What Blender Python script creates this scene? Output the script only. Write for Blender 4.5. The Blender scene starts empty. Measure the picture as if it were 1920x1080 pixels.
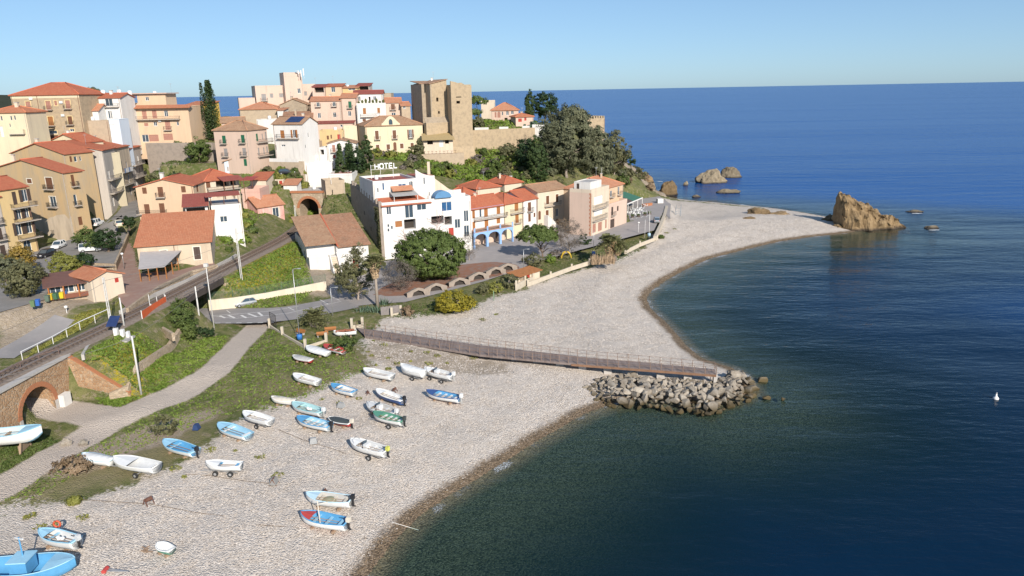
import bpy, bmesh, math, random
import numpy as np
from mathutils import Vector, Matrix, geometry as mgeo

# ------------------------------------------------------------------ camera, sky, sun, exposure
SC = bpy.context.scene
COL = SC.collection
PITCH, ROLL, FPX, CAMZ = math.radians(15.35), math.radians(-1.06), 1350.0, 40.0
cam_d = bpy.data.cameras.new("camera"); cam = bpy.data.objects.new("camera", cam_d); COL.objects.link(cam)
cam_d.sensor_width = 36.0; cam_d.lens = 36.0 * FPX / 1920.0
cam_d.clip_start = 0.5; cam_d.clip_end = 60000
CM = Matrix.Rotation(math.pi / 2 - PITCH, 4, 'X') @ Matrix.Rotation(ROLL, 4, 'Z')
cam.matrix_world = Matrix.Translation((0, 0, CAMZ)) @ CM
SC.camera = cam

SUN_EL, SHADOW_AZ = math.radians(29), math.radians(-26)      # shadows fall towards the back left
to_sun = Vector((-math.sin(SHADOW_AZ) * math.cos(SUN_EL), -math.cos(SHADOW_AZ) * math.cos(SUN_EL), math.sin(SUN_EL)))
W = bpy.data.worlds.new("World"); SC.world = W; W.use_nodes = True
wn = W.node_tree; wn.nodes.clear()
sky = wn.nodes.new('ShaderNodeTexSky'); sky.sky_type = 'NISHITA'; sky.sun_disc = False
sky.sun_elevation = SUN_EL; sky.sun_rotation = math.atan2(to_sun.x, to_sun.y)
sky.altitude = 0; sky.air_density = 0.7; sky.dust_density = 0.4; sky.ozone_density = 3.5
bg = wn.nodes.new('ShaderNodeBackground'); bg.inputs['Strength'].default_value = 0.131
wo = wn.nodes.new('ShaderNodeOutputWorld')
gm = wn.nodes.new('ShaderNodeGamma'); gm.inputs[1].default_value = 0.6          # softer contrast over the whole sky, as the camera renders it
tn = wn.nodes.new('ShaderNodeMix'); tn.data_type = 'RGBA'; tn.blend_type = 'MULTIPLY'; tn.inputs[0].default_value = 1.0; tn.inputs[7].default_value = (1.12, 1.42, 1.66, 1)
wn.links.new(sky.outputs[0], gm.inputs[0]); wn.links.new(gm.outputs[0], tn.inputs[6]); wn.links.new(tn.outputs[2], bg.inputs[0]); wn.links.new(bg.outputs[0], wo.inputs[0])
sun_d = bpy.data.lights.new("sun", 'SUN'); sun_d.energy = 4.9; sun_d.angle = math.radians(0.5); sun_d.color = (1.0, 0.925, 0.82)
sun = bpy.data.objects.new("sun", sun_d); COL.objects.link(sun)
sun.rotation_euler = to_sun.to_track_quat('Z', 'Y').to_euler(); sun.location = (60, -60, 120)
SC.view_settings.view_transform = 'Standard'; SC.view_settings.look = 'None'
SC.view_settings.exposure = 0.27; SC.view_settings.gamma = 1.0
SC.render.engine = 'CYCLES'
SC.cycles.use_denoising = True
SC.cycles.max_bounces = 6; SC.cycles.diffuse_bounces = 2; SC.cycles.glossy_bounces = 3
SC.cycles.transparent_max_bounces = 8; SC.cycles.transmission_bounces = 3

# ------------------------------------------------------------------ measuring helpers
R3 = np.array(CM.to_3x3())
def ray(u, v): return R3 @ np.array([(u - 960) / FPX, -(v - 540) / FPX, -1.0])
def gnd(u, v, e):                                   # surveyed point at a known height
    d = ray(u, v); return Vector((d * ((e - CAMZ) / d[2]))) + Vector((0, 0, CAMZ))
def at(u, v, Y):                                    # surveyed point at a known distance
    d = ray(u, v); return Vector((d * (Y / d[1]))) + Vector((0, 0, CAMZ))
rnd = random.Random(7)
nrs = np.random.RandomState(11)

# ------------------------------------------------------------------ materials
MATS = {}
def nodes_of(name):
    m = bpy.data.materials.new(name); m.use_nodes = True
    nt = m.node_tree; nt.nodes.clear()
    out = nt.nodes.new('ShaderNodeOutputMaterial')
    b = nt.nodes.new('ShaderNodeBsdfPrincipled'); nt.links.new(b.outputs[0], out.inputs[0])
    return m, nt, b, out
def nd(nt, kind, inputs=None, **props):
    n = nt.nodes.new(kind)
    for k, v in props.items(): setattr(n, k, v)
    for k, v in (inputs or {}).items():
        s = n.inputs[k]
        if hasattr(v, 'is_output'): nt.links.new(v, s)
        else: s.default_value = v
    return n
def rgb(c): return (c[0], c[1], c[2], 1.0)
def mixc(nt, fac, a, b, blend='MIX'):
    n = nt.nodes.new('ShaderNodeMix'); n.data_type = 'RGBA'; n.blend_type = blend
    for s, v in ((n.inputs['Factor'], fac), (n.inputs[6], a), (n.inputs[7], b)):
        if hasattr(v, 'is_output'): nt.links.new(v, s)
        elif isinstance(v, (tuple, list)): s.default_value = rgb(v)
        else: s.default_value = v
    return n.outputs[2]
def mth(nt, op, a, b=0.0, c=0.0, clamp=False):
    n = nt.nodes.new('ShaderNodeMath'); n.operation = op; n.use_clamp = clamp
    for s, v in zip(n.inputs, (a, b, c)):
        if hasattr(v, 'is_output'): nt.links.new(v, s)
        else: s.default_value = v
    return n.outputs[0]
def ramp(nt, fac, lo, hi):
    n = nd(nt, 'ShaderNodeMapRange', {'Value': fac, 'From Min': lo, 'From Max': hi}); n.clamp = True
    n.interpolation_type = 'SMOOTHSTEP'
    return n.outputs[0]
def noise(nt, co, scale, detail=4, rough=0.6, out='Fac'):
    return nd(nt, 'ShaderNodeTexNoise', {'Vector': co, 'Scale': scale, 'Detail': detail, 'Roughness': rough}).outputs[out]
def coords(nt, which='Object'): return nt.nodes.new('ShaderNodeTexCoord').outputs[which]
def bump(nt, h, strength=0.5, dist=0.05):
    return nd(nt, 'ShaderNodeBump', {'Height': h, 'Strength': strength, 'Distance': dist}).outputs[0]

def mat(name, c, rough=0.8, var=0.12, scale=1.5, c2=None, amt=0.5, bs=0.0, bscale=20.0, metal=0.0, spec=0.4, streak=False):
    """plain surface: base colour, mottled towards c2 by noise, with fine relief"""
    if name in MATS: return MATS[name]
    m, nt, b, out = nodes_of(name)
    co = coords(nt)
    if streak: co = nd(nt, 'ShaderNodeMapping', {'Vector': co, 'Scale': (1.0, 1.0, 0.22)}).outputs[0]
    n1 = noise(nt, co, scale, 5, 0.65)
    if c2 is None: c2 = tuple(max(0, x * (1 - 2.2 * var)) for x in c)
    f = mth(nt, 'MULTIPLY', ramp(nt, n1, 0.38, 0.72), amt)
    col = mixc(nt, f, c, c2)
    if streak:
        st = noise(nt, nd(nt, 'ShaderNodeMapping', {'Vector': co, 'Scale': (2.2, 2.2, 0.5)}).outputs[0], 1.0, 5, 0.75)
        col = mixc(nt, mth(nt, 'MULTIPLY', ramp(nt, st, 0.54, 0.74), 0.42), col, tuple(x * 0.5 for x in c2))
    n2 = noise(nt, co, scale * 7, 3, 0.6)
    col = mixc(nt, mth(nt, 'MULTIPLY', n2, var), col, tuple(x * 0.6 for x in c))
    nt.links.new(col, b.inputs['Base Color'])
    b.inputs['Roughness'].default_value = rough; b.inputs['Metallic'].default_value = metal
    b.inputs['Specular IOR Level'].default_value = spec
    if bs > 0:
        nt.links.new(bump(nt, noise(nt, co, bscale, 4, 0.7), bs, 0.05), b.inputs['Normal'])
    MATS[name] = m; return m

def tile_mat(name, c, c2, old=0.3):
    """clay tiles: UV in metres, u along the eave, v down the slope; each tile its own tone"""
    if name in MATS: return MATS[name]
    m, nt, b, out = nodes_of(name)
    uv = coords(nt, 'UV'); ob = coords(nt, 'Object')
    sx = nd(nt, 'ShaderNodeSeparateXYZ', {0: uv})
    cu = mth(nt, 'FLOOR', mth(nt, 'DIVIDE', sx.outputs[0], 0.30)); cv = mth(nt, 'FLOOR', mth(nt, 'DIVIDE', sx.outputs[1], 0.42))
    cell = nd(nt, 'ShaderNodeCombineXYZ', {0: cu, 1: cv}).outputs[0]
    wn_ = nd(nt, 'ShaderNodeTexWhiteNoise', {'Vector': cell}, noise_dimensions='2D')
    col = mixc(nt, mth(nt, 'MULTIPLY', wn_.outputs['Value'], 0.55), c, c2)
    big = noise(nt, ob, 0.5, 4, 0.7)
    col = mixc(nt, mth(nt, 'MULTIPLY', ramp(nt, big, 0.4, 0.75), old), col, (0.16, 0.12, 0.085))
    nt.links.new(col, b.inputs['Base Color']); b.inputs['Roughness'].default_value = 0.85; b.inputs['Specular IOR Level'].default_value = 0.25
    saw = mth(nt, 'FRACT', mth(nt, 'DIVIDE', sx.outputs[1], 0.42))
    wav = mth(nt, 'SINE', mth(nt, 'MULTIPLY', sx.outputs[0], 2 * math.pi / 0.30))
    h = mth(nt, 'ADD', mth(nt, 'MULTIPLY', saw, 0.03), mth(nt, 'MULTIPLY', wav, 0.035))
    nt.links.new(bump(nt, h, 0.8, 1.0), b.inputs['Normal'])
    MATS[name] = m; return m

def glass_mat(name, c=(0.03, 0.045, 0.06)):
    if name in MATS: return MATS[name]
    m, nt, b, out = nodes_of(name)
    n = noise(nt, coords(nt), 1.3, 2, 0.5)
    nt.links.new(mixc(nt, n, c, tuple(x * 2.2 for x in c)), b.inputs['Base Color'])
    b.inputs['Roughness'].default_value = 0.07; b.inputs['Specular IOR Level'].default_value = 0.6
    MATS[name] = m; return m

def leaf_mat(name, c, c2, trans=0.25, rough=0.6):
    if name in MATS: return MATS[name]
    m, nt, b, out = nodes_of(name)
    a = nd(nt, 'ShaderNodeAttribute', attribute_name='tone').outputs['Fac']
    n = noise(nt, coords(nt), 0.45, 3, 0.6)
    f = mth(nt, 'MULTIPLY_ADD', ramp(nt, n, 0.35, 0.7), 0.45, mth(nt, 'MULTIPLY', a, 0.55))
    col = mixc(nt, f, c, c2)
    nt.links.new(col, b.inputs['Base Color']); b.inputs['Roughness'].default_value = rough
    b.inputs['Specular IOR Level'].default_value = 0.25
    tr = nd(nt, 'ShaderNodeBsdfTranslucent', {'Color': col})
    mx = nd(nt, 'ShaderNodeMixShader', {0: trans}); nt.links.new(b.outputs[0], mx.inputs[1]); nt.links.new(tr.outputs[0], mx.inputs[2])
    nt.links.new(mx.outputs[0], out.inputs[0])
    MATS[name] = m; return m

# ------------------------------------------------------------------ mesh helpers
BXF = [(0, 2, 3, 1), (4, 5, 7, 6), (0, 1, 5, 4), (2, 6, 7, 3), (0, 4, 6, 2), (1, 3, 7, 5)]
QXF = [(3, 2, 1, 0), (4, 5, 6, 7), (0, 1, 5, 4), (1, 2, 6, 5), (2, 3, 7, 6), (3, 0, 4, 7)]
def ordinal(n): return str(n) + ('th' if 10 < n % 100 < 14 else {1: 'st', 2: 'nd', 3: 'rd'}.get(n % 10, 'th'))
class MB:
    """collects faces of ONE piece; build() links it as one mesh object"""
    def __init__(s): s.v = []; s.f = []; s.m = []; s.uv = None
    def add(s, vs, fs, mi=0):
        o = len(s.v); s.v += [tuple(p) for p in vs]; s.f += [tuple(i + o for i in q) for q in fs]; s.m += [mi] * len(fs); return s
    def box(s, x0, x1, y0, y1, z0, z1, mi=0, M=None):
        vs = [(x, y, z) for z in (z0, z1) for y in (y0, y1) for x in (x0, x1)]
        if M is not None: vs = [M @ Vector(p) for p in vs]
        return s.add(vs, [(0, 2, 3, 1), (4, 5, 7, 6), (0, 1, 5, 4), (2, 6, 7, 3), (0, 4, 6, 2), (1, 3, 7, 5)], mi)
    def bar(s, a, b, w, h=None, mi=0):
        """square bar from a to b"""
        a, b = Vector(a), Vector(b); d = (b - a)
        if d.length < 1e-6: return s
        d.normalize(); up = Vector((0, 0, 1)) if abs(d.z) < 0.95 else Vector((0, 1, 0))
        x = d.cross(up).normalized() * (w / 2); y = x.cross(d).normalized() * ((h or w) / 2)
        vs = [p + i * x + j * y for p in (a, b) for i, j in ((-1, -1), (1, -1), (1, 1), (-1, 1))]
        return s.add(vs, [(3, 2, 1, 0), (4, 5, 6, 7), (0, 1, 5, 4), (1, 2, 6, 5), (2, 3, 7, 6), (3, 0, 4, 7)], mi)
    def tube(s, pts, rs, n=8, mi=0, cap=True):
        pts = [Vector(p) for p in pts]
        if not isinstance(rs, (list, tuple)): rs = [rs] * len(pts)
        vs = []; fs = []
        ref = None
        for i, p in enumerate(pts):
            d = (pts[min(i + 1, len(pts) - 1)] - pts[max(i - 1, 0)]).normalized()
            if ref is None: ref = Vector((0, 0, 1)) if abs(d.z) < 0.9 else Vector((1, 0, 0))
            x = d.cross(ref)
            x = x.normalized() if x.length > 1e-5 else Vector((1, 0, 0)); y = d.cross(x).normalized(); ref = -y.cross(d).cross(d) if False else ref
            for k in range(n):
                t = 2 * math.pi * k / n; vs.append(p + (x * math.cos(t) + y * math.sin(t)) * rs[i])
        for i in range(len(pts) - 1):
            for k in range(n):
                a = i * n + k; b = i * n + (k + 1) % n; fs.append((a, b, b + n, a + n))
        if cap: fs.append(tuple(range(n - 1, -1, -1))); fs.append(tuple(range((len(pts) - 1) * n, len(pts) * n)))
        return s.add(vs, fs, mi)
    def prism(s, poly, z0, z1, mi=0):
        n = len(poly); vs = [(p[0], p[1], z0) for p in poly] + [(p[0], p[1], z1) for p in poly]
        fs = [tuple(range(n - 1, -1, -1)), tuple(range(n, 2 * n))] + [(i, (i + 1) % n, n + (i + 1) % n, n + i) for i in range(n)]
        return s.add(vs, fs, mi)
    def slab(s, poly3, t, mi=0):
        """thick sheet: polygon poly3 with thickness t below"""
        n = len(poly3); P = [Vector(p) for p in poly3]
        nrm = (P[1] - P[0]).cross(P[2] - P[0]).normalized()
        vs = P + [p - nrm * t for p in P]
        fs = [tuple(range(n)), tuple(range(2 * n - 1, n - 1, -1))] + [(i, n + i, n + (i + 1) % n, (i + 1) % n) for i in range(n)]
        return s.add(vs, fs, mi)
    def lathe(s, prof, n=12, c=(0, 0, 0), mi=0):
        vs = []; fs = []
        for r, z in prof:
            for k in range(n):
                t = 2 * math.pi * k / n; vs.append((c[0] + r * math.cos(t), c[1] + r * math.sin(t), c[2] + z))
        for i in range(len(prof) - 1):
            for k in range(n):
                a = i * n + k; b = i * n + (k + 1) % n; fs.append((a, b, b + n, a + n))
        fs.append(tuple(range(n - 1, -1, -1))); fs.append(tuple(range((len(prof) - 1) * n, len(prof) * n)))
        return s.add(vs, fs, mi)
    def build(s, name, mats, parent=None, smooth=False, loc=None, rotz=None):
        me = bpy.data.meshes.new(name); me.from_pydata(s.v, [], s.f)
        for mm in (mats if isinstance(mats, (list, tuple)) else [mats]): me.materials.append(mm)
        if any(s.m): me.polygons.foreach_set('material_index', s.m)
        if smooth: me.polygons.foreach_set('use_smooth', [True] * len(me.polygons))
        if s.uv:
            l = me.uv_layers.new(name='UVMap'); l.data.foreach_set('uv', [c for q in s.uv for c in q])
        me.update()
        return link(name, me, parent, loc, rotz)
def link(name, me, parent=None, loc=None, rotz=None):
    o = bpy.data.objects.new(name, me); COL.objects.link(o)
    if parent is not None: o.parent = parent
    if loc is not None: o.location = loc
    if rotz is not None: o.rotation_euler = (0, 0, rotz)
    return o
def tag(o, label=None, cat=None, group=None, kind=None):
    for k, v in (('label', label), ('category', cat), ('group', group), ('kind', kind)):
        if v: o[k] = v
    return o
def thing(name, label, cat, loc=(0, 0, 0), rotz=0.0, group=None):
    o = bpy.data.objects.new(name, None); COL.objects.link(o)
    o.location = loc; o.rotation_euler = (0, 0, rotz); o.empty_display_size = 0.3
    return tag(o, label, cat, group)
def dup(root, loc=None, rotz=None, label=None, group=None):
    r = root.copy(); COL.objects.link(r)
    if loc is not None: r.location = loc
    if rotz is not None: r.rotation_euler = (0, 0, rotz)
    tag(r, label, None, group)
    for ch in list(root.children):
        c = ch.copy(); COL.objects.link(c); c.parent = r
        for g in list(ch.children):
            d = g.copy(); COL.objects.link(d); d.parent = c
    return r
# ------------------------------------------------------------------ coast and ground
def G2(lst, e): return [tuple(gnd(u, v, e)[:2]) for u, v in lst]
shore_near = [(-40, 8), (-26, 22), (-18, 36), (-14.6, 46)] + G2([(690,1080),(735,1020),(790,965),(850,925),(900,895),(960,858),(1010,825),(1060,797),(1100,775),(1150,757),(1200,748)], 0)
shore_jetty = G2([(1260,752),(1320,760),(1380,748),(1412,735),(1405,712),(1375,690),(1350,682)], 0)
shore_mid = G2([(1318,672),(1290,650),(1272,628),(1245,600),(1220,578),(1212,560),(1222,545),(1245,528),(1280,508),(1330,485),(1400,467),(1460,453),(1520,444),(1560,440)], 0)
shore_tip = [(96, 198), (101, 205), (104, 214), (100, 222)] + G2([(1500,397),(1450,390),(1400,385),(1350,380),(1300,376),(1258,371)], 0)
shore_head = [(59, 274), (55, 278), (57, 282), (51, 286), (53, 291), (49, 296), (55, 301), (52, 306), (57, 311), (53, 317), (56, 323), (51, 329), (53, 336), (47, 341), (46, 350), (20, 372), (-60, 400), (-300, 430), (-520, 640), (-720, 1250), (-1100, 2400), (-6000, 2600), (-6000, 8)]
COAST = shore_near + shore_jetty + shore_mid + shore_tip + shore_head

def seg_dist(P, poly, closed=True):
    """unsigned distance of points P (n,2) to a polyline"""
    A = np.array(poly, float); B = np.roll(A, -1, 0) if closed else A[1:]
    if not closed: A = A[:-1]
    best = np.full(len(P), 1e18)
    for a, b in zip(A, B):
        ab = b - a; L = max(ab @ ab, 1e-9)
        t = np.clip(((P - a) @ ab) / L, 0, 1)
        d = P - (a + t[:, None] * ab); best = np.minimum(best, (d * d).sum(1))
    return np.sqrt(best)
def inside(P, poly):
    A = np.array(poly, float); B = np.roll(A, -1, 0); c = np.zeros(len(P), bool)
    for (x0, y0), (x1, y1) in zip(A, B):
        if y0 == y1: continue
        k = ((y0 > P[:, 1]) != (y1 > P[:, 1])) & (P[:, 0] < (x1 - x0) * (P[:, 1] - y0) / (y1 - y0) + x0); c ^= k
    return c
def sdist(P, poly):
    d = seg_dist(P, poly); return np.where(inside(P, poly), d, -d)

# surveyed heights: (u, v, elevation) seen in the view, then plain (x, y, z)
CTRL_E = [(0,560,10),(100,490,10),(60,530,10),(150,470,10.2),(60,450,10.2),(190,430,11),(215,415,11.8),(240,405,12.5),(150,590,8.6),(90,590,8.6),(60,640,6.6),(0,660,6.6),(120,625,6.6),
  (385,600,3.5),(500,600,3.5),(640,575,3.5),(420,590,3.5),(600,560,3.5),(470,520,6.8),(520,490,7.6),(560,500,6),(600,530,4.4),
  (460,640,2.9),(400,690,2.7),(300,745,2.6),(200,790,2.5),(100,850,2.4),(0,910,2.3),(140,770,2.7),(60,800,2.7),(0,850,2.6),
  (330,660,3.6),(400,640,3.2),(300,720,3.0),(200,720,5.5),(180,670,8.2),(250,650,7.0),(160,700,7.4),(300,640,5.2),
  (560,690,2.6),(640,660,2.8),(660,640,3.0),(560,630,3.1),(520,720,2.3),(600,740,2.2),(450,780,2.1),(300,850,2.0),(150,920,1.9),(0,960,1.9),(700,660,2.8),(800,670,2.5),(900,690,2.0),(750,700,2.2),
  (700,600,3.3),(780,590,3.2),(860,580,3.0),(960,545,3.0),(1050,510,3.0),(1150,480,3.0),(1220,450,3.0),(1100,560,2.2),(1000,620,2.0),(850,630,2.2),(1180,520,1.8),(1260,460,2.2),(1300,420,2.2),(1400,420,1.8),
  (800,540,3.5),(900,500,3.5),(1000,480,3.5),(1100,455,3.5),(1200,420,3.5),(700,540,3.6),(650,545,3.6)]
CTRL_Y = [(450,440,150),(430,470,140),(500,430,160),(480,400,172),(545,400,176),(470,372,182),(540,365,184),(440,350,186),(560,338,190),(600,335,192),(520,330,192),(650,325,200),(400,318,200),(500,315,200),(440,320,198),
  (290,325,186),(320,300,204),(370,300,203),(330,264,214),(400,290,208),(270,300,200),(380,250,232),(340,266,215),(395,240,245),(430,218,258),
  (100,300,190),(30,330,182),(30,265,195),(150,262,200),(200,262,205),(5,420,150),
  (620,318,205),(690,310,205),(760,305,212),(800,290,232),(700,288,232),(760,288,233),(850,300,232),(850,330,214),(900,335,213),(950,335,212),(980,310,225),(900,300,233),(1000,285,246),(890,285,238),(940,285,242),
  (1050,330,228),(1000,330,220),(1090,315,236),(1130,300,250),(1160,325,252),(1140,345,236),(1010,350,208),(930,350,205),(780,335,203),
  (930,228,268),(1000,228,272),(960,232,262),(890,228,262),(1050,240,275),(1120,255,276),(640,215,262),(500,225,262),(580,240,245),(470,225,262)]
CTRL_W = [(-10,240,21),(-24,262,27),(10,262,27),(-60,300,24),(-60,340,10),(0,310,22),(0,340,10),(40,310,12),(46,285,9),(40,262,14),(-110,260,32),(-130,230,32),(-160,260,32),(-150,200,29),(-170,170,24),(-150,140,17),(-120,120,12),(-110,100,9),(-130,70,7),
  (-80,80,6.2),(-70,60,5),(-100,40,5),(-60,40,2.6),(-30,40,1.9),(-110,300,26),(-160,330,18),(-100,165,10.6),(-106,150,10.2),(-116,178,18),(-92,190,13.5),(-95,200,17)]
pts = [tuple(gnd(*p)) for p in CTRL_E] + [tuple(at(*p)) for p in CTRL_Y] + CTRL_W
CP = np.array(pts, float)
def tps_fit(C, lam):
    n = len(C); X = C[:, :2] / 100.0
    r2 = ((X[:, None] - X[None]) ** 2).sum(2); K = np.where(r2 > 0, r2 * np.log(np.maximum(r2, 1e-12)) * 0.5, 0) + lam * np.eye(n)
    Pm = np.c_[np.ones(n), X]; A = np.zeros((n + 3, n + 3)); A[:n, :n] = K; A[:n, n:] = Pm; A[n:, :n] = Pm.T
    return np.linalg.solve(A, np.r_[C[:, 2], 0, 0, 0]), X
TW, TX = tps_fit(CP, 0.0006)
def tps(P):
    Q = P / 100.0; out = np.zeros(len(P))
    for s in range(0, len(P), 20000):
        q = Q[s:s + 20000]; r2 = ((q[:, None] - TX[None]) ** 2).sum(2)
        out[s:s + 20000] = (np.where(r2 > 0, r2 * np.log(np.maximum(r2, 1e-12)) * 0.5, 0)) @ TW[:-3] + TW[-3] + q @ TW[-2:]
    return out

RAIL = [tuple(gnd(u, v, 9)) for u, v in ((0,703),(207,608),(335,544),(440,491),(540,442),(583,408))]; RAIL.append((RAIL[-1][0] + .2, 197.0, 9))
RAIL = [(-61.5, 40, 9), (-60.6, 60, 9)] + RAIL[:]
RAIL_C = [(p[0], p[1]) for p in RAIL]
JETTY_C = G2([(676,622),(900,656),(1100,677),(1340,697)], 2.7)
ROAD_C = G2([(655,566),(600,577),(540,588),(480,592),(430,592)], 3.5) + [(-58, 119), (-66, 121), (-76, 126)]
PATH_C = G2([(492,603),(468,628),(440,655),(405,692),(330,733),(250,768),(190,795),(130,830),(60,872),(0,908)], 2.7) + [(-55, 58), (-58, 44)]
PATH2_C = G2([(190,780),(130,770),(60,760),(10,752)], 2.8) + [(-68, 84)]
PIAZZA = G2([(640,577),(613,548)], 3.5) + [(-36, 138), (-30.5, 146), (-29.5, 157.5), (-12, 168.5), (-11, 172.5), (-1.5, 181), (7, 190.5), (15, 198), (17.5, 188), (20.4, 182.5), (27, 193), (34, 202), (36, 224), (40, 242), (52, 250), (52, 232), (48, 215), (46, 205)] + G2([(1243,398),(1226,432),(1150,452),(1060,476),(1000,492),(975,505),(905,528),(800,556),(760,566),(700,570)], 3.5)
CARPARK = G2([(0,585),(90,560),(160,500),(215,500),(240,440),(235,410),(200,410),(170,440),(110,455),(60,470),(0,500)], 10.0) + [(-84, 104)]
PATIO = G2([(212,470),(238,446),(256,470),(262,512),(330,508),(400,490),(406,500),(360,512),(300,540),(262,566),(240,582),(222,560)], 9.2)
BANK = [tuple(at(u, v, Y)[:2]) for u, v, Y in ((282,300,201),(398,300,203),(398,300,206.5),(272,300,210.5))]
FLAT = [  # polygon or line, height, half width for a line, blend width
  (PIAZZA, 3.42, None, 2.0), (CARPARK, 9.92, None, 2.5), (PATIO, 9.12, None, 1.5), (BANK, 22.0, None, 5.0)]
STREET = [tuple(gnd(u, v, 12.4)[:2]) for u, v in ((236,408),(246,398),(256,384),(262,374))] + [(-104, 214)]

def ground_z(P):
    P = np.asarray(P, float).reshape(-1, 2)
    z = tps(P)
    far = np.clip((np.abs(P[:, 0] + 60) - 120) / 120, 0, 1); far = np.maximum(far, np.clip((P[:, 1] - 330) / 60, 0, 1))
    z = z * (1 - far) + 22.0 * far
    z += 62 * np.exp(-((P[:, 0] + 960) ** 2 / 150.0 ** 2 + (P[:, 1] - 1150) ** 2 / 300.0 ** 2)) * np.clip((P[:, 1] - 400) / 200, 0, 1)
    for poly, e, hw, bw in FLAT:
        sd = sdist(P, poly); w = np.clip(1 + sd / bw, 0, 1); w = w * w * (3 - 2 * w)
        z = z * (1 - w) + e * w
    rs = seg_dist(P, STREET, False); w = np.clip(1 + (3.6 - rs) / 3.0, 0, 1); z = z * (1 - w) + 12.35 * w
    rd = seg_dist(P, ROAD_C, False); w = np.clip(1 + (4.6 - rd) / 2.0, 0, 1); z = z * (1 - w) + 3.4 * w
    rl = seg_dist(P, RAIL_C, False)                            # embankment, cut where the roads pass under the line
    cut = np.minimum(np.clip((seg_dist(P, ROAD_C, False) - 5.0) / 1.0, 0, 1), np.clip((seg_dist(P, PATH2_C, False) - 3.0) / 1.0, 0, 1))
    w = np.clip(1 + (np.where((P[:, 1] < 87) & (P[:, 0] > -61), 1.6, 2.9) - rl) / np.where((P[:, 1] < 87) & (P[:, 0] > -61), 0.4, np.where(P[:, 1] > 180, 1.5, 4.5)), 0, 1) * cut * (P[:, 1] < 200); z = z * (1 - w) + 8.55 * w
    jt = seg_dist(P, JETTY_C, False); w = np.clip(1 + (2.6 - jt) / 1.5, 0, 1) * (P[:, 0] < 2); z = z * (1 - w) + np.minimum(z, 2.62) * w
    z = np.where((P[:, 1] < 86.4) & (P[:, 0] > -60) & (rl > 1.95), np.minimum(z, 2.75), z)
    rp = np.minimum(seg_dist(P, PATH_C, False), seg_dist(P, PATH2_C, False)); w = np.clip(1 + (2.2 - rp) / 2.0, 0, 1); w = w * (P[:, 0] > -56)
    z = z * (1 - w) + np.minimum(z, 2.75) * w
    d = sdist(P, COAST)
    cliff = np.clip((P[:, 1] - 235) / 40, 0, 1) * np.clip((P[:, 0] < 58) * 1.0, 0, 1)
    bw0 = 14 * (1 - cliff) + 0.5 * cliff; bw1 = 34 * (1 - cliff) + 9 * cliff
    beach = np.where(d < 10, 0.13 * d, 1.3 + 0.045 * (d - 10))
    w = np.clip((d - bw0) / (bw1 - bw0), 0, 1); w = w * w * (3 - 2 * w)
    beach = beach + 0.13 * np.sin(d * 0.62 + 1.6 * np.sin(P[:, 0] * .06) + 1.2 * np.sin(P[:, 1] * .045)) * np.clip((d - 2) / 5, 0, 1)
    z = beach * (1 - w) + z * w + cliff * np.clip((14 - d) / 8, 0, 1) * np.clip(d / 3, 0, 1) * (1.6 * np.sin(P[:, 1] * .9 + 2 * np.sin(P[:, 0] * .7)) + .9 * np.sin(P[:, 1] * 2.3 + P[:, 0] * 1.7))
    z = np.where(d > 0, np.maximum(z, np.minimum(0.13 * d, 0.25)), np.maximum(0.16 * d - 0.02, -14 + 0.002 * d))
    return z, d
def spot(u, v, e0=3.0):
    """point of the ground seen at (u, v), found by walking down the ray onto the ground"""
    e = e0
    for _ in range(14):
        p = gnd(u, v, e); e = 0.5 * e + 0.5 * gz(p.x, p.y)
    p = gnd(u, v, e); return Vector((p.x, p.y, gz(p.x, p.y)))

def axis(lo, hi, step, far_lo, far_hi, k=1.35):
    a = list(np.arange(lo, hi + 1e-6, step)); s = step * 2; x = lo
    while x > far_lo: x -= s; a.insert(0, max(x, far_lo)); s *= k
    s = step * 2; x = hi
    while x < far_hi: x += s; a.append(min(x, far_hi)); s *= k
    return np.array(a)
def grid_mesh(name, xs, ys, z):
    nx, ny = len(xs), len(ys); X, Y = np.meshgrid(xs, ys)
    me = bpy.data.meshes.new(name); n = nx * ny
    me.vertices.add(n); me.vertices.foreach_set('co', np.c_[X.ravel(), Y.ravel(), z].astype(np.float32).ravel())
    i = (np.arange(ny - 1)[:, None] * nx + np.arange(nx - 1)[None]).ravel()
    q = np.c_[i, i + 1, i + 1 + nx, i + nx].astype(np.int32)
    me.loops.add(q.size); me.loops.foreach_set('vertex_index', q.ravel())
    me.polygons.add(len(q)); me.polygons.foreach_set('loop_start', np.arange(0, q.size, 4, dtype=np.int32))
    me.polygons.foreach_set('use_smooth', np.ones(len(q), bool))
    me.update(); me.validate(); return me
def fattr(me, name, arr):
    a = me.attributes.new(name, 'FLOAT', 'POINT'); a.data.foreach_set('value', np.asarray(arr, np.float32))

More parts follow.
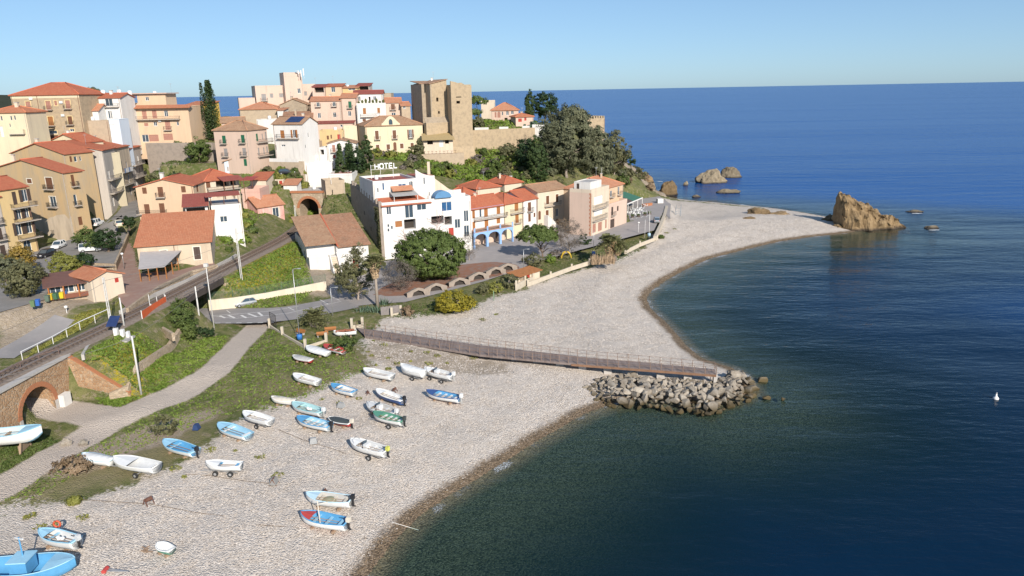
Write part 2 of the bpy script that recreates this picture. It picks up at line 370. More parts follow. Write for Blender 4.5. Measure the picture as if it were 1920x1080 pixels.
xs = axis(-135, 112, 1.0, -5000, 210); ys = axis(46, 300, 1.0, 8, 2500)
XX, YY = np.meshgrid(xs, ys); GP = np.c_[XX.ravel(), YY.ravel()]
gzv, gd = ground_z(GP)
rough = nrs.randn(len(GP)) * 0.05
keep = (sdist(GP, PIAZZA) < 1) & (sdist(GP, CARPARK) < 1) & (seg_dist(GP, RAIL_C, False) > 4) & (seg_dist(GP, ROAD_C, False) > 6) & (gd > 1)
gme = grid_mesh('ground', xs, ys, gzv + rough * keep)
def gz(x, y):                                                     # height looked up on the finished grid
    i = min(max(int(np.searchsorted(xs, x)) - 1, 0), len(xs) - 2); j = min(max(int(np.searchsorted(ys, y)) - 1, 0), len(ys) - 2)
    a = (x - xs[i]) / (xs[i + 1] - xs[i]); b = (y - ys[j]) / (ys[j + 1] - ys[j]); k = j * len(xs) + i; n = len(xs)
    return float((gzv[k] * (1 - a) + gzv[k + 1] * a) * (1 - b) + (gzv[k + n] * (1 - a) + gzv[k + n + 1] * a) * b)
BEACH = G2([(690,1080),(790,965),(900,895),(1010,825),(1100,775),(1200,750),(1410,745),(1350,685),(1290,650),(1212,560),(1330,485),(1460,453),(1560,440),(1600,405),(1450,388),(1300,374),(1246,371),(1252,395),(1238,430),(1210,460),(1130,492),(1010,530),(985,548),(940,560),(900,580),(840,600),(760,600),(720,612),(690,632),(672,648),(690,675),(700,700),(640,712),(590,738),(530,758),(480,775),(430,795),(400,830),(330,870),(300,885),(225,915),(150,930),(75,945),(0,950)], 2.0) + [(-48, 50), (-55, 20), (-30, 8), (-18, 36)]
bsd = np.maximum(sdist(GP, BEACH), np.where((GP[:, 1] < 255) | (GP[:, 0] > 60), 9 - gd, -50)); bsd = np.where((GP[:, 0] < -60), -50, bsd)
fattr(gme, 'beach', np.clip(0.5 + bsd / 12, 0, 1))
fattr(gme, 'shore', np.clip(gd, -30, 30))
pd = np.minimum(seg_dist(GP, PATH_C, False) - 2.1, seg_dist(GP, PATH2_C, False) - 2.6)
fattr(gme, 'path', np.clip(0.5 - pd / 4, 0, 1))
SCREE = [G2([(690,640),(760,650),(950,675),(960,690),(850,695),(760,690),(690,675)], 2.4), G2([(30,905),(150,890),(300,830),(420,770),(380,765),(260,800),(150,850)], 2.0),
         G2([(0,660),(120,600),(215,575),(190,545),(100,580),(0,610)], 7.5), G2([(560,540),(610,545),(640,520),(600,500),(580,505)], 4.8), BANK]
sc = np.max([sdist(GP, s) for s in SCREE], 0)
hill = ((YY.ravel() > 262) & (XX.ravel() > 20) & (gd < 22)).astype(float)      # bare cliff at the headland
fattr(gme, 'scree', np.maximum(np.clip(0.5 + sc / 5, 0, 1), hill))
DRYG = [G2([(430,760),(560,740),(700,700),(690,660),(600,700),(500,710),(440,735),(300,800),(180,850),(60,930),(150,925),(300,880)], 2.2)]
dg = np.max([sdist(GP, s) for s in DRYG], 0); fattr(gme, 'dry', np.clip(0.5 + dg / 8, 0, 1))
YEL = [G2([(425,545),(470,510),(540,470),(560,490),(530,520),(480,535)], 6.5), G2([(190,690),(260,650),(300,660),(240,720)], 6.0), G2([(50,655),(130,610),(200,590),(120,640)], 7.5)]
yd = np.max([sdist(GP, s) for s in YEL], 0); fattr(gme, 'yellow', np.clip(0.5 + yd / 6, 0, 1))

def ground_material():
    m, nt, b, out = nodes_of('ground'); co = coords(nt)
    A = lambda n: nd(nt, 'ShaderNodeAttribute', attribute_name=n).outputs['Fac']
    nb = noise(nt, co, 0.35, 5, 0.65); nf = noise(nt, co, 2.2, 4, 0.7); nh = noise(nt, co, 9.0, 3, 0.7)
    nn = mth(nt, 'SUBTRACT', mth(nt, 'ADD', mth(nt, 'MULTIPLY', nb, 0.6), mth(nt, 'MULTIPLY', nf, 0.4)), 0.5)
    def edge(name, k=0.5, w=0.05): return ramp(nt, mth(nt, 'MULTIPLY_ADD', nn, k, A(name)), 0.5 - w, 0.5 + w)
    # grass: greens with tufts, drier and yellow-flowering patches
    g = mixc(nt, ramp(nt, nb, 0.35, 0.65), (0.10, 0.125, 0.035), (0.20, 0.19, 0.08))
    g = mixc(nt, mth(nt, 'MULTIPLY', ramp(nt, nf, 0.45, 0.75), 0.4), g, (0.05, 0.078, 0.02))
    g = mixc(nt, mth(nt, 'MULTIPLY', ramp(nt, nh, 0.55, 0.8), 0.35), g, (0.235, 0.21, 0.11))
    soil = noise(nt, co, 0.9, 5, 0.75); g = mixc(nt, mth(nt, 'MULTIPLY', ramp(nt, soil, 0.5, 0.63), 0.8), g, (0.29, 0.235, 0.165))
    g = mixc(nt, mth(nt, 'MULTIPLY', edge('dry', 1.2, 0.3), 0.8), g, mixc(nt, nf, (0.31, 0.25, 0.155), (0.19, 0.175, 0.08)))
    g = mixc(nt, mth(nt, 'MULTIPLY', mth(nt, 'MULTIPLY', edge('yellow', 1.6, 0.2), ramp(nt, nf, 0.42, 0.6)), 0.8), g, (0.38, 0.3, 0.015))
    yy = nd(nt, 'ShaderNodeSeparateXYZ', {0: co}).outputs[1]; g = mixc(nt, ramp(nt, yy, 400.0, 440.0), g, mixc(nt, noise(nt, co, .03, 5, .7), (0.028, 0.038, 0.022), (0.075, 0.08, 0.05)))
    # stony scree
    vo = nd(nt, 'ShaderNodeTexVoronoi', {'Vector': co, 'Scale': 3.4, 'Randomness': 1.0})
    s = mixc(nt, nd(nt, 'ShaderNodeSeparateColor', {0: vo.outputs['Color']}).outputs[0], (0.30, 0.24, 0.18), (0.44, 0.37, 0.30))
    s = mixc(nt, ramp(nt, nf, 0.5, 0.75), s, (0.22, 0.17, 0.10))
    col = mixc(nt, edge('scree', 1.2, 0.15), g, s)
    # pebbles: every stone its own tone, wet and rust brown along the water
    v2 = nd(nt, 'ShaderNodeTexVoronoi', {'Vector': co, 'Scale': 6.5, 'Randomness': 1.0})
    cr = nd(nt, 'ShaderNodeSeparateColor', {0: v2.outputs['Color']})
    p = mixc(nt, cr.outputs[0], (0.51, 0.445, 0.385), (0.68, 0.61, 0.54))
    p = mixc(nt, mth(nt, 'MULTIPLY', ramp(nt, nb, 0.45, 0.75), 0.35), p, (0.36, 0.31, 0.26))
    wet = mixc(nt, cr.outputs[1], (0.10, 0.073, 0.048), (0.29, 0.215, 0.145))
    sh = A('shore')
    shn = mth(nt, 'ADD', sh, mth(nt, 'MULTIPLY', nn, 3.0))
    p = mixc(nt, ramp(nt, shn, 2.4, 1.0), p, wet)
    under = mixc(nt, cr.outputs[2], (0.017, 0.028, 0.022), (0.09, 0.108, 0.078))
    p = mixc(nt, ramp(nt, sh, 0.0, -2.5), p, under)
    p = mixc(nt, ramp(nt, sh, -5.0, -24.0), p, (0.008, 0.029, 0.034))
    col = mixc(nt, edge('beach', 1.0, 0.05), col, p)
    col = mixc(nt, mth(nt, 'MULTIPLY', edge('scree', 1.2, 0.15), .85), col, mixc(nt, ramp(nt, nf, .35, .65), s, (0.36, 0.29, 0.21)))
    pth = mixc(nt, nf, (0.58, 0.50, 0.43), (0.45, 0.38, 0.32))
    col = mixc(nt, edge('path', 0.35, 0.06), col, pth)
    nt.links.new(col, b.inputs['Base Color']); b.inputs['Roughness'].default_value = 0.95; b.inputs['Specular IOR Level'].default_value = 0.15
    h = mth(nt, 'MULTIPLY_ADD', v2.outputs['Distance'], -0.55, mth(nt, 'MULTIPLY', nh, 0.2))
    nt.links.new(bump(nt, h, 0.8, 0.35), b.inputs['Normal'])
    return m
gme.materials.append(ground_material())
tag(link('ground', gme), kind='structure')

# loose stones on the shingle: too many to count
def stones():
    N = 120000
    y = 50 + 160 * nrs.rand(N * 4) ** 1.5; x = -60 + 160 * nrs.rand(N * 4); P = np.c_[x, y]
    ok = (sdist(P, BEACH) > 0.8); P = P[ok]; z, d = ground_z(P); ok = (d > -0.5) & (np.abs(P[:, 0] / P[:, 1]) < 0.75); P = P[ok][:N]; z = z[ok][:N]; d = d[ok][:N]
    n = len(P); near = P[:, 1] / 100.0
    r = (0.045 + 0.07 * nrs.rand(n) ** 2) * (0.75 + 0.5 * near)
    base = np.array([(1, 0, 0), (-.2, .9, 0.05), (-.95, -.1, 0), (.15, -1, -.05), (0.1, 0.05, .75), (0, 0, -.5)])
    F = np.array([(0, 1, 4), (1, 2, 4), (2, 3, 4), (3, 0, 4)])
    an = nrs.rand(n) * 6.283; c, s = np.cos(an), np.sin(an); st = 0.7 + 0.7 * nrs.rand(n, 1); hh = 0.4 + 0.5 * nrs.rand(n)
    V = np.zeros((n, 5, 3)); bx = base[:5, 0][None] * st; by = base[:5, 1][None] / st
    V[:, :, 0] = P[:, 0:1] + (bx * c[:, None] - by * s[:, None]) * r[:, None]
    V[:, :, 1] = P[:, 1:2] + (bx * s[:, None] + by * c[:, None]) * r[:, None]
    V[:, :, 2] = z[:, None] + base[:5, 2][None] * (r * hh)[:, None] + 0.01
    me = bpy.data.meshes.new('beach_stones'); me.vertices.add(n * 5); me.vertices.foreach_set('co', V.astype(np.float32).ravel())
    f = (F[None] + (np.arange(n) * 5)[:, None, None]).reshape(-1, 3).astype(np.int32)
    me.loops.add(f.size); me.loops.foreach_set('vertex_index', f.ravel()); me.polygons.add(len(f))
    me.polygons.foreach_set('loop_start', np.arange(0, f.size, 3, dtype=np.int32)); me.update()
    tone = nrs.rand(n); wet = np.clip(1 - (d + nrs.randn(n) * 0.5 - 1.0) / 1.2, 0, 1)
    fattr(me, 'tone', np.repeat(tone, 5)); fattr(me, 'wet', np.repeat(wet, 5))
    m, nt, b, out = nodes_of('beach_stone')
    A = lambda q: nd(nt, 'ShaderNodeAttribute', attribute_name=q).outputs['Fac']
    p = mixc(nt, A('tone'), (0.46, 0.395, 0.335), (0.74, 0.665, 0.59)); w = mixc(nt, A('tone'), (0.12, 0.083, 0.05), (0.34, 0.245, 0.155))
    nt.links.new(mixc(nt, A('wet'), p, w), b.inputs['Base Color']); b.inputs['Roughness'].default_value = 0.85; b.inputs['Specular IOR Level'].default_value = 0.2
    me.materials.append(m)
    tag(link('beach_stones', me), 'loose pale stones scattered over the shingle beach', 'stones', kind='stuff')
stones()

# ------------------------------------------------------------------ sea
def sea():
    xs = axis(-60, 230, 2.0, -45000, 45000, 1.4); ys = axis(20, 420, 2.0, 4, 45000, 1.4)
    X, Y = np.meshgrid(xs, ys); P = np.c_[X.ravel(), Y.ravel()]
    d = -sdist(P, COAST)
    d = np.where(d > 1, d + np.clip((P[:, 1] - 200) * .9, 0, 60) * np.clip((d - 1) / 5, 0, 1), d)      # the bed drops off at once on the open side
    me = grid_mesh('sea', xs, ys, np.zeros(len(P)))
    fattr(me, 'off', np.clip(d, -5, 120))
    m, nt, b, out = nodes_of('sea'); co = coords(nt)
    off = nd(nt, 'ShaderNodeAttribute', attribute_name='off').outputs['Fac']
    nb = noise(nt, co, 0.035, 3, 0.5)
    dist = mth(nt, 'ADD', off, mth(nt, 'MULTIPLY', mth(nt, 'SUBTRACT', nb, 0.5), 10.0))
    deep = mixc(nt, ramp(nt, dist, 4.0, 36.0), (0.006, 0.028, 0.030), (0.002, 0.017, 0.045))
    deep = mixc(nt, ramp(nt, dist, 36.0, 116.0), deep, (0.004, 0.068, 0.26))  # bluer far out, the sky's reflection put into the base colour
    # thin broken surf where the ripples meet the shingle
    nf = noise(nt, co, 0.22, 3, 0.6); ns = noise(nt, co, 6.0, 4, 0.75)
    offn = mth(nt, 'ADD', off, mth(nt, 'MULTIPLY', mth(nt, 'SUBTRACT', noise(nt, co, .5, 4, .6), .5), 2.2)); line = mth(nt, 'MULTIPLY', ramp(nt, offn, 1.3, 0.5), ramp(nt, offn, -0.8, 0.1))
    foam = mth(nt, 'MULTIPLY', mth(nt, 'MULTIPLY', line, ramp(nt, nf, 0.42, 0.66)), ramp(nt, ns, 0.40, 0.62))
    nt.links.new(mixc(nt, foam, deep, (0.7, 0.72, 0.74)), b.inputs['Base Color'])
    b.inputs['IOR'].default_value = 1.333; 
    nt.links.new(mth(nt, 'MULTIPLY_ADD', foam, 0.5, mth(nt, 'MULTIPLY_ADD', ramp(nt, off, 10.0, 110.0), 0.16, 0.08)), b.inputs['Roughness'])
    st = nd(nt, 'ShaderNodeMapping', {'Vector': co, 'Rotation': (0, 0, 0.25), 'Scale': (0.35, 1.0, 1.0)}).outputs[0]
    w1 = noise(nt, st, 0.9, 3, 0.6); w2 = noise(nt, st, 0.16, 3, 0.5); w3 = noise(nt, st, 0.02, 3, 0.55)
    calm = ramp(nt, noise(nt, nd(nt, 'ShaderNodeMapping', {'Vector': co, 'Rotation': (0, 0, 0.1), 'Scale': (0.12, 1.0, 1.0)}).outputs[0], 0.011, 4, 0.6), 0.4, 0.62)
    h = mth(nt, 'ADD', mth(nt, 'MULTIPLY', w1, 0.22), mth(nt, 'ADD', mth(nt, 'MULTIPLY', w2, 0.55), mth(nt, 'MULTIPLY', w3, 1.6)))
    h = mth(nt, 'MULTIPLY', h, mth(nt, 'MULTIPLY_ADD', calm, 0.25, 0.5))
    lane = mth(nt, 'SUBTRACT', 1.25, mth(nt, 'MULTIPLY', calm, .35))
    nt.links.new(mth(nt, 'MULTIPLY', lane, mth(nt, 'MULTIPLY_ADD', ramp(nt, off, 15.0, 110.0), -0.08, 0.155)), b.inputs['Specular IOR Level'])
    nt.links.new(bump(nt, h, 1.0, 1.0), b.inputs['Normal'])
    # clear over the shallows: one sees the stones of the bed
    tr = nd(nt, 'ShaderNodeBsdfTransparent', {'Color': (0.84, 0.93, 0.90, 1)})
    clear = mth(nt, 'MULTIPLY', ramp(nt, mth(nt, 'SUBTRACT', 1.0, foam), 0.2, 0.8), mth(nt, 'MULTIPLY', ramp(nt, dist, 36.0, 2.0), 0.95))
    mx = nd(nt, 'ShaderNodeMixShader', {0: clear}); nt.links.new(b.outputs[0], mx.inputs[1])
    gl = nd(nt, 'ShaderNodeBsdfGlossy', {'Roughness': 0.06}); nt.links.new(bump(nt, h, 1.0, 1.0), gl.inputs['Normal'])
    fr = nd(nt, 'ShaderNodeFresnel', {'IOR': mth(nt, 'MULTIPLY_ADD', nd(nt, 'ShaderNodeNewGeometry').outputs['Backfacing'], -0.375, 1.2)}); nt.links.new(bump(nt, h, 1.0, 1.0), fr.inputs['Normal'])
    cl = nd(nt, 'ShaderNodeMixShader', {0: fr.outputs[0], 1: tr.outputs[0], 2: gl.outputs[0]})
    nt.links.new(cl.outputs[0], mx.inputs[2]); nt.links.new(mx.outputs[0], out.inputs[0])
    me.materials.append(m)
    tag(link('sea', me), kind='structure')
sea()
# ------------------------------------------------------------------ building kit
def V2(p): return Vector((p[0], p[1], 0))
M_ = mat
WALLS = dict(
  white=((0.70,0.675,0.64),(0.55,0.515,0.475)), cream=((0.64,0.535,0.415),(0.51,0.42,0.33)), yellow=((0.62,0.45,0.22),(0.50,0.37,0.21)), paleyel=((0.67,0.575,0.40),(0.56,0.475,0.345)),
  ochre=((0.51,0.355,0.19),(0.40,0.32,0.225)), peach=((0.63,0.45,0.30),(0.53,0.385,0.27)), pink=((0.62,0.47,0.38),(0.53,0.40,0.33)), salmon=((0.60,0.36,0.29),(0.62,0.48,0.40)),
  tan=((0.47,0.37,0.265),(0.37,0.29,0.215)), stone=((0.38,0.305,0.22),(0.27,0.215,0.16)), greyst=((0.34,0.28,0.23),(0.24,0.2,0.17)), palepk=((0.61,0.455,0.365),(0.53,0.40,0.32)),
  gold=((0.75,0.50,0.10),(0.62,0.42,0.12)), grey=((0.50,0.445,0.39),(0.36,0.32,0.285)), bluew=((0.60,0.66,0.74),(0.55,0.6,0.66)), warmst=((0.45,0.345,0.225),(0.31,0.24,0.165)), mural=((0.62,0.30,0.26),(0.70,0.58,0.50)), creamst=((0.57,0.465,0.345),(0.39,0.315,0.24)))
def wall_m(k):
    a, b = WALLS[k]
    st = k in ('stone', 'greyst', 'warmst', 'tan')
    return mat('wall_' + k, a, 0.9, 0.16 if st else 0.07, 0.55 if not st else 1.1, b, 0.85 if (st or k in ('ochre', 'mural', 'creamst')) else 0.55, 0.5 if st else 0.12, 6.0, streak=not st)
SHUT = dict(brown=(0.17,0.075,0.04), green=(0.02,0.13,0.07), wood=(0.36,0.15,0.05), red=(0.42,0.05,0.035), grey=(0.30,0.28,0.27), dark=(0.08,0.055,0.045), white=(0.75,0.74,0.72), rose=(0.40,0.20,0.15), orange=(0.45,0.16,0.05), blue=(0.10,0.20,0.38))
def shut_m(k): return mat('shutter_' + k, SHUT[k], 0.6, 0.1, 3.0)
GLASS = glass_mat('window_glass'); GLASSB = glass_mat('window_glass_blue', (0.02, 0.06, 0.13))
FRAME = mat('window_frame_white', (0.78, 0.76, 0.73), 0.5, 0.05)
TRIM = mat('stone_trim', (0.72, 0.66, 0.56), 0.85, 0.08); CONC = mat('concrete', (0.46, 0.43, 0.40), 0.9, 0.12, 1.2, bs=0.2)
IRON = mat('dark_iron', (0.05, 0.045, 0.042), 0.55, 0.1, 4.0); DARK = mat('opening_shade', (0.05, 0.042, 0.036), 0.9, 0.1)  # DARK: near-black that paints the shade inside openings
ROOF = dict(orange=((0.45,0.165,0.085),(0.55,0.25,0.14),0.12), red=((0.42,0.12,0.065),(0.50,0.19,0.10),0.10), brown=((0.34,0.17,0.10),(0.46,0.28,0.18),0.5), old=((0.36,0.20,0.12),(0.48,0.33,0.21),0.35), maroon=((0.28,0.075,0.06),(0.33,0.11,0.08),0.1), terra=((0.47,0.20,0.11),(0.56,0.30,0.19),0.2))
def roof_m(k): return tile_mat('tiles_' + k, *ROOF[k])

class House:
    def __init__(s, name, label, cat='house', group=None):
        s.name, s.label, s.cat, s.group = name, label, cat, group; s.root = None
    def begin(s, p):
        if s.root is None: s.root = thing(s.name, s.label, s.cat, (p[0], p[1], p[2]), 0, s.group); s.off = Vector(p)
        return s.root
    def part(s, mb, name, mats, parent=None, smooth=False):
        mb.v = [(x - s.off.x, y - s.off.y, z - s.off.z) for x, y, z in mb.v]
        return mb.build(name, mats, parent or s.root, smooth)

class Block:
    """box with real openings. L, R: ends of the front wall (world, seen left to right); z0 foot, z1 eave; D depth"""
    def __init__(s, H, L, R, z0, z1, D, wall='white', roof=None, ops=(), sh='brown', base=4.0, rail=IRON, skip=(), trim=TRIM, wallparts=True):
        s.H = H; L, R = V2(L), V2(R); s.z0, s.z1, s.D = z0, z1, D
        s.x = (R - L).normalized(); s.W = (R - L).length; s.n = Vector((-s.x.y, s.x.x, 0)); s.L = L
        H.begin((L.x, L.y, z0))
        A, B, C, E = L, R, R + s.n * D, L + s.n * D
        s.fac = {'f': (A, B), 'r': (B, C), 'b': (C, E), 'l': (E, A)}
        s.wm = wall_m(wall); s.sh = sh; s.rail = rail; s.trim = trim
        holes = {k: [] for k in s.fac}; todo = []
        for o in ops:
            k = o[0]
            if k not in s.fac: continue
            r = s.rect(k, *o[1:5]) if not isinstance(o[1], str) else o[2:6]
            kind = o[5] if not isinstance(o[1], str) else o[6]
            col = (o[6] if len(o) > 6 else sh) if not isinstance(o[1], str) else (o[7] if len(o) > 7 else sh)
            todo.append((k, r, kind, col))
            if kind[0] not in 'BX': holes[k].append((r, kind))
        w = MB()
        for k, (p, q) in s.fac.items():
            if k in skip: continue
            s.facade(w, k, p, q, holes[k], z0 - base)
        s.gable(w, roof)
        s.wall = H.part(w, 'wall', s.wm)
        for t in todo: s.opening(*t)
        if roof: s.roof(roof); s.dress(roof)
    def dress(s, roof):
        """downpipe, chimney and aerial as the old roofs have them"""
        fm = s.FM('f'); z = s.z1 - s.z0; R_ = random.Random(int(s.L.x * 31 + s.L.y * 17)); H = s.H
        if z > 4 and s.W > 4:
            b = MB(); a = .25 if R_.random() < .5 else s.W - .25; b.tube([fm(a, -.09, 0), fm(a, -.09, z - .25)], .055, 6); H.part(b, 'downpipe', mat('pipe_grey', (.42, .38, .34), .6) if R_.random() < .6 else mat('pipe_brown', (0.2, 0.11, 0.08), 0.6))
        if roof[0] != 'flat' and s.W > 5.5:
            if R_.random() < .6: p = fm(s.W * R_.uniform(.2, .8), s.D * R_.uniform(.4, .7), z + roof[1] * .35); chimney(H, p, R_.uniform(.5, .75), roof[1] * .65 + R_.uniform(.5, .9), R_.choice(('cream', 'tan', 'white')))
            if R_.random() < .5: antenna(H, fm(s.W * R_.uniform(.25, .75), s.D * .5, z + roof[1] * .5), roof[1] * .5 + R_.uniform(1.5, 2.6))
        elif s.W > 5 and R_.random() < .5: water_tank(H, fm(s.W * R_.uniform(.2, .8), s.D * .6, z), .5, 1.0)
    def FM(s, k):
        p, q = s.fac[k]; t = (q - p).normalized(); i = Vector((-t.y, t.x, 0))
        return lambda a, n, z: Vector((p.x + t.x * a + i.x * n, p.y + t.y * a + i.y * n, s.z0 + z))
    def hit(s, k, u, v):
        p, q = s.fac[k]; t = (q - p).normalized(); i = Vector((-t.y, t.x, 0)); d = Vector(ray(u, v)); o = Vector((0, 0, CAMZ))
        lam = (p - o).dot(i) / d.dot(i); h = o + d * lam
        return (h - p).dot(t), h.z - s.z0
    def rect(s, k, u, v, w, h):
        a0, _ = s.hit(k, u - w / 2, v); a1, _ = s.hit(k, u + w / 2, v); _, z0 = s.hit(k, u, v + h / 2); _, z1 = s.hit(k, u, v - h / 2)
        return (min(a0, a1), max(a0, a1), z0, z1)
    def facade(s, w, k, p, q, holes, zb):
        Ln = (q - p).length; Hh = s.z1 - s.z0; fm = s.FM(k); ok = []
        for r, kind in holes:
            a0, a1, b0, b1 = r
            a0, a1 = max(a0, 0.12), min(a1, Ln - 0.12); b0, b1 = max(b0, 0.02), min(b1, Hh - 0.08)
            if a1 - a0 < 0.15 or b1 - b0 < 0.15: continue
            ok.append((a0, a1, b0, b1, kind))
        X = sorted({0, Ln} | {x for o in ok for x in o[:2]}); Z = sorted({zb - s.z0, Hh} | {z for o in ok for z in o[2:4]})
        for i in range(len(X) - 1):
            for j in range(len(Z) - 1):
                cx, cz = (X[i] + X[i + 1]) / 2, (Z[j] + Z[j + 1]) / 2
                if any(o[0] < cx < o[1] and o[2] < cz < o[3] for o in ok): continue
                w.add([fm(X[i], 0, Z[j]), fm(X[i + 1], 0, Z[j]), fm(X[i + 1], 0, Z[j + 1]), fm(X[i], 0, Z[j + 1])], [(0, 1, 2, 3)])
        for a0, a1, b0, b1, kind in ok:
            dp = 7.0 if kind[0] == 'T' else 1.6 if kind[0] in 'hL' else 0.2
            for (x0, y0), (x1, y1) in (((a0, b0), (a0, b1)), ((a0, b1), (a1, b1)), ((a1, b1), (a1, b0)), ((a1, b0), (a0, b0))):
                w.add([fm(x0, 0, y0), fm(x1, 0, y1), fm(x1, dp, y1), fm(x0, dp, y0)], [(0, 1, 2, 3)])
            if dp > 1: w.add([fm(a0, dp, b0), fm(a1, dp, b0), fm(a1, dp, b1), fm(a0, dp, b1)], [(0, 1, 2, 3)])
    def gable(s, w, roof):
        if not roof: return
        kind, rise = roof[0], roof[1]; z = s.z1 - s.z0; fm = s.FM('f')
        if kind == 'gable_x':
            for a in (0, s.W): w.add([fm(a, 0, z), fm(a, s.D, z), fm(a, s.D / 2, z + rise)], [(0, 1, 2)])
        elif kind == 'gable_y':
            pk = roof[3] if len(roof) > 3 else 0.5
            for n in (0, s.D): w.add([fm(0, n, z), fm(s.W, n, z), fm(s.W * pk, n, z + rise)], [(0, 1, 2)])
        elif kind == 'shed_b':
            for a in (0, s.W): w.add([fm(a, 0, z), fm(a, s.D, z), fm(a, s.D, z + rise)], [(0, 1, 2)])
            w.add([fm(0, s.D, z), fm(s.W, s.D, z), fm(s.W, s.D, z + rise), fm(0, s.D, z + rise)], [(0, 1, 2, 3)])
        elif kind == 'shed_r':
            for n in (0, s.D): w.add([fm(0, n, z), fm(s.W, n, z), fm(s.W, n, z + rise)], [(0, 1, 2)])
            w.add([fm(s.W, 0, z), fm(s.W, s.D, z), fm(s.W, s.D, z + rise), fm(s.W, 0, z + rise)], [(0, 1, 2, 3)])
    def roof(s, roof):
        kind, rise, tk = roof[0], roof[1], roof[2]
        fm = s.FM('f'); z = s.z1 - s.z0; o = 0.38; W, D = s.W, s.D
        if kind == 'flat':
            t = 0.28; b = MB()
            b.add([fm(0, 0, z - 0.02), fm(W, 0, z - 0.02), fm(W, D, z - 0.02), fm(0, D, z - 0.02)], [(0, 1, 2, 3)])
            s.H.part(b, 'roof_terrace', CONC if tk is None else mat('terrace_' + tk, {'red': (0.36, 0.11, 0.08), 'grey': (0.42, 0.40, 0.38), 'tile': (0.42, 0.25, 0.18)}[tk], 0.85))
            if rise > 0:
                b = MB()
                for c in ([(0, 0), (W, 0), (W, t), (0, t)], [(W - t, t), (W, t), (W, D - t), (W - t, D - t)], [(0, D - t), (W, D - t), (W, D), (0, D)], [(0, t), (t, t), (t, D - t), (0, D - t)]):
                    P = [fm(a, n, z - 0.3) for a, n in c] + [fm(a, n, z + rise) for a, n in c]
                    for i in range(4): P[i].z += 0.27
                    b.add(P, QXF)
                s.H.part(b, 'parapet', s.wm)
            return
        pl = []; rd = []
        q = lambda a, n, h: fm(a, n, z + h)
        if kind == 'gable_x':
            k = rise / (D / 2); d = o * k
            pl = [[q(-o, -o, -d), q(W + o, -o, -d), q(W + o, D / 2, rise), q(-o, D / 2, rise)], [q(W + o, D + o, -d), q(-o, D + o, -d), q(-o, D / 2, rise), q(W + o, D / 2, rise)]]
            rd = [(q(-o, D / 2, rise), q(W + o, D / 2, rise))]
        elif kind == 'gable_y':
            pk = roof[3] if len(roof) > 3 else 0.5; m = W * pk
            k1 = rise / m; k2 = rise / (W - m)
            pl = [[q(-o, D + o, -o * k1), q(-o, -o, -o * k1), q(m, -o, rise), q(m, D + o, rise)], [q(W + o, -o, -o * k2), q(W + o, D + o, -o * k2), q(m, D + o, rise), q(m, -o, rise)]]
            rd = [(q(m, -o, rise), q(m, D + o, rise))]
        elif kind == 'hip':
            m = min(W, D) / 2; k = rise / m; d = o * k
            c = [q(-o, -o, -d), q(W + o, -o, -d), q(W + o, D + o, -d), q(-o, D + o, -d)]
            if W >= D: a, b_ = q(m, D / 2, rise), q(W - m, D / 2, rise); pl = [[c[0], c[1], b_, a], [c[1], c[2], b_], [c[2], c[3], a, b_], [c[3], c[0], a]]
            else: a, b_ = q(W / 2, m, rise), q(W / 2, D - m, rise); pl = [[c[0], c[1], a], [c[1], c[2], b_, a], [c[2], c[3], b_], [c[3], c[0], a, b_]]
            rd = [(a, b_), (c[0], a), (c[1], b_ if W >= D else a), (c[3], a if W >= D else b_), (c[2], b_)]
        elif kind == 'shed_b':
            k = rise / D; pl = [[q(-o, -o, -o * k), q(W + o, -o, -o * k), q(W + o, D + o, rise + o * k), q(-o, D + o, rise + o * k)]]
        elif kind == 'shed_r':
            k = rise / W; pl = [[q(-o, D + o, -o * k), q(-o, -o, -o * k), q(W + o, -o, rise + o * k), q(W + o, D + o, rise + o * k)]]
        s.rf = tiled(s.H, pl, tk)
        rb = MB()
        for a, b_ in rd: rb.tube([a + Vector((0, 0, 0.05)), b_ + Vector((0, 0, 0.05))], 0.13, 6)
        if rd: s.H.part(rb, 'ridge_tiles', mat('ridge_' + tk, tuple(min(1, c * 1.25) for c in ROOF[tk][0]), 0.85), s.rf, True)
    # ---- openings
    def opening(s, k, r, kind, col):
        H = s.H; fm = s.FM(k); a0, a1, b0, b1 = r; w, h = a1 - a0, b1 - b0; c = kind[0]
        p, q_ = s.fac[k]; Ln = (q_ - p).length
        if c not in 'BX' and (a0 < 0.1 or a1 > Ln - 0.1 or b0 < 0 or b1 > s.z1 - s.z0 - 0.05):
            a0, a1 = max(a0, 0.12), min(a1, Ln - 0.12); b0, b1 = max(b0, 0.02), min(b1, s.z1 - s.z0 - 0.08); w, h = a1 - a0, b1 - b0
            if w < 0.15 or h < 0.15: print('skip opening', H.name, k, r); return
        def bx(mb, x0, x1, n0, n1, z0, z1):
            mb.add([fm(x, n, z) for z in (z0, z1) for n in (n0, n1) for x in (x0, x1)], BXF)
        if c == 'B': s.balcony(fm, bx, a0, a1, b0, b1, kind); return
        win = None
        if c in 'goGD':
            f = MB(); t = min(0.09, w * 0.12)
            for x0, x1, z0, z1 in ((a0, a0 + t, b0, b1), (a1 - t, a1, b0, b1), (a0 + t, a1 - t, b1 - t, b1), (a0 + t, a1 - t, b0, b0 + t)): bx(f, x0, x1, 0.1, 0.17, z0, z1)
            if w > 0.8: bx(f, (a0 + a1) / 2 - t / 2, (a0 + a1) / 2 + t / 2, 0.1, 0.17, b0 + t, b1 - t)
            if c == 'G':
                for i in range(1, max(2, int(w / 0.9))): x = a0 + w * i / max(2, int(w / 0.9)); bx(f, x - .03, x + .03, 0.11, 0.16, b0 + t, b1 - t)
            win = H.part(f, 'door' if c == 'D' else 'window', FRAME if col not in ('blue',) else shut_m('blue'))
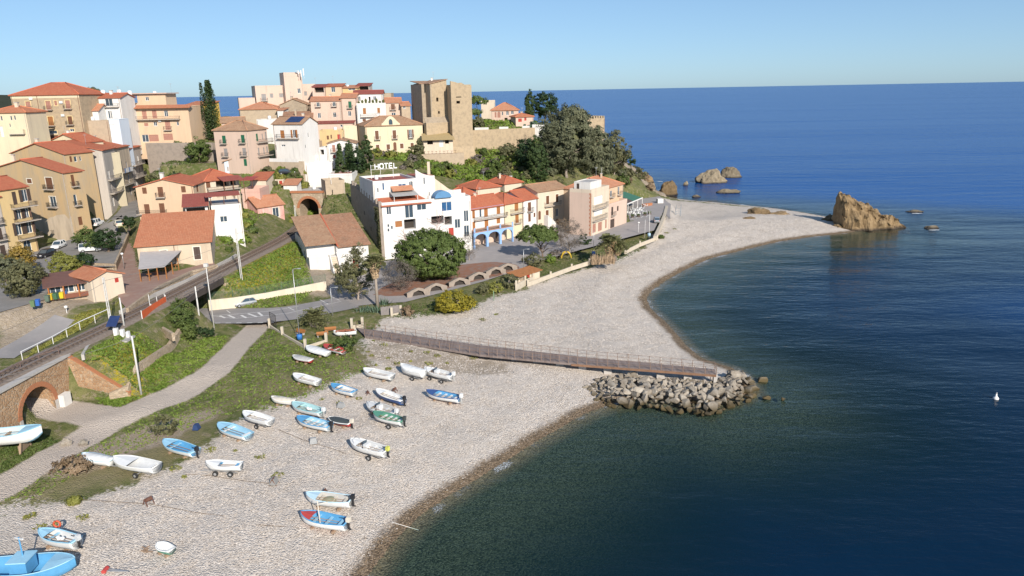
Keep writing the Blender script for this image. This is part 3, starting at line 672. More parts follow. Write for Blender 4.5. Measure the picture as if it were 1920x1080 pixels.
            g = MB(); bx(g, a0 + t * .5, a1 - t * .5, 0.13, 0.15, b0 + t * .5, b1 - t * .5); H.part(g, 'pane', GLASSB if 'u' in kind else GLASS, win)
            if c == 'o':
                for x0, x1 in ((a0 - w * 0.52, a0 - 0.03), (a1 + 0.03, a1 + w * 0.52)):
                    l = MB(); s.leaf(bx, l, x0, x1, -0.09, -0.02, b0, b1); H.part(l, 'shutter', shut_m(col), win)
        elif c == 's':
            f = MB(); t = 0.07
            for x0, x1, z0, z1 in ((a0, a0 + t, b0, b1), (a1 - t, a1, b0, b1), (a0 + t, a1 - t, b1 - t, b1), (a0 + t, a1 - t, b0, b0 + t)): bx(f, x0, x1, 0.04, 0.16, z0, z1)
            win = H.part(f, 'window', shut_m(col))
            m = (a0 + a1) / 2
            for x0, x1 in ((a0 + t, m - .015), (m + .015, a1 - t)):
                l = MB(); s.leaf(bx, l, x0, x1, 0.07, 0.12, b0 + t, b1 - t); H.part(l, 'shutter', shut_m(col), win)
        elif c == 'd':
            f = MB(); t = 0.1
            for x0, x1, z0, z1 in ((a0, a0 + t, b0, b1), (a1 - t, a1, b0, b1), (a0 + t, a1 - t, b1 - t, b1)): bx(f, x0, x1, 0.05, 0.17, z0, z1)
            win = H.part(f, 'door', shut_m(col))
            l = MB(); s.leaf(bx, l, a0 + t, a1 - t, 0.09, 0.15, b0, b1 - t); H.part(l, 'door_leaf', shut_m(col), win)
        elif c == 'r':
            f = MB(); n = max(3, int(h / 0.22))
            for i in range(n): bx(f, a0 + .02, a1 - .02, 0.10 if i % 2 else 0.13, 0.18, b0 + h * i / n, b0 + h * (i + 1) / n - 0.004)
            win = H.part(f, 'rolling_shutter', shut_m(col))
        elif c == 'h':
            f = MB(); bx(f, a0 + .02, a1 - .02, 1.50, 1.56, b0 + .02, b1 - .02); win = H.part(f, 'shade_panel', DARK)  # dark sheet added in the recess, painting the opening's shade
        if '^' in kind:                                          # round head: corners of the hole filled in
            f = MB(); r_ = w / 2; zc = b1 - min(r_, h * 0.8); ry = b1 - zc; N = 8
            for sg in (-1, 1):
                P = [((a0 + a1) / 2 + sg * r_ * math.cos(t), zc + ry * math.sin(t)) for t in [math.pi / 2 * i / N for i in range(N + 1)]]
                cn = ((a0 + a1) / 2 + sg * r_, b1)
                vs = [fm(x, 0.004, z) for x, z in P] + [fm(cn[0], 0.004, cn[1])]; vs += [fm(x, 0.17, z) for x, z in P]
                f.add(vs, [(i, i + 1, N + 1) for i in range(N)] + [(i, i + 1, N + 3 + i, N + 2 + i) for i in range(N)])
            H.part(f, 'arch_head', s.wm)
        if '+' in kind:
            f = MB(); t = 0.16
            for x0, x1, z0, z1 in ((a0 - t, a0, b0 - (0 if c in 'dD' else t), b1 + t), (a1, a1 + t, b0 - (0 if c in 'dD' else t), b1 + t), (a0, a1, b1, b1 + t)) + (() if c in 'dD' else ((a0, a1, b0 - t, b0),)): bx(f, x0, x1, -0.035, 0.05, z0, z1)
            H.part(f, 'surround', s.trim)
        elif '_' in kind and win:
            f = MB(); bx(f, a0 - 0.1, a1 + 0.1, -0.08, 0.03, b0 - 0.1, b0 - 0.005); H.part(f, 'sill', s.trim, win)
        if 'b' in kind: s.balcony(fm, bx, a0 - 0.4, a1 + 0.4, b0 - 0.14, b0 + 0.95, kind)
        if '#' in kind:                                          # iron grille or low guard rail across the opening
            f = MB(); 
            for i in range(int(w / 0.16) + 1): bx(f, a0 + i * 0.16, a0 + i * 0.16 + 0.025, 0.0, 0.03, b0, b0 + min(h, 1.0))
            bx(f, a0, a1, -0.005, 0.035, b0 + min(h, 1.0), b0 + min(h, 1.0) + .05); H.part(f, 'guard_rail', s.rail, win)
    def leaf(s, bx, l, x0, x1, n0, n1, z0, z1):
        t = min(0.07, (x1 - x0) * 0.2)
        bx(l, x0, x0 + t, n0, n1, z0, z1); bx(l, x1 - t, x1, n0, n1, z0, z1)
        k = max(3, min(12, int((z1 - z0) / 0.18)))
        for i in range(k):
            a = z0 + (z1 - z0) * i / k; b = z0 + (z1 - z0) * (i + 1) / k
            m = n0 + (n1 - n0) * (0.15 if i in (0, k - 1) else 0.45 + 0.25 * (i % 2))
            bx(l, x0 + t, x1 - t, m, n1, a, b)
    def balcony(s, fm, bx, a0, a1, b0, b1, kind):
        H = s.H; dp = 1.15 if 'w' in kind else 0.85
        f = MB(); bx(f, a0, a1, -dp, 0.0, b0, b0 + 0.14)
        n = max(2, int((a1 - a0) / 1.6) + 1)
        for i in range(n): x = a0 + 0.15 + (a1 - a0 - 0.42) * i / (n - 1); bx(f, x, x + 0.12, -dp * 0.75, 0.0, b0 - 0.16, b0 - 0.002)
        B = H.part(f, 'balcony', mat('balcony_slab', (0.52, 0.45, 0.38), 0.9, 0.12))
        zt = max(b0 + 0.9, b1)
        if 'S' in kind:
            f = MB(); bx(f, a0, a1, -dp, -dp + 0.12, b0 + 0.141, zt); bx(f, a0, a0 + .12, -dp + .121, 0, b0 + 0.141, zt); bx(f, a1 - .12, a1, -dp + .121, 0, b0 + 0.141, zt)
            H.part(f, 'balcony_wall', s.wm, B); return
        f = MB(); st = 0.16 if s.L.y < 175 else 0.24
        m = int((a1 - a0) / st)
        for i in range(m + 1): x = a0 + 0.03 + (a1 - a0 - 0.06) * i / max(m, 1); bx(f, x - .012, x + .012, -dp + .03, -dp + .055, b0 + 0.14, zt)
        for x in (a0 + .03, a1 - .03):
            for i in range(1, int(dp / st)): bx(f, x - .012, x + .012, -dp + .03 + i * st, -dp + .055 + i * st, b0 + 0.14, zt)
        bx(f, a0, a1, -dp + .02, -dp + .07, zt, zt + .05)
        for x in (a0, a1 - .05): bx(f, x, x + .05, -dp + .071, 0, zt, zt + .05)
        H.part(f, 'railing', s.rail, B)

def tiled(H, planes, tk, thick=0.16):
    """roof slopes as slabs with tile UVs in metres; world coordinates"""
    b = MB(); b.uv = []
    for P in planes:
        P = [Vector(p) for p in P]; e = (P[1] - P[0]).normalized(); nrm = e.cross(P[-1] - P[0]).normalized()
        if nrm.z < 0: nrm = -nrm
        dn = nrm.cross(e); n = len(P)
        vs = P + [p - nrm * thick for p in P]
        fs = [tuple(range(n)), tuple(range(2 * n - 1, n - 1, -1))] + [(i, n + i, n + (i + 1) % n, (i + 1) % n) for i in range(n)]
        b.add(vs, fs)
        for f in fs:
            for i in f: q = vs[i] - P[0]; b.uv.append((q.dot(e), q.dot(dn)))
    return H.part(b, 'roof', roof_m(tk))

def chimney(H, p, w=0.6, h=1.2, wall='cream'):
    b = MB(); b.box(p[0] - w / 2, p[0] + w / 2, p[1] - w / 2, p[1] + w / 2, p[2], p[2] + h); c = H.part(b, 'chimney', wall_m(wall))
    b = MB(); b.box(p[0] - w * .65, p[0] + w * .65, p[1] - w * .65, p[1] + w * .65, p[2] + h + 0.002, p[2] + h + 0.14); H.part(b, 'chimney_cap', roof_m('terra') if False else CONC, c)
def antenna(H, p, h=2.0):
    b = MB(); b.tube([p, (p[0], p[1], p[2] + h)], 0.03, 5)
    for i in range(4): z = p[2] + h - 0.12 * i; l = 0.5 - 0.08 * i; b.bar((p[0] - l, p[1], z), (p[0] + l, p[1], z), 0.025)
    H.part(b, 'antenna', mat('galvanised', (0.55, 0.55, 0.55), 0.4, 0.08, metal=0.6))
def water_tank(H, p, r=0.55, h=1.1):
    b = MB(); b.lathe([(r * .9, 0), (r, .08), (r, h * .85), (r * .75, h), (0.15, h * 1.04)], 10, p); H.part(b, 'water_tank', mat('tank_white', (0.75, 0.75, 0.74), 0.5, 0.05), None, True)
def ac_unit(H, blk, k, u, v):
    a, z = blk.hit(k, u, v); fm = blk.FM(k); b = MB()
    b.add([fm(x, n, zz) for zz in (z - .3, z + .3) for n in (-.32, 0.0) for x in (a - .42, a + .42)], BXF)
    H.part(b, 'air_conditioner', mat('ac_white', (0.7, 0.7, 0.68), 0.5, 0.05))
# ------------------------------------------------------------------ the town
def zo(x0, y0, ops):
    """openings read off an enlarged view whose corner is (x0, y0), six to one"""
    return [(o[0], x0 + o[1] / 6, y0 + o[2] / 6, o[3] / 6, o[4] / 6) + tuple(o[5:]) for o in ops]
def zB(x0, y0, f, xa, xb, ya, yb, kind='B'):                     # a long balcony between two columns
    return (f, x0 + (xa + xb) / 12, y0 + (ya + yb) / 12, (xb - xa) / 6, (yb - ya) / 6, kind)
def blk(H, l, r, z0, D, wall, roof=None, ops=(), **k):
    a, b = at(*l), at(*r)
    if isinstance(z0, tuple): z0 = at(z0[0], z0[1], l[2]).z
    return Block(H, a, b, z0, (a.z + b.z) / 2, D, wall, roof, ops, **k)

# ---- seafront row
def hotel():
    H = House('hotel', 'white hotel with crenellated stone side and sign on its roof', 'hotel')
    L, R = Vector((-28.5, 158.6)), Vector((-9.3, 167.8))
    q = (600, 290)
    ops = zo(*q, [('f',775,622,55,108,'g_'),('f',770,800,22,34,'g'),('f',771,850,22,36,'g'),('f',810,820,22,40,'g'),('f',1003,637,95,150,'g+'),('f',1143,585,108,78,'G'),('f',1425,563,116,145,'gu'),
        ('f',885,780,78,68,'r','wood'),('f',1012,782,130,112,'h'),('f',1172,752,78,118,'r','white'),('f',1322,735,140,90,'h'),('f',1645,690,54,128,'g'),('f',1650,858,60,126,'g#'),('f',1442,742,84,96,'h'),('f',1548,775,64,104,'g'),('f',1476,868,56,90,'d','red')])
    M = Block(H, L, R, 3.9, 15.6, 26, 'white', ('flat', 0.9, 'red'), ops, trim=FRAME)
    x, n = M.x, M.n
    # lean-to of red tiles over the left half
    a = L + x.xy * 0.1; P = lambda s, d, z: Vector((L.x + x.x * s + n.x * d, L.y + x.y * s + n.y * d, z))
    tiled(H, [[P(-.2, -.45, 15.75), P(11.6, -.45, 15.75), P(9.8, 3.6, 17.1), P(-.2, 3.6, 17.1)]], 'red')
    # set-back upper storey and its curved gables
    p0, p1 = P(-0.6, 4.0, 0), P(9.6, 4.0, 0)
    U = Block(H, p0, p1, 15.6, 20.4, 12, 'white', ('flat', 0.5, 'red'), zo(*q, [('f',580,375,28,70,'g'),('f',652,400,16,50,'g'),('f',712,355,22,90,'gu'),('f',925,362,90,70,'Gu'),('f',1025,345,46,110,'g^')]), trim=FRAME)
    tiled(H, [[P(3.4, 2.3, 18.6), P(8.4, 2.3, 18.6), P(8.4, 3.99, 19.5), P(3.4, 3.99, 19.5)]], 'terra')
    b = MB(); b.slab([P(3.0, 0.6, 17.6), P(8.9, 0.6, 17.6), P(8.9, 3.9, 18.3), P(3.0, 3.9, 18.3)], 0.06); H.part(b, 'awning', mat('awning_grey', (0.38, 0.37, 0.36), 0.8))
    for s in (3.2, 8.7): b = MB(); b.bar(P(s, .8, 15.7), P(s, .8, 17.6), .1); H.part(b, 'awning_post', FRAME)
    T = Block(H, P(9.62, 4.3, 0), P(14.2, 4.3, 0), 15.6, 21.2, 7, 'white', None, zo(*q, [('f',1173,295,16,75,'g')]), trim=FRAME)
    b = MB(); prof = [(0, 0)] + [(4.58 * i / 10, 1.7 * (1 - i / 10) ** 2.2) for i in range(11)] + [(4.58, 0)]
    for d in (0, 0.35): pass
    vs = [P(9.62 + s, 4.3 + d, 21.2 + h) for d in (0, 0.4) for s, h in prof[1:-1] + [(4.58, -.01), (0, -.01)]]
    m = len(vs) // 2; b.add(vs, [tuple(range(m)), tuple(range(2 * m - 1, m - 1, -1))] + [(i, m + i, m + (i + 1) % m, (i + 1) % m) for i in range(m)]); H.part(b, 'curved_gable', wall_m('white'))
    b = MB(); b.slab([P(9.62, 4.7, 21.22), P(14.2, 4.7, 21.22), P(14.2, 11.3, 21.22), P(9.62, 11.3, 21.22)], 0.1); H.part(b, 'roof_terrace', mat('terrace_red', (0.36, 0.11, 0.08), 0.85))
    b = MB(); b.box(-.3, .3, -.3, .3, 0, 3.0, M=Matrix.Translation(P(13.8, 7, 21.2))); H.part(b, 'chimney', wall_m('cream'))
    # stair flank and stepped parapets to the right
    b = MB(); b.add([P(14.2, d, z) for d in (6.0, 6.6) for z in (15.7,)] + [P(20.6, d, 15.7) for d in (6.0, 6.6)] + [P(14.2, d, 20.8) for d in (6.0, 6.6)] + [P(14.2 + 5.6, d, 16.4) for d in (6.0, 6.6)],
        [(0, 2, 6, 4), (1, 5, 7, 3), (4, 6, 7, 5), (2, 3, 7, 6), (0, 4, 5, 1)]); H.part(b, 'stair_flank', wall_m('cream'))
    for s0, s1, d, z in ((11.7, 20.9, 2.2, 16.9), (12.6, 20.4, 3.6, 17.6)):
        b = MB(); vs = [P(s, dd, zz) for zz in (15.62, z) for dd in (d, d + .4) for s in (s0, s1)]
        b.add(vs, BXF); H.part(b, 'parapet_step', wall_m('white'))
    # blue barrel canopy over the corner window
    a0, zc = M.hit('f', 1375 / 6 + 600 - 15, 290 + 490 / 6); a1, _ = M.hit('f', 1375 / 6 + 600 + 16, 290 + 488 / 6); zc += 3.9
    b = MB(); N = 12; vs = [P((a0 + a1) / 2 + (a1 - a0) / 2 * math.cos(math.pi * i / N), d, zc + 1.55 * math.sin(math.pi * i / N)) for d in (-.6, 1.8) for i in range(N + 1)]
    b.add(vs, [(i, i + 1, N + 2 + i, N + 1 + i) for i in range(N)] + [tuple(range(N + 1)), tuple(range(2 * N + 1, N, -1))]); H.part(b, 'barrel_canopy', mat('canopy_blue', (0.10, 0.24, 0.42), 0.6))
    # stone flank: old castle wall with merlons running back to a square tower
    gs = wall_m('greyst'); fl = MB()
    A, Bk = P(-0.55, 0.2, 0), P(-0.55, 26, 0); N = 22
    for i in range(N):
        s0, s1 = 25.6 * i / N, 25.6 * (i + .62 if i % 2 else i + 1) / N
        zt = 15.8 + 2.4 * i / N
        vs = [P(w, 0.2 + s, z) for z in (2.5, zt) for s in (25.6 * i / N, 25.6 * (i + 1) / N) for w in (-.62, -.004)]
        fl.add(vs, BXF)
    H.part(fl, 'stone_wall', gs)
    for i in range(0, N, 2):
        zt = 15.8 + 2.4 * i / N; mb = MB(); s0 = 0.2 + 25.6 * i / N
        vs = [P(w, s, z) for z in (zt + .002, zt + 1.0) for s in (s0, s0 + 0.85) for w in (-.62, -.03)]
        mb.add(vs, BXF); H.part(mb, 'merlon', gs)
    for s, z in ((8, 9), (13, 12), (18, 10)):
        mb = MB(); vs = [P(w, ss, zz) for zz in (z, z + .9) for ss in (s, s + .35) for w in (-.66, -.6)]
        mb.add(vs, BXF); H.part(mb, 'painted_loophole', DARK)  # dark slabs on the wall face, the slits' shade put into their colour
    t0, t1 = at(610, 346, 184.5), at(646, 343, 186.5)
    Tw = Block(H, t0, t1, 7.5, 17.7, 6, 'tan', ('flat', 0.9, None), zo(*q, [('f',140,425,10,60,'h'),('f',128,570,10,60,'h')]))
    bk = blk(H, (615, 330, 192), (660, 328, 192), 14, 8, 'white', ('flat', 0.5, 'red'))
    # sign frame and letters
    so = P(0.4, 8.5, 20.9); dx = x
    S = MB(); S.bar(so, so + Vector((0, 0, 3.2)), 0.09); S.bar(so + dx * 2.2, so + dx * 2.2 + Vector((0, 0, 2.2)), .07); S.bar(so + dx * 5.2, so + dx * 5.2 + Vector((0, 0, 2.2)), .07)
    S.bar(so + Vector((0, 0, 2.1)), so + dx * 5.9 + Vector((0, 0, 2.1)), .07); S.bar(so + Vector((0, 0, 3.0)), so + dx * 1.0 + Vector((0, 0, 3.0)), .05); sg = H.part(S, 'sign_frame', FRAME)
    LET = {'H': [(0, 0, 0, 1), (.8, 0, .8, 1), (0, .5, .8, .5)], 'O': [(.15, 0, .65, 0), (.65, 0, .85, .25), (.85, .25, .85, .75), (.85, .75, .65, 1), (.65, 1, .15, 1), (.15, 1, 0, .75), (0, .75, 0, .25), (0, .25, .15, 0)],
           'T': [(0, 1, .8, 1), (.4, 0, .4, 1)], 'E': [(0, 0, 0, 1), (0, 1, .7, 1), (0, .5, .6, .5), (0, 0, .7, 0)], 'L': [(0, 0, 0, 1), (0, 0, .7, 0)]}
    pos = so + dx * 0.95 + Vector((0, 0, 2.25)) - Vector((n.x, n.y, 0)) * 0.1
    for ch in 'HOTEL':
        lm = MB()
        for k, (x0, y0, x1, y1) in enumerate(LET[ch]): lm.bar(pos + dx * x0 * 1.0 + Vector((0, 0, y0 * 1.1)), pos + dx * x1 * 1.0 + Vector((0, 0, y1 * 1.1)), 0.17 + k * .004, 0.23 + k * .004)
        H.part(lm, 'sign_letter', mat('sign_white', (0.85, 0.85, 0.85), 0.5, 0.02), sg); pos = pos + dx * 1.12
    b = MB(); pt = P(-4.2, 31, 17.7); b.tube([pt, pt + Vector((0, 0, 4))], 0.06, 6); H.part(b, 'mast', FRAME)
    return M
HOT = hotel()

def arcade_house():
    H = House('arcade_house', 'white house with brown shutters behind a pale blue arcade', 'house')
    q = (860, 300); L, R = Vector((-11.1, 171.5)), Vector((-1.7, 179.6))
    ops = zo(*q, [('f',168,608,30,98,'s','wood'),('f',247,590,24,108,'g'),('f',307,588,42,102,'s','wood'),('f',447,562,40,94,'s','wood'),('f',172,742,30,94,'s','wood'),('f',313,718,42,98,'s','wood'),('f',447,678,40,70,'s','wood')]) + [zB(*q,'f',165,535,625,655)]
    M = Block(H, L, R, 3.5, 12.5, 8.5, 'white', ('gable_x', 2.3, 'red'), ops)
    b = MB(); vs = [M.FM('f')(a, nn, z) for z in (8.7, 9.02) for nn in (-.05, 0.0) for a in (0, M.W)]; b.add(vs, BXF); H.part(b, 'eave_band', mat('blue_paint', (0.22, 0.42, 0.75), 0.6))
    blue = mat('arcade_blue', (0.27, 0.45, 0.76), 0.65, 0.08); A0, A1 = Vector((-8.8, 168.8, 0)), Vector((0.6, 176.9, 0))
    arcade(H, A0, A1, 3.5, 7.3, 3, blue, 0.45)
    t = (A1 - A0).normalized(); n = Vector((-t.y, t.x, 0)); W_ = (A1 - A0).length
    b = MB(); b.slab([A0 + Vector((0, 0, 7.45)), A1 + Vector((0, 0, 7.45)), A1 + n * 3.52 + Vector((0, 0, 7.45)), A0 + n * 3.52 + Vector((0, 0, 7.45))], 0.14); dk = H.part(b, 'terrace', mat('terrace_tile', (0.42, 0.25, 0.18), 0.85))
    for i in range(4):
        p = A0 + t * (0.2 + (W_ - .4) * i / 3); b = MB(); b.bar(p + Vector((0, 0, 7.46)), p + Vector((0, 0, 8.5)), .35); H.part(b, 'terrace_pier', blue)
    b = MB()
    for z in (7.75, 8.05, 8.38): b.bar(A0 + Vector((0, 0, z)), A1 + Vector((0, 0, z)), .05)
    H.part(b, 'railing', IRON, dk)
    b = MB(); vs = [A0 + n * d + t * s + Vector((0, 0, z)) for z in (3.4, 7.3) for d in (3.38, 3.48) for s in (0, W_)]; b.add(vs, BXF); H.part(b, 'shop_wall', wall_m('palepk'))
    for i in range(3):
        p = A0 + n * 3.3 + t * (2 + i * 3.8); b = MB(); b.bar(p + Vector((0, 0, 3.5)), p + Vector((0, 0, 5.9)), 1.3, .1); H.part(b, 'door', shut_m('dark'))
def arcade(H, A, B, z0, z1, n, m, th):
    t = (B - A).normalized(); i_ = Vector((-t.y, t.x, 0)); Wd = (B - A).length; bay = Wd / n; N = 10
    b = MB()
    def col(s0, s1, za0, za1):
        vs = [A + t * s + i_ * d + Vector((0, 0, z)) for d in (0, th) for s, z in ((s0, za0), (s1, za1), (s1, z1), (s0, z1))]
        b.add(vs, [(0, 1, 2, 3), (7, 6, 5, 4), (0, 4, 5, 1), (1, 5, 6, 2), (2, 6, 7, 3), (3, 7, 4, 0)])
    pw = 0.55; zs = z1 - 1.55
    for k in range(n):
        s = k * bay; col(s, s + pw / 2, z0 - .3, z0 - .3); col(s + bay - pw / 2, s + bay, z0 - .3, z0 - .3)
        for j in range(N):
            f0, f1 = j / N, (j + 1) / N; w = bay - pw; hh = lambda f: zs + 1.15 * math.sqrt(max(0, 1 - (2 * f - 1) ** 2))
            col(s + pw / 2 + w * f0, s + pw / 2 + w * f1, hh(f0), hh(f1))
    return H.part(b, 'arcade', m)
arcade_house()
q = (860, 300)
H = House('yellow_house', 'narrow yellow house with orange shutters and iron balcony beside the arcade')
Block(H, (-1.45, 179.9), (3.2, 185.0), 3.5, 12.6, 8.5, 'paleyel', ('hip', 2.0, 'red'), zo(*q, [('f',650,520,42,104,'s','wood'),('f',656,658,38,108,'s','wood')]) + [zB(*q,'f',575,722,545,598), zB(*q,'f',620,690,668,712)])
H = House('white_house', 'narrow white house with brown shutters between yellow house and cream balcony house')
Block(H, (3.35, 185.1), (7.0, 189.0), 3.5, 12.7, 9, 'white', ('gable_x', 2.0, 'red'), zo(*q, [('f',797,525,35,98,'sb'),('f',797,648,28,90,'s'),('f',853,618,18,48,'s')]))
H = House('cream_house', 'cream and pink house with arched door and red-edged balcony behind the pines')
K = Block(H, (7.2, 189.2), (15.6, 196.8), 3.5, 14.2, 9, 'cream', ('gable_x', 1.4, 'old'), zo(*q, [('f',1000,450,34,94,'s+'),('f',1107,430,30,92,'s+'),('f',910,622,28,98,'s^'),('f',995,606,32,84,'s+'),('f',1106,590,30,88,'g'),('f',1112,706,40,90,'d'),('f',985,752,60,62,'d^')]) + [zB(*q,'f',962,1136,470,515)])
st = MB(); fm = K.FM('f')
for i in range(9): st.add([fm(2.2 + x, n, z) for z in (0, 4.2 - 0.45 * i) for n in (-1.6, -.01) for x in (.55 * i, .55 * i + .54)], BXF)
H.part(st, 'outside_stair', wall_m('white'))
H = House('palazzo', 'pale flat-roofed three-storey palazzo with brick-edged corner facing the piazza', 'building')
K = Block(H, (20.5, 181.9), (26.2, 190.7), 3.5, 14.6, 6.2, 'cream', ('flat', 0.8, 'grey'), zo(*q, [('f',1572,450,100,90,'r','white'),('f',1572,588,100,60,'r','white'),('f',1525,768,38,98,'r','rose'),('f',1590,748,44,98,'r','rose'),('f',1657,718,18,98,'r','rose')]) + [zB(*q,'f',1502,1655,492,545), zB(*q,'f',1500,1645,618,672)])
b = MB(); fm = K.FM('l'); b.add([fm(a, n, z) for z in (0, 11) for n in (-.03, -.003) for a in (0, K.D - .5)], BXF); H.part(b, 'side_render', wall_m('palepk'))
for i in range(22):                                              # brick quoins on the corner
    b = MB(); w = 0.5 if i % 2 else 0.3; z = 0.05 + i * 0.5
    b.add([fm(a, n, zz) for zz in (z, z + .44) for n in (-.07, -.001) for a in (K.D - w, K.D)], BXF); H.part(b, 'quoin', mat('quoin_brick', (0.5, 0.22, 0.13), 0.85))
K2 = Block(H, K.FM('f')(0.9, 0.8, 0), K.FM('f')(7.4, .8, 0), 14.58, 17.0, 4.6, 'white', ('flat', 0.15, 'grey'), [('l', 'm', 0.7, 1.5, 0.05, 2.1, 'd', 'dark')], base=0)
H = House('terrace_house', 'pink seafront house with roof terrace and old tiled upper floor by the restaurant')
K = Block(H, (26.3, 190.9), (32.6, 200.2), 3.5, 9.6, 7, 'palepk', ('flat', 0.7, 'tile'), zo(*q, [('f',1728,575,22,94,'sb','dark'),('f',1790,545,18,55,'s','dark'),('f',1730,713,48,98,'r','dark')]))
fm = K.FM('f')
Block(H, fm(-2.5, 2.4, 0), fm(13.5, 2.4, 0), 3.5, 14.2, 10, 'peach', ('hip', 2.4, 'terra'), zo(*q, [('f',1800,345,22,90,'gb'),('f',1880,318,20,90,'gb'),('f',1715,380,26,70,'gb')]))
for i, (l, r, D, rf, lb) in enumerate([((893,353,192),(938,349,197),9,'red','low house with broad red roof behind the arcade house'), ((946,344,201),(979,340,205),8,'red','small red-roofed house with white chimney at the foot of the meadow'), ((870,366,186),(892,361,190),6,'red','red-roofed annexe tucked against the hotel right flank')]):
    H = House('village_house', lb); k = blk(H, l, r, 4, D, 'cream', ('hip', 1.6, rf))
    if i == 1: chimney(H, at(958, 337, 206), .7, 1.0, 'white')

# ---- houses along the railway
H = House('railway_house', 'house with mottled brown tile roof and white terrace beside the railway')
d_ = Vector((0.9, 0.43, 0)).normalized(); n_ = Vector((-d_.y, d_.x, 0)); L0 = Vector((-41.2, 143.2, 0))
PP = lambda s, d, z: L0 + d_ * s + n_ * d + Vector((0, 0, z))
K = Block(H, PP(0, 2.2, 0), PP(5.7, 2.2, 0), 4.2, 10.6, 13, 'white', None, zo(520, 380, [('f',488,415,92,62,'s','red'),('f',630,420,48,100,'d','red')]) + [('l','m',1.2,2.6,1.2,5.2,'h^'),('l','m',5.2,6.8,1.0,4.6,'h^'),('l','m',9.2,11.2,0.6,4.2,'h^')])
K2 = Block(H, PP(5.7, 0.3, 0), PP(12.4, 0.3, 0), 4.2, 9.6, 15, 'white', None, [('f','m',3.2,4.4,0.1,2.3,'d','red')])
tiled(H, [[PP(-.5, .6, 10.25), PP(5.9, .6, 10.25), PP(5.9, 15.4, 14.1), PP(-.5, 15.4, 14.1)]], 'old'); tiled(H, [[PP(5.95, -.3, 9.45), PP(12.9, -.3, 9.45), PP(12.9, 15.4, 13.9), PP(5.95, 15.4, 13.9)]], 'brown')
b = MB(); b.tube([PP(5.92, -.3, 9.75), PP(5.92, 15.4, 14.15)], 0.2, 6); H.part(b, 'verge_tiles', mat('ridge_red', (0.5, 0.15, 0.1), 0.85))
b = MB(); b.prism([PP(0, 0, 0), PP(5.65, 0, 0), PP(5.65, 2.19, 0), PP(0, 2.19, 0)], 2.8, 7.6); H.part(b, 'terrace', wall_m('white'))
b = MB(); vs = [PP(s, d, z) for z in (7.61, 8.3) for d in (0, .2) for s in (0, 3.9)]; b.add(vs, BXF); H.part(b, 'terrace_parapet', wall_m('white'))
b = MB()
for i in range(10): vs = [PP(s, d, z) for z in (3.0, 7.5 - .4 * i) for d in (-.35 * i - .35, -.35 * i - .005) for s in (4.3, 5.5)]; b.add(vs, BXF)
H.part(b, 'outside_stair', wall_m('cream'))
for s in (4.05, 5.55):
    b = MB(); vs = [PP(x, d, z) for x in (s, s + .2) for d, z in ((0, 3), (-3.8, 3), (-3.8, 4.6), (0, 8.4))]; b.add(vs, [(0, 1, 2, 3), (7, 6, 5, 4), (0, 4, 5, 1), (1, 5, 6, 2), (2, 6, 7, 3), (3, 7, 4, 0)]); H.part(b, 'stair_wall', wall_m('white'))

H = House('mural_house', 'faded pink house with a painted wall and orange roof by the tracks')
a, bq = gnd(487, 426, 9.2), gnd(535, 418, 9.2)
K = Block(H, a, bq, 9.0, at(487, 388, a.y).z, 6.5, 'mural', ('gable_x', 2.0, 'terra'), zo(220, 270, [('f',1785,770,70,110,'g+'),('f',1675,905,42,90,'d','rose')]))
b = MB(); fm = K.FM('f')
for cx, cz, rr in ((1.3, 2.2, .55), (1.9, 1.7, .75), (1.1, 1.4, .6), (1.6, 2.9, .3)):
    N = 9; o = len(b.v); b.add([fm(cx + rr * math.cos(6.283 * i / N) * (1 + .2 * math.sin(i * 2.3)), -.006 - .001 * len(b.f), cz + rr * math.sin(6.283 * i / N)) for i in range(N)], [tuple(range(N))])
H.part(b, 'wall_painting', mat('painting_pale', (0.68, 0.50, 0.44), 0.9, 0.2, 2.0))

H = House('stone_house', 'low stone house with a broad orange tile roof beside the railway')
K = Block(H, (-68.9, 130.1), (-56.9, 133.9), 8.8, 13.7, 13.2, 'creamst', None, zo(220, 400, [('f',527,487,76,140,'s+','dark'),('f',898,447,74,140,'s+','dark')]))
fm = K.FM('f')
rf = tiled(H, [[fm(-.5, -.5, 4.75), fm(K.W + .4, -.5, 4.75), fm(K.W + .4, 13.3, 8.75), fm(-.5, 13.3, 8.75)]], 'orange')
b = MB()
for i in range(44): x = -.4 + i * .285; b.tube([fm(x, -.55, 4.74), fm(x, -.3, 4.83)], 0.11, 5)
H.part(b, 'eave_tiles', roof_m('orange'), rf)
for a in (0.0, K.W): b = MB(); b.add([fm(a, 0, 4.9), fm(a, 13.2, 4.9), fm(a, 13.2, 8.6), fm(a, 0, 4.75)], [(0, 1, 2, 3)]); H.part(b, 'gable_wall', wall_m('creamst'))
b = MB(); b.tube([fm(6.2, -.1, .2), fm(6.2, -.1, 4.7)], .06, 6); H.part(b, 'downpipe', mat('pipe_brown', (0.2, 0.11, 0.08), 0.6))

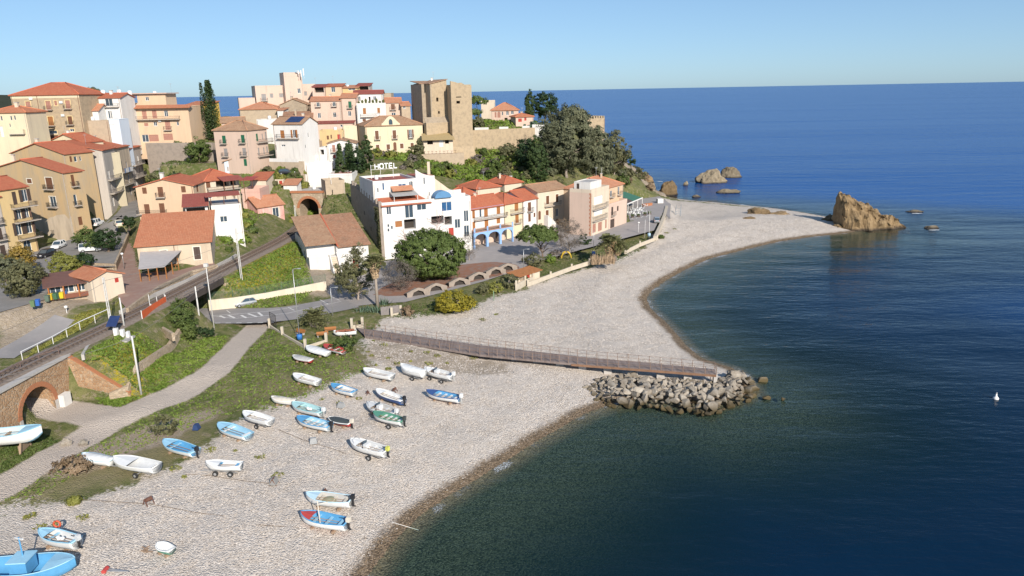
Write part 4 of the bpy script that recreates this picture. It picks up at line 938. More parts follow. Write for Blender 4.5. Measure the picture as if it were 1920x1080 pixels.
H = House('white_tower_house', 'tall white house with two small windows rising behind the orange roof')
q = (220, 270)
K = Block(H, (-61.2, 146.6), (-56.0, 149.0), 8.8, 18.4, 8, 'white', ('flat', 0.0, 'grey'), zo(*q, [('f',1197,845,84,68,'g_'),('f',1215,1018,60,70,'s_','white')]))
K2 = Block(H, at(347, 388, 146), at(389, 386, 147.5), 9, 18.6, 7, 'white', None, zo(*q, [('f',875,742,226,52,'h')]))
fm = K2.FM('f'); tiled(H, [[fm(-.6, -.9, 9.5), fm(K2.W + .3, -.9, 9.5), fm(K2.W + .3, 6, 11.2), fm(-.6, 6, 11.2)]], 'maroon')
fm = K.FM('f'); tiled(H, [[fm(-.9, .1, 11.4), fm(K.W + .1, .1, 11.4), fm(K.W + .1, 3.2, 11.9), fm(-.9, 3.2, 11.9)]], 'maroon', .1)
for a, n in ((0.1, .3), (2.6, .3), (5.4, .3)): b = MB(); b.bar(fm(a, n, 9.6), fm(a, n, 11.3), .1); H.part(b, 'pergola_post', shut_m('brown'))

H = House('orange_house', 'pale orange gabled house with brown shutters above the stone house roof')
K = Block(H, gnd(253, 346, 22), gnd(361, 343, 22), 10.5, 21.6, 10, 'peach', ('gable_y', 1.5, 'red'), zo(*q, [('f',305,525,50,70,'s'),('f',487,540,60,114,'sb'),('f',743,510,50,70,'s'),('f',335,732,60,110,'s'),('f',503,722,60,110,'s'),('r',900,490,22,100,'s')]) + [zB(*q,'f',228,562,742,790)])
H = House('pergola_house', 'red-roofed house with shaded terraces and maroon pergola behind orange house')
K = blk(H, (383, 338, 163), (447, 333, 169), 11, 9, 'cream', ('hip', 2.0, 'red'), zo(*q, [('f',1020,442,48,100,'d'),('f',1180,420,150,120,'h'),('f',1300,415,60,90,'h'),('f',1180,556,130,78,'h'),('f',1312,556,60,64,'h'),('f',1045,585,40,60,'g')]) + [zB(*q,'f',1000,1370,470,515,'Bw')])
fm = K.FM('f'); z = K.z1 - K.z0; tiled(H, [[fm(3.2, -2.4, z - .3), fm(K.W + .2, -2.4, z - .3), fm(K.W + .2, .5, z + .5), fm(3.2, .5, z + .5)]], 'maroon', .1)
for a in (3.4, 5.6, K.W): b = MB(); b.bar(fm(a, -2.2, z - 6), fm(a, -2.2, z - .4), .12); H.part(b, 'pergola_post', shut_m('brown'))
H = House('garden_house', 'small cream house with red lean-to roof and pergola above the tracks')
K = blk(H, (469, 339, 182), (498, 334, 182), 13, 6, 'cream', ('shed_b', 1.2, 'red'), [('f','m',1,1.9,1.0,2.1,'g')])
K = blk(H, (452, 362, 175), (487, 359, 175), 9, 7, 'salmon', ('flat', 0.8, 'grey'), ())
fm = K.FM('f'); b = MB(); b.slab([fm(-.2, .3, K.z1 - K.z0 + 2.9), fm(3.0, .3, K.z1 - K.z0 + 2.9), fm(3.0, 5, K.z1 - K.z0 + 3.3), fm(-.2, 5, K.z1 - K.z0 + 3.3)], .08); H.part(b, 'pergola_cover', mat('awning_red', (0.36, 0.07, 0.06), 0.8))
for a in (0, 2.8): b = MB(); b.bar(fm(a, .5, K.z1 - K.z0), fm(a, .5, K.z1 - K.z0 + 2.85), .1); H.part(b, 'pergola_post', shut_m('brown'))
H = House('garden_shed', 'tiny white shed with red tiles near the tunnel mouth', 'shed')
blk(H, (531, 346, 186), (556, 345, 186), ('v', 0, 0) if False else 14.2, 4, 'white', ('shed_b', .9, 'terra'), [('f','m',1.2,1.8,.4,1.0,'g')])
H = House('garden_hut', 'cream hut with a red door beside the tiny white shed', 'hut')
blk(H, (515, 337, 188), (531, 339, 188), 15.4, 4, 'cream', ('flat', .2, 'grey'), zo(380, 200, [('f',880,873,36,78,'d','red')]))
H = House('blue_white_hut', 'small bluish white house below the green-shuttered house')
blk(H, (420, 304, 196), (441, 299, 196), 19.6, 5, 'bluew', ('shed_r', .8, 'old'), zo(220, 270, [('f',1243,282,20,48,'g'),('f',1286,280,18,64,'g')]))

H = House('kiosk', 'little cream gabled kiosk with a red window at the edge of the tracks', 'kiosk')
K = Block(H, (-66.0, 109.3), (-63.2, 113.5), 8.6, 12.7, 6.2, 'cream', ('gable_y', 0.9, 'orange'), zo(0, 400, [('f',1313,750,44,54,'s','red')]))
H = House('bar_pavilion', 'long brown-roofed bar pavilion with dark glazing beside the cream kiosk', 'pavilion')
a, bq = gnd(93, 562, 9.9), gnd(178, 550, 9.9); K = Block(H, a, bq, 9.9, 12.0, 5.5, 'tan', None, [('f','m',i * 1.75 + .25, i * 1.75 + 1.75, .75, 1.95, 'g', 'dark') for i in range(4)], trim=shut_m('orange'))
fm = K.FM('f'); b = MB(); b.slab([fm(-.6, -.9, 2.15), fm(K.W + .3, -.9, 2.15), fm(K.W + .3, 5.8, 3.0), fm(-.6, 5.8, 3.0)], .12); H.part(b, 'roof', mat('sheet_brown', (0.17, 0.085, 0.065), 0.7, .15, 1.5))
b = MB(); b.add([fm(x, n, z) for z in (0, .7) for n in (-.75, -.65) for x in (0, K.W)], BXF); H.part(b, 'front_counter', mat('counter_brown', (0.2, .07, .04), .6))
for i in range(4): b = MB(); b.bar(fm(.1 + i * (K.W - .2) / 3, -.8, 0), fm(.1 + i * (K.W - .2) / 3, -.8, 2.1), .14); H.part(b, 'post', shut_m('orange'))

# ---- left edge and the old street
q = (0, 240)
H = House('balcony_house', 'yellow corner house with dark balconies on every floor at the car park')
a, bq = gnd(22, 482, 10), gnd(73, 470, 10)
ops = zo(*q, [('f',165,790,48,150,'s','dark'),('f',285,757,78,138,'o'),('f',212,972,56,110,'o'),('f',302,955,50,110,'o')]) + zo(0, 400, [('f',212,172,64,146,'o'),('f',330,152,64,138,'o'),('f',312,372,88,146,'D^')]) + [zB(*q,'f',112,386,850,893,'Bw'), zB(*q,'f',150,420,1000,1052,'Bw'), zB(0,400,'f',190,445,225,285,'Bw')]
K = Block(H, a, bq, 9.9, at(62, 348, bq.y).z, 10, 'yellow', ('gable_x', 1.9, 'red'), ops, sh='dark')
H = House('grey_balcony_house', 'greyish white house with railed balconies at the left edge')
d = (bq - a).normalized(); K = Block(H, a - d * 9.0, a - d * 0.1, 9.9, K.z1 - 1.2, 10, 'grey', ('gable_x', 1.5, 'red'), [('f','m',s, s + 1.1, z, z + 2.2, 'sb', c) for s, c in ((2.0,'dark'),(4.6,'wood'),(7.0,'dark')) for z in (0.6, 3.9, 7.1)])
H = House('ochre_house', 'weathered ochre gabled house with grey-streaked plaster on the old street')
bq = gnd(141, 446, 10.2); a = bq + Vector((-22.5, 8.4, 0)); zt = at(121, 323, bq.y).z
ops = zo(*q, [('f',555,622,74,128,'sb+'),('f',597,830,68,116,'gb+'),('f',330,597,52,48,'s+'),('f',312,462,26,34,'h^'),('r',820,590,36,130,'sb'),('r',850,810,36,126,'gb')]) + zo(0, 400, [('f',627,97,48,78,'d','wood'),('f',683,168,46,128,'d','grey'),('r',905,85,44,96,'d')])
K = Block(H, a, bq, 10, zt, 4.6, 'ochre', ('gable_y', 2.6, 'red', .5), ops)
fm = K.FM('f'); b = MB(); rz = random.Random(4); n = 26; up = [(K.W * i / n, 3.6 + rz.uniform(-.5, .7) + (1.2 if i > 18 else 0)) for i in range(n + 1)]
for (x0, z0_), (x1, z1_) in zip(up[:-1], up[1:]): b.add([fm(x0, -.012, -1), fm(x1, -.012, -1), fm(x1, -.012, z1_), fm(x0, -.012, z0_)], [(0, 1, 2, 3)])
H.part(b, 'worn_render', wall_m('creamst'))
H = House('tall_ochre_house', 'taller ochre house with cream bay behind the weathered gable')
b2 = at(121, 288, 171); a2 = b2 + Vector((-16.5, 6, 0))
K = Block(H, a2, b2, 10, b2.z, 7.5, 'ochre', ('gable_y', 2.4, 'red', .5), zo(*q, [('r',797,350,26,66,'s'),('r',850,350,34,62,'g'),('r',905,345,20,50,'g')]))
fm = K.FM('r'); Kb = Block(H, fm(2.5, 0, 0) if False else at(151, 330, 176), at(172, 318, 184), 10, at(160, 292, 178).z, 4, 'paleyel', ('flat', .3, 'grey'), zo(*q, [('f',932,545,30,110,'s'),('f',973,530,26,54,'s','wood'),('f',1000,760,20,110,'g')]) + [zB(*q,'f',905,1050,590,640,'Bw'), zB(*q,'f',985,1085,800,855)])
H = House('cream_gable_house', 'smooth cream gabled house with a bright red roof above the ochre houses')
b3 = at(157, 266, 187); a3 = b3 + Vector((-11.5, 3.5, 0))
Block(H, a3, b3, 16, b3.z, 6, 'paleyel', ('gable_y', 2.0, 'red', .5), zo(*q, [('r',990,228,24,50,'g'),('r',1052,213,22,56,'g')]))
b4 = at(188, 292, 184); Block(H, b4 + Vector((-6, 2, 0)), b4, 12, b4.z, 6, 'paleyel', ('flat', .4, 'grey'))
for i, (l, Yl, r, Yr, ze, wl, rf, lb) in enumerate([((192, 290), 181, (214, 276), 190, 0, 'grey', 'red', 'grey old-street house with stacked iron balconies nearest the ochre house'), ((214, 280), 190.5, (240, 272), 201, .5, 'creamst', 'red', 'old-street house with laundry on its balcony and long red roof'), ((240, 278), 201.5, (262, 274), 212, .3, 'grey', 'red', 'last grey old-street house with ivy beside its balconies')]):
    H = House('street_house', lb, group='houses down the old street'); a = at(*l, Yl); bq = at(*r, Yr); W_ = (bq - a).xy.length
    ops = []
    for z in (1.0, 4.4, 7.8):
        for s in (W_ * .25, W_ * .68): ops.append(('f', 'm', s - .55, s + .55, z, z + 2.3, 'g' if (i + int(z)) % 2 else 's', 'grey'))
        if z > 1: ops.append(('f', 'm', W_ * .1, W_ * .9, z - .16, z + .95, 'Bw'))
    K = Block(H, a, bq, 12.3 + i * .8, max(a.z, bq.z), 9, wl, ('shed_b', 2.2, rf), ops)
    if i == 1:
        fm = K.FM('f')
        for j in range(6): lb_ = MB(); lb_.add([fm(W_ * .15 + j * 1.1, -1.2, 7.6), fm(W_ * .15 + j * 1.1 + .8, -1.22, 7.6), fm(W_ * .15 + j * 1.1 + .8, -1.2, 8.8), fm(W_ * .15 + j * 1.1, -1.18, 8.8)], [(0, 1, 2, 3)]); H.part(lb_, 'laundry', mat('cloth_white' if j % 3 else 'cloth_blue', (.75, .75, .75) if j % 3 else (.2, .3, .5), .9))
# ---- upper town
q = (0, 120)
H = House('stone_palazzo', 'big stone house with yellow trim and a red hip roof on the skyline')
ops = zo(*q, [('f',320,470,54,98,'sb+','rose'),('f',545,465,56,98,'sb+','rose'),('f',765,455,54,94,'sb+','rose'),('f',628,440,30,54,'s+','rose'),('f',350,650,58,98,'sb+','wood'),('f',572,642,58,102,'sb+','wood'),('f',790,635,50,94,'sb+','brown'),('f',593,768,100,38,'g+'),('f',600,832,118,58,'r','brown'),('f',810,745,48,34,'g+'),('f',812,792,48,40,'d','brown'),('f',387,760,16,24,'g')])
K = blk(H, (19, 178, 197), (147, 175.5, 197), 28, 14, 'warmst', ('hip', 3.0, 'red'), ops, trim=mat('yellow_trim', (0.75, 0.58, 0.30), .85))
fm = K.FM('f'); z = K.z1 - K.z0; b = MB(); b.add([fm(x, n, zz) for zz in (z - 1.0, z - .02) for n in (-.03, -.002) for x in (0, K.W)], BXF); H.part(b, 'eave_band', wall_m('paleyel'))
for u, v in ((350,390),(690,430),(710,577),(497,612)): ac_unit(H, K, 'f', u / 6, 120 + v / 6)
for u in (420, 880): a, _ = K.hit('f', u / 6, 120 + 400 / 6); b = MB(); b.tube([fm(a, -.08, 0), fm(a, -.08, z - .2)], .07, 6); H.part(b, 'downpipe', mat('pipe_brown', (0.2, 0.11, 0.08), 0.6))
H = House('yellow_villa', 'pale yellow house with flat canopy at the upper left edge')
K = blk(H, (-24, 211, 181), (47, 209, 181), 24, 8, 'paleyel', ('hip', 1.4, 'orange'), zo(*q, [('f',16,612,20,52,'g'),('f',125,610,20,50,'g'),('f',166,605,20,50,'g'),('f',20,760,36,120,'r','white'),('f',112,690,14,40,'g')]) + [zB(*q,'f',120,285,735,790,'BS')])
H = House('veranda_house', 'white house with a glazed veranda and red roof beside the stone palazzo')
K = blk(H, (184, 183, 206), (224, 182, 206), 28, 8, 'white', ('gable_x', 1.1, 'red'), zo(*q, [('f',1225,432,84,84,'G'),('f',1228,572,22,88,'g'),('f',1252,572,14,84,'g')]) + [zB(*q,'f',1110,1340,445,488,'B')])
for u, v, Y in ((194, 174, 210), (224, 173, 212), (244, 175, 214)): water_tank(H, at(u, v + 4, Y), .6, 1.3)
H = House('porch_house', 'low white house with red roof and porch between palazzo and veranda house')
K = blk(H, (152, 207, 202), (183, 206, 202), 28, 6, 'white', ('gable_x', 1.5, 'terra'), zo(*q, [('f',1000,535,70,16,'h'),('f',985,602,90,40,'g')]))
b = MB(); fm = K.FM('f'); b.slab([fm(0, -1.6, 5.3), fm(7.5, -1.6, 5.3), fm(7.5, -.01, 5.6), fm(0, -.01, 5.6)], .12); H.part(b, 'porch_roof', mat('sheet_brown', (0.17, 0.085, 0.065), 0.7))
H = House('retaining_wall', 'blank tan retaining wall below the white veranda house', 'wall')
blk(H, (147, 227, 199), (202, 226, 199), 24, 4, 'tan', ('flat', .1, 'grey'))
H = House('blue_gate_house', 'pale blue-washed shed with a white door beside the blank tan wall', 'shed')
blk(H, (203, 225, 199.5), (223, 224, 199.5), 25, 5, 'bluew', ('flat', .2, 'grey'), zo(*q, [('f',1262,740,84,126,'r','white')]))
H = House('pink_apartments', 'pinkish apartment house with a long balcony and rose garage doors on the hill', 'building')
ops = zo(*q, [('f',1462,575,54,94,'s','rose'),('f',1625,570,50,94,'s','rose'),('f',1738,565,50,90,'s','rose'),('f',1868,556,44,68,'g'),('f',1475,688,44,44,'g_'),('f',1645,682,44,36,'s_','rose'),('f',1748,675,40,44,'g_'),('f',1510,828,118,68,'r','rose'),('f',1635,836,74,84,'D'),('f',1730,833,108,74,'r','rose'),('f',1892,820,104,72,'r','rose')]) + zo(300, 120, [('f',88,690,58,102,'sb','rose'),('f',200,672,24,40,'g')]) + [zB(*q,'f',1412,2030,590,628,'Bw')]
K = blk(H, (229, 203, 214), (352, 200, 214), 26.5, 11, 'peach', ('flat', .3, 'grey'), ops)
fm = K.FM('f'); z = K.z1 - K.z0; tiled(H, [[fm(-.8, -1.3, z - .1), fm(K.W + 1.0, -1.3, z - .1), fm(K.W + 1.0, 1.0, z + .7), fm(-.8, 1.0, z + .7)]], 'orange', .15)
for u, v in ((1525, 655), (1800, 640)): ac_unit(H, K, 'f', u / 6, 120 + v / 6)
K2 = Block(H, fm(-1, 3, 0), fm(11.5, 3, 0), K.z1, at(265, 178, 217).z, 7, 'peach', ('flat', .2, 'grey'), zo(*q, [('f',1447,402,40,48,'g'),('f',1525,398,40,78,'d','blue'),('f',1655,392,40,44,'g')]), base=0)
b = MB(); b.slab([fm(-1.6, 2.2, K2.z1 - K.z0 + .5), fm(12.3, 2.2, K2.z1 - K.z0 + .5), fm(12.3, 10.4, K2.z1 - K.z0 + .5), fm(-1.6, 10.4, K2.z1 - K.z0 + .5)], .25); H.part(b, 'roof_slab', mat('slab_pink', (.55, .36, .28), .85))
antenna(H, (fm(12.5, 5, 0).x, fm(12.5, 5, 0).y, K2.z1 + .5), 2.6)
H = House('gold_house', 'golden yellow house with a shadowed arch beside the tall conifer')
blk(H, (347, 197, 236), (390, 195.5, 236), 29.5, 9, 'gold', ('shed_b', 1.0, 'orange'), zo(300, 120, [('f',433,547,34,60,'s','brown'),('f',450,672,48,92,'h^')]))
H = House('retaining_wall', 'long grey stone retaining wall under the pink apartment house', 'wall')
a, bq = at(272, 266, 211), at(398, 268, 207); Block(H, a, bq, 21.5, (a.z + bq.z) / 2 - .2, 1.2, 'greyst', ('flat', .0, None))

q = (380, 200)
H = House('green_shutter_house', 'big pink corner house with green and grey shutters and old hip roof')
ops = zo(*q, [('f',240,370,40,88,'sb','green'),('f',452,362,40,88,'sb','green'),('f',260,515,40,88,'sb','grey'),('f',468,508,40,84,'sb','grey'),('f',480,628,34,78,'s','green'),('r',612,345,20,84,'s','green'),('r',672,335,12,60,'s','grey'),('r',712,330,18,92,'s','grey'),('r',632,505,16,86,'s','grey'),('r',690,497,14,78,'s','grey'),('r',726,482,16,68,'s','grey')]) + [zB(*q,'r',598,770,372,400), zB(*q,'r',612,770,520,555)]
K = blk(H, (400, 244.5, 197), (463, 242, 194), 19.8, 8.5, 'palepk', ('hip', 2.2, 'old'), ops)
H = House('attic_house', 'small tan house with a tiny attic window behind the green-shuttered house')
blk(H, (415, 231, 211), (458, 227, 213), 22, 7, 'palepk', ('gable_x', 1.3, 'old'), zo(300, 120, [('f',803,662,26,40,'h')]))
H = House('solar_house', 'white house with wooden shutters and blue solar panels on its roof')
K = blk(H, (511, 232, 200), (565, 231, 197), 19.3, 7.5, 'white', ('gable_x', 1.7, 'old'), zo(*q, [('f',897,310,44,88,'s','wood'),('f',1030,305,36,88,'o','wood'),('f',907,438,44,22,'g'),('f',822,460,18,54,'s','grey'),('r',1190,320,12,54,'g'),('r',1160,448,12,40,'g')]) + [zB(*q,'f',842,1088,312,362,'B')])
fm = K.FM('f'); z = K.z1 - K.z0; sl = 1.7 / 3.75
for i in range(4):
    for j in range(2):
        a0, n0 = 3.6 + i * 1.15, 0.5 + j * 1.55; b = MB(); b.slab([fm(a0, n0, z + n0 * sl + .12), fm(a0 + 1.1, n0, z + n0 * sl + .12), fm(a0 + 1.1, n0 + 1.45, z + (n0 + 1.45) * sl + .12), fm(a0, n0 + 1.45, z + (n0 + 1.45) * sl + .12)], .05); H.part(b, 'solar_panel', glass_mat('solar', (0.015, 0.025, 0.07)), K.rf)
b = MB(); b.add([fm(x, n, zz) for zz in (0, 6.3) for n in (-.08, -.003) for x in (0, K.W)], BXF)
b = MB(); b.add([fm(x, n, zz) for zz in (-3, 3.2) for n in (-2.6, -.003) for x in (-.3, K.W - .3)], BXF); H.part(b, 'terrace', wall_m('tan'))
b = MB(); b.add([fm(x, n, zz) for zz in (3.202, 4.1) for n in (-2.6, -2.4) for x in (-.3, K.W - .3)], BXF); H.part(b, 'terrace_parapet', wall_m('white'))
H = House('white_villa', 'bright white house with rounded gable above its stepped white terraces')
K = blk(H, (613, 269, 205), (667, 267, 206), 18, 8, 'white', ('gable_y', 1.0, 'old'), zo(*q, [('f',1475,470,34,78,'sb','rose'),('f',1625,460,34,78,'sb','rose'),('f',1482,562,28,40,'s','red'),('f',1383,572,16,38,'g')]))
blk(H, (596, 281, 204), (612, 279, 204), 17.5, 6, 'white', ('flat', .5, 'grey'), zo(*q, [('f',1345,510,40,60,'h')]))
blk(H, (559, 297, 200), (597, 293, 202), 17, 5, 'white', ('flat', .6, 'grey'), ())
blk(H, (572, 308, 197), (622, 306, 199), 16, 4, 'white', ('flat', .4, 'grey'), ())
q = (560, 120)
H = House('yellow_palace', 'pale yellow villa with brown shutters and a curved central gable')
K = blk(H, (684.5, 236, 229), (792, 232, 236), 21, 12, 'paleyel', ('hip', 2.6, 'old'), zo(*q, [('f',880,800,40,98,'sb+'),('f',1077,792,40,94,'sb+'),('f',1258,783,34,92,'ob+'),('f',888,938,38,58,'s+'),('f',1008,932,38,56,'s+'),('f',1083,928,34,98,'d^'),('f',1160,922,38,54,'s+'),('f',1277,917,34,58,'s+')]))
fm = K.FM('f'); z = K.z1 - K.z0; a0 = K.W * .28; a1 = K.W * .60
b = MB(); pr = [(a0, z - .3), (a1, z - .3)] + [(a1 - (a1 - a0) * t, z + .4 + 2.3 * math.sin(math.pi * t) ** 1.5) for t in [i / 14 for i in range(15)]]
vs = [fm(a, d, h) for d in (-.06, .5) for a, h in pr]; m = len(pr); b.add(vs, [tuple(range(m)), tuple(range(2 * m - 1, m - 1, -1))] + [(i, m + i, m + (i + 1) % m, (i + 1) % m) for i in range(m)]); H.part(b, 'curved_gable', wall_m('paleyel'))
b = MB(); c0 = (a0 + a1) / 2; vs = [fm(c0 + .6 * math.cos(math.pi * i / 8), -.09, z + 1.0 + .8 * math.sin(math.pi * i / 8)) for i in range(9)] + [fm(c0 - .6, -.09, z + .1), fm(c0 + .6, -.09, z + .1)]; b.add(vs, [tuple(range(11))]); H.part(b, 'gable_window', GLASS)
H = House('cafe', 'low cafe with a tan awning roof at the foot of the castle', 'cafe')
K = blk(H, (794, 262, 229.5), (849, 260, 231), 21.3, 5, 'cream', None, zo(*q, [('f',1478,878,64,54,'h'),('f',1668,872,44,48,'h'),('f',1605,892,44,74,'d','white')]))
fm = K.FM('f'); z = K.z1 - K.z0; b = MB(); b.slab([fm(-.6, -1.4, z - .1), fm(K.W + .5, -1.4, z - .1), fm(K.W + .1, 5, z + 1.6), fm(-.3, 5, z + 1.6)], .12); H.part(b, 'roof', mat('awning_tan', (.40, .30, .15), .85))
b = MB(); b.add([fm(x, n, zz) for zz in (-4, .1) for n in (-4, -1.8) for x in (-1, K.W + 3)], BXF); H.part(b, 'terrace', wall_m('tan'))
for i in range(9): b = MB(); p = fm(i * 1.2, -2.4 - (i % 2), .1); b.lathe([(.35, 0), (.3, .06), (.04, .08), (.04, .7), (.42, .72), (.42, .76)], 8, p); H.part(b, 'terrace_table', shut_m('brown'))

def castle():
    H = House('castle', 'massive sandstone castle keep with tall buttressed blocks on the crest', 'castle')
    d = Vector((0.9, 0.43, 0)).normalized(); n = Vector((-d.y, d.x, 0))
    L = at(806, 160, 236); L.z = 0; Q = lambda s, dd: L + d * s + n * dd
    W1 = 5.6
    A = Block(H, Q(0, 0), Q(W1, 0), 19, 42.6, 15, 'warmst', ('shed_r', 1.2, 'old'), zo(560, 120, [('f',1560,400,24,44,'h'),('f',1578,545,20,30,'h'),('f',1590,660,24,30,'h')]) + [('l','m',6,6.7,15,17.2,'h'),('l','m',9.5,10.6,6.5,10,'h'),('l','m',11.5,12.1,12,14,'h')])
    Block(H, Q(-1.3, 4.5), Q(-.01, 4.5), 19, 42.4, 10.8, 'stone', None)  # darker stone than the front, the left side's shade put into its colour
    b2 = [Q(-1.5, 6), Q(W1 - 1.4, 6), Q(W1 - 1.4, 15.4), Q(-1.5, 15.4)]
    tiled(H, [[p + Vector((0, 0, 42.62 if i < 2 else 43.6)) for i, p in enumerate(b2)]], 'old')
    R = at(845, 163, 232.5); R.z = 0; d2 = Vector((0.96, 0.28, 0)).normalized(); n2 = Vector((-d2.y, d2.x, 0))
    Bq = Block(H, R, R + d2 * 6.6, 18, 41.8, 14, 'warmst', None, zo(560, 120, [('f',1800,372,60,10,'h'),('f',1795,430,40,30,'h')]))
    fm = Bq.FM('f'); z = Bq.z1 - Bq.z0; b = MB(); pr = [(0, 1.3), (1.5, 1.0), (2.2, .7), (3.4, .8), (4.6, .1), (5.6, .0), (6.59, -.6)]
    vs = [fm(a, dd, z + h) for dd in (0.003, .9) for a, h in pr + [(6.59, -1.5), (0, -.01)]]; m = len(pr) + 2; b.add(vs, [tuple(range(m)), tuple(range(2 * m - 1, m - 1, -1))] + [(i, m + i, m + (i + 1) % m, (i + 1) % m) for i in range(m)]); H.part(b, 'ruined_top', wall_m('warmst'))
    b = MB(); b.prism([fm(.01, .9, 0), fm(6.58, .9, 0), fm(6.58, 13.9, 0), fm(.01, 13.9, 0)], 41.82, 42.0); H.part(b, 'roof_terrace', wall_m('stone'))
    b = MB(); b.add([fm(x, nn, zz) for x, nn, zz in ((-.5, -2.2, -3), (8.6, -2.2, -3), (6.6, -.003, 5), (0, -.003, 5), (-.5, 0, -3), (8.6, 0, -3))], [(0, 1, 2, 3), (0, 3, 4), (1, 5, 2)]); H.part(b, 'battered_base', wall_m('warmst'))
    C = Block(H, Q(-2.6, -2.2), Q(W1 + .3, -2.2), 19, 30.5, 2.1, 'warmst', None, [('f','m',3,3.3,6,6.4,'h'),('f','m',7,7.5,8,8.6,'h')])
    b = MB(); fm2 = C.FM('f'); b.slab([fm2(0, 0, 11.5), fm2(C.W, 0, 11.5), fm2(C.W, 2.15, 13.2), fm2(0, 2.15, 13.2)], .1); H.part(b, 'sloping_ledge', wall_m('stone'))
castle()
H = House('castle_wall', 'long sandstone curtain wall running right from the castle keep', 'wall')
a, bq = at(884, 246, 240), at(1003, 243, 250); Block(H, a, bq, 18.5, 27.6, 1.6, 'warmst', None)
K = H
H = House('garden_wall', 'low white parapets on the terrace above the curtain wall', 'wall')
for u0, u1, Y, hh in ((890, 916, 246, 1.6), (936, 953, 248, 1.6), (979, 993, 252, 1.6), (998, 1021, 254, 1.9)):
    a, bq = at(u0, 238, Y), at(u1, 237, Y); Block(H, a, bq, 26.2, 26.6 + hh, .5, 'white', None)
q = (860, 140)
H = House('headland_villa', 'pink villa with arched windows and a tiled roof beyond the castle wall')
blk(H, (921, 207, 268), (972, 204.5, 268), 27.5, 9, 'palepk', ('hip', 2.4, 'terra'), zo(*q, [('f',415,452,20,60,'s','rose'),('f',452,450,34,68,'s^','rose'),('f',492,438,14,40,'g'),('f',548,433,30,46,'g^'),('f',603,426,32,40,'g^'),('f',533,503,34,34,'h')]))
H = House('headland_annexe', 'small red-roofed pink house in front of the headland villa')
blk(H, (967, 219, 260), (1000, 217.5, 262), 27, 6, 'palepk', ('hip', 1.0, 'orange'), zo(*q, [('f',690,512,40,38,'s','red'),('f',750,500,24,34,'s','red')]))
H = House('belvedere', 'cream crenellated pavilion peeking above the headland villa', 'pavilion')
k = blk(H, (902, 192, 285), (928, 190, 285), 27, 5, 'cream', ('flat', .6, 'grey'))
H = House('watchtower', 'square crenellated stone watchtower at the tip of the headland', 'tower')
K = blk(H, (1098, 223, 271), (1134, 221, 275), 10, 8, 'warmst', ('flat', .05, None), [('f','m',4.5,5.2,12,14,'h')])
for f in ('f', 'r', 'l'):
    fm = K.FM(f); Ln = (K.fac[f][1] - K.fac[f][0]).length; m = int(Ln / 1.1)
    for i in range(m):
        b = MB(); s = i * 1.1 + .25; z = K.z1 - K.z0 + .05; b.add([fm(x, nn, zz) for zz in (z + .002, z + .75) for nn in (.02, .45) for x in (s, s + .62)], BXF); H.part(b, 'merlon', wall_m('warmst'))

# ---- crest of the hill
q = (300, 120)
H = House('convent', 'large pink building with a tall square tower on the hilltop', 'building')
K = blk(H, (478, 164, 262), (531, 161, 266), 26, 12, 'pink', ('flat', .4, 'grey'), zo(*q, [('f',1168,376,52,78,'sb','grey'),('f',1255,356,36,48,'s','grey'),('f',1365,353,48,46,'s','grey')]))
K1 = blk(H, (447, 186, 258), (478, 184, 260), 26, 10, 'pink', ('flat', .3, 'grey'), [('l','m',2,3,4,6,'g')])
K2 = blk(H, (532, 144, 263), (566, 143, 266), 26, 7, 'pink', ('flat', 1.4, 'grey'), zo(*q, [('f',1565,302,38,56,'g')]))
blk(H, (566, 160, 268), (592, 158, 270), 26, 8, 'pink', ('flat', .3, 'grey'), zo(*q, [('f',1637,332,34,48,'s','grey')]))
T = thing('mobile_antenna', 'white mobile phone antenna panels on the hilltop tower corner', 'antenna', at(565, 144, 264))
for dx, dz, hh in ((0, 0, 2.2), (.9, .4, 2.4), (-.9, .9, 1.2)):
    b = MB(); b.tube([(dx, .2, -.6), (dx, .2, dz + hh)], .05, 5); b.box(dx - .17, dx + .17, -.1, .1, dz, dz + hh); b.build('panel', FRAME, T)
for dx in (-1.6, -1.1): b = MB(); b.lathe([(.05, 0), (.35, .05), (.35, .12), (.0, .2)], 8, (dx, 0, 1.9)); b.build('dish', FRAME, T)
H = House('tan_house', 'tan house with a broad terracotta roof under the pink convent')
blk(H, (449, 205, 247), (519, 203, 248), 24, 11, 'tan', ('hip', 2.0, 'terra'), ()); blk(H, (519.5, 205, 246), (531, 207, 246), 24, 6, 'white', ('shed_b', .6, 'terra'))
H = House('white_gable_wall', 'plain white lean-to wall below the tan house', 'wall')
blk(H, (481, 226, 226), (519, 222, 226), 22, 4, 'white', ('flat', .1, 'grey'))
H = House('stone_gable_house', 'rough stone gable with one small hole below the hilltop tower')
blk(H, (524, 196, 254), (576, 195, 255), 24, 9, 'stone', ('gable_y', 1.9, 'old'), zo(*q, [('f',1485,438,16,20,'h')]))
H = House('brown_roof_house', 'house with a broad brown tile roof under the stone gable')
blk(H, (531, 226, 236), (585, 224, 238), 21, 10, 'palepk', ('shed_b', 2.4, 'brown'))
q = (560, 120)
H = House('pink_rowhouse', 'pinkish house with two red roofs and white windows left of maroon-roofed house')
K = blk(H, (582, 190, 246), (638, 187, 247), 21, 9, 'palepk', ('gable_x', 1.2, 'terra'), zo(*q, [('f',218,456,36,48,'gb'),('f',398,452,36,48,'gb'),('f',232,580,36,58,'g'),('f',405,572,36,54,'g#')]))
blk(H, (638.5, 183.5, 246.8), (666, 182, 247), 21, 9, 'palepk', ('gable_x', 1.3, 'terra'), zo(*q, [('f',577,458,36,74,'sb','green'),('f',573,558,36,56,'g')]))
H = House('low_annexe', 'low pinkish annexe with a dark eave under the pink row house')
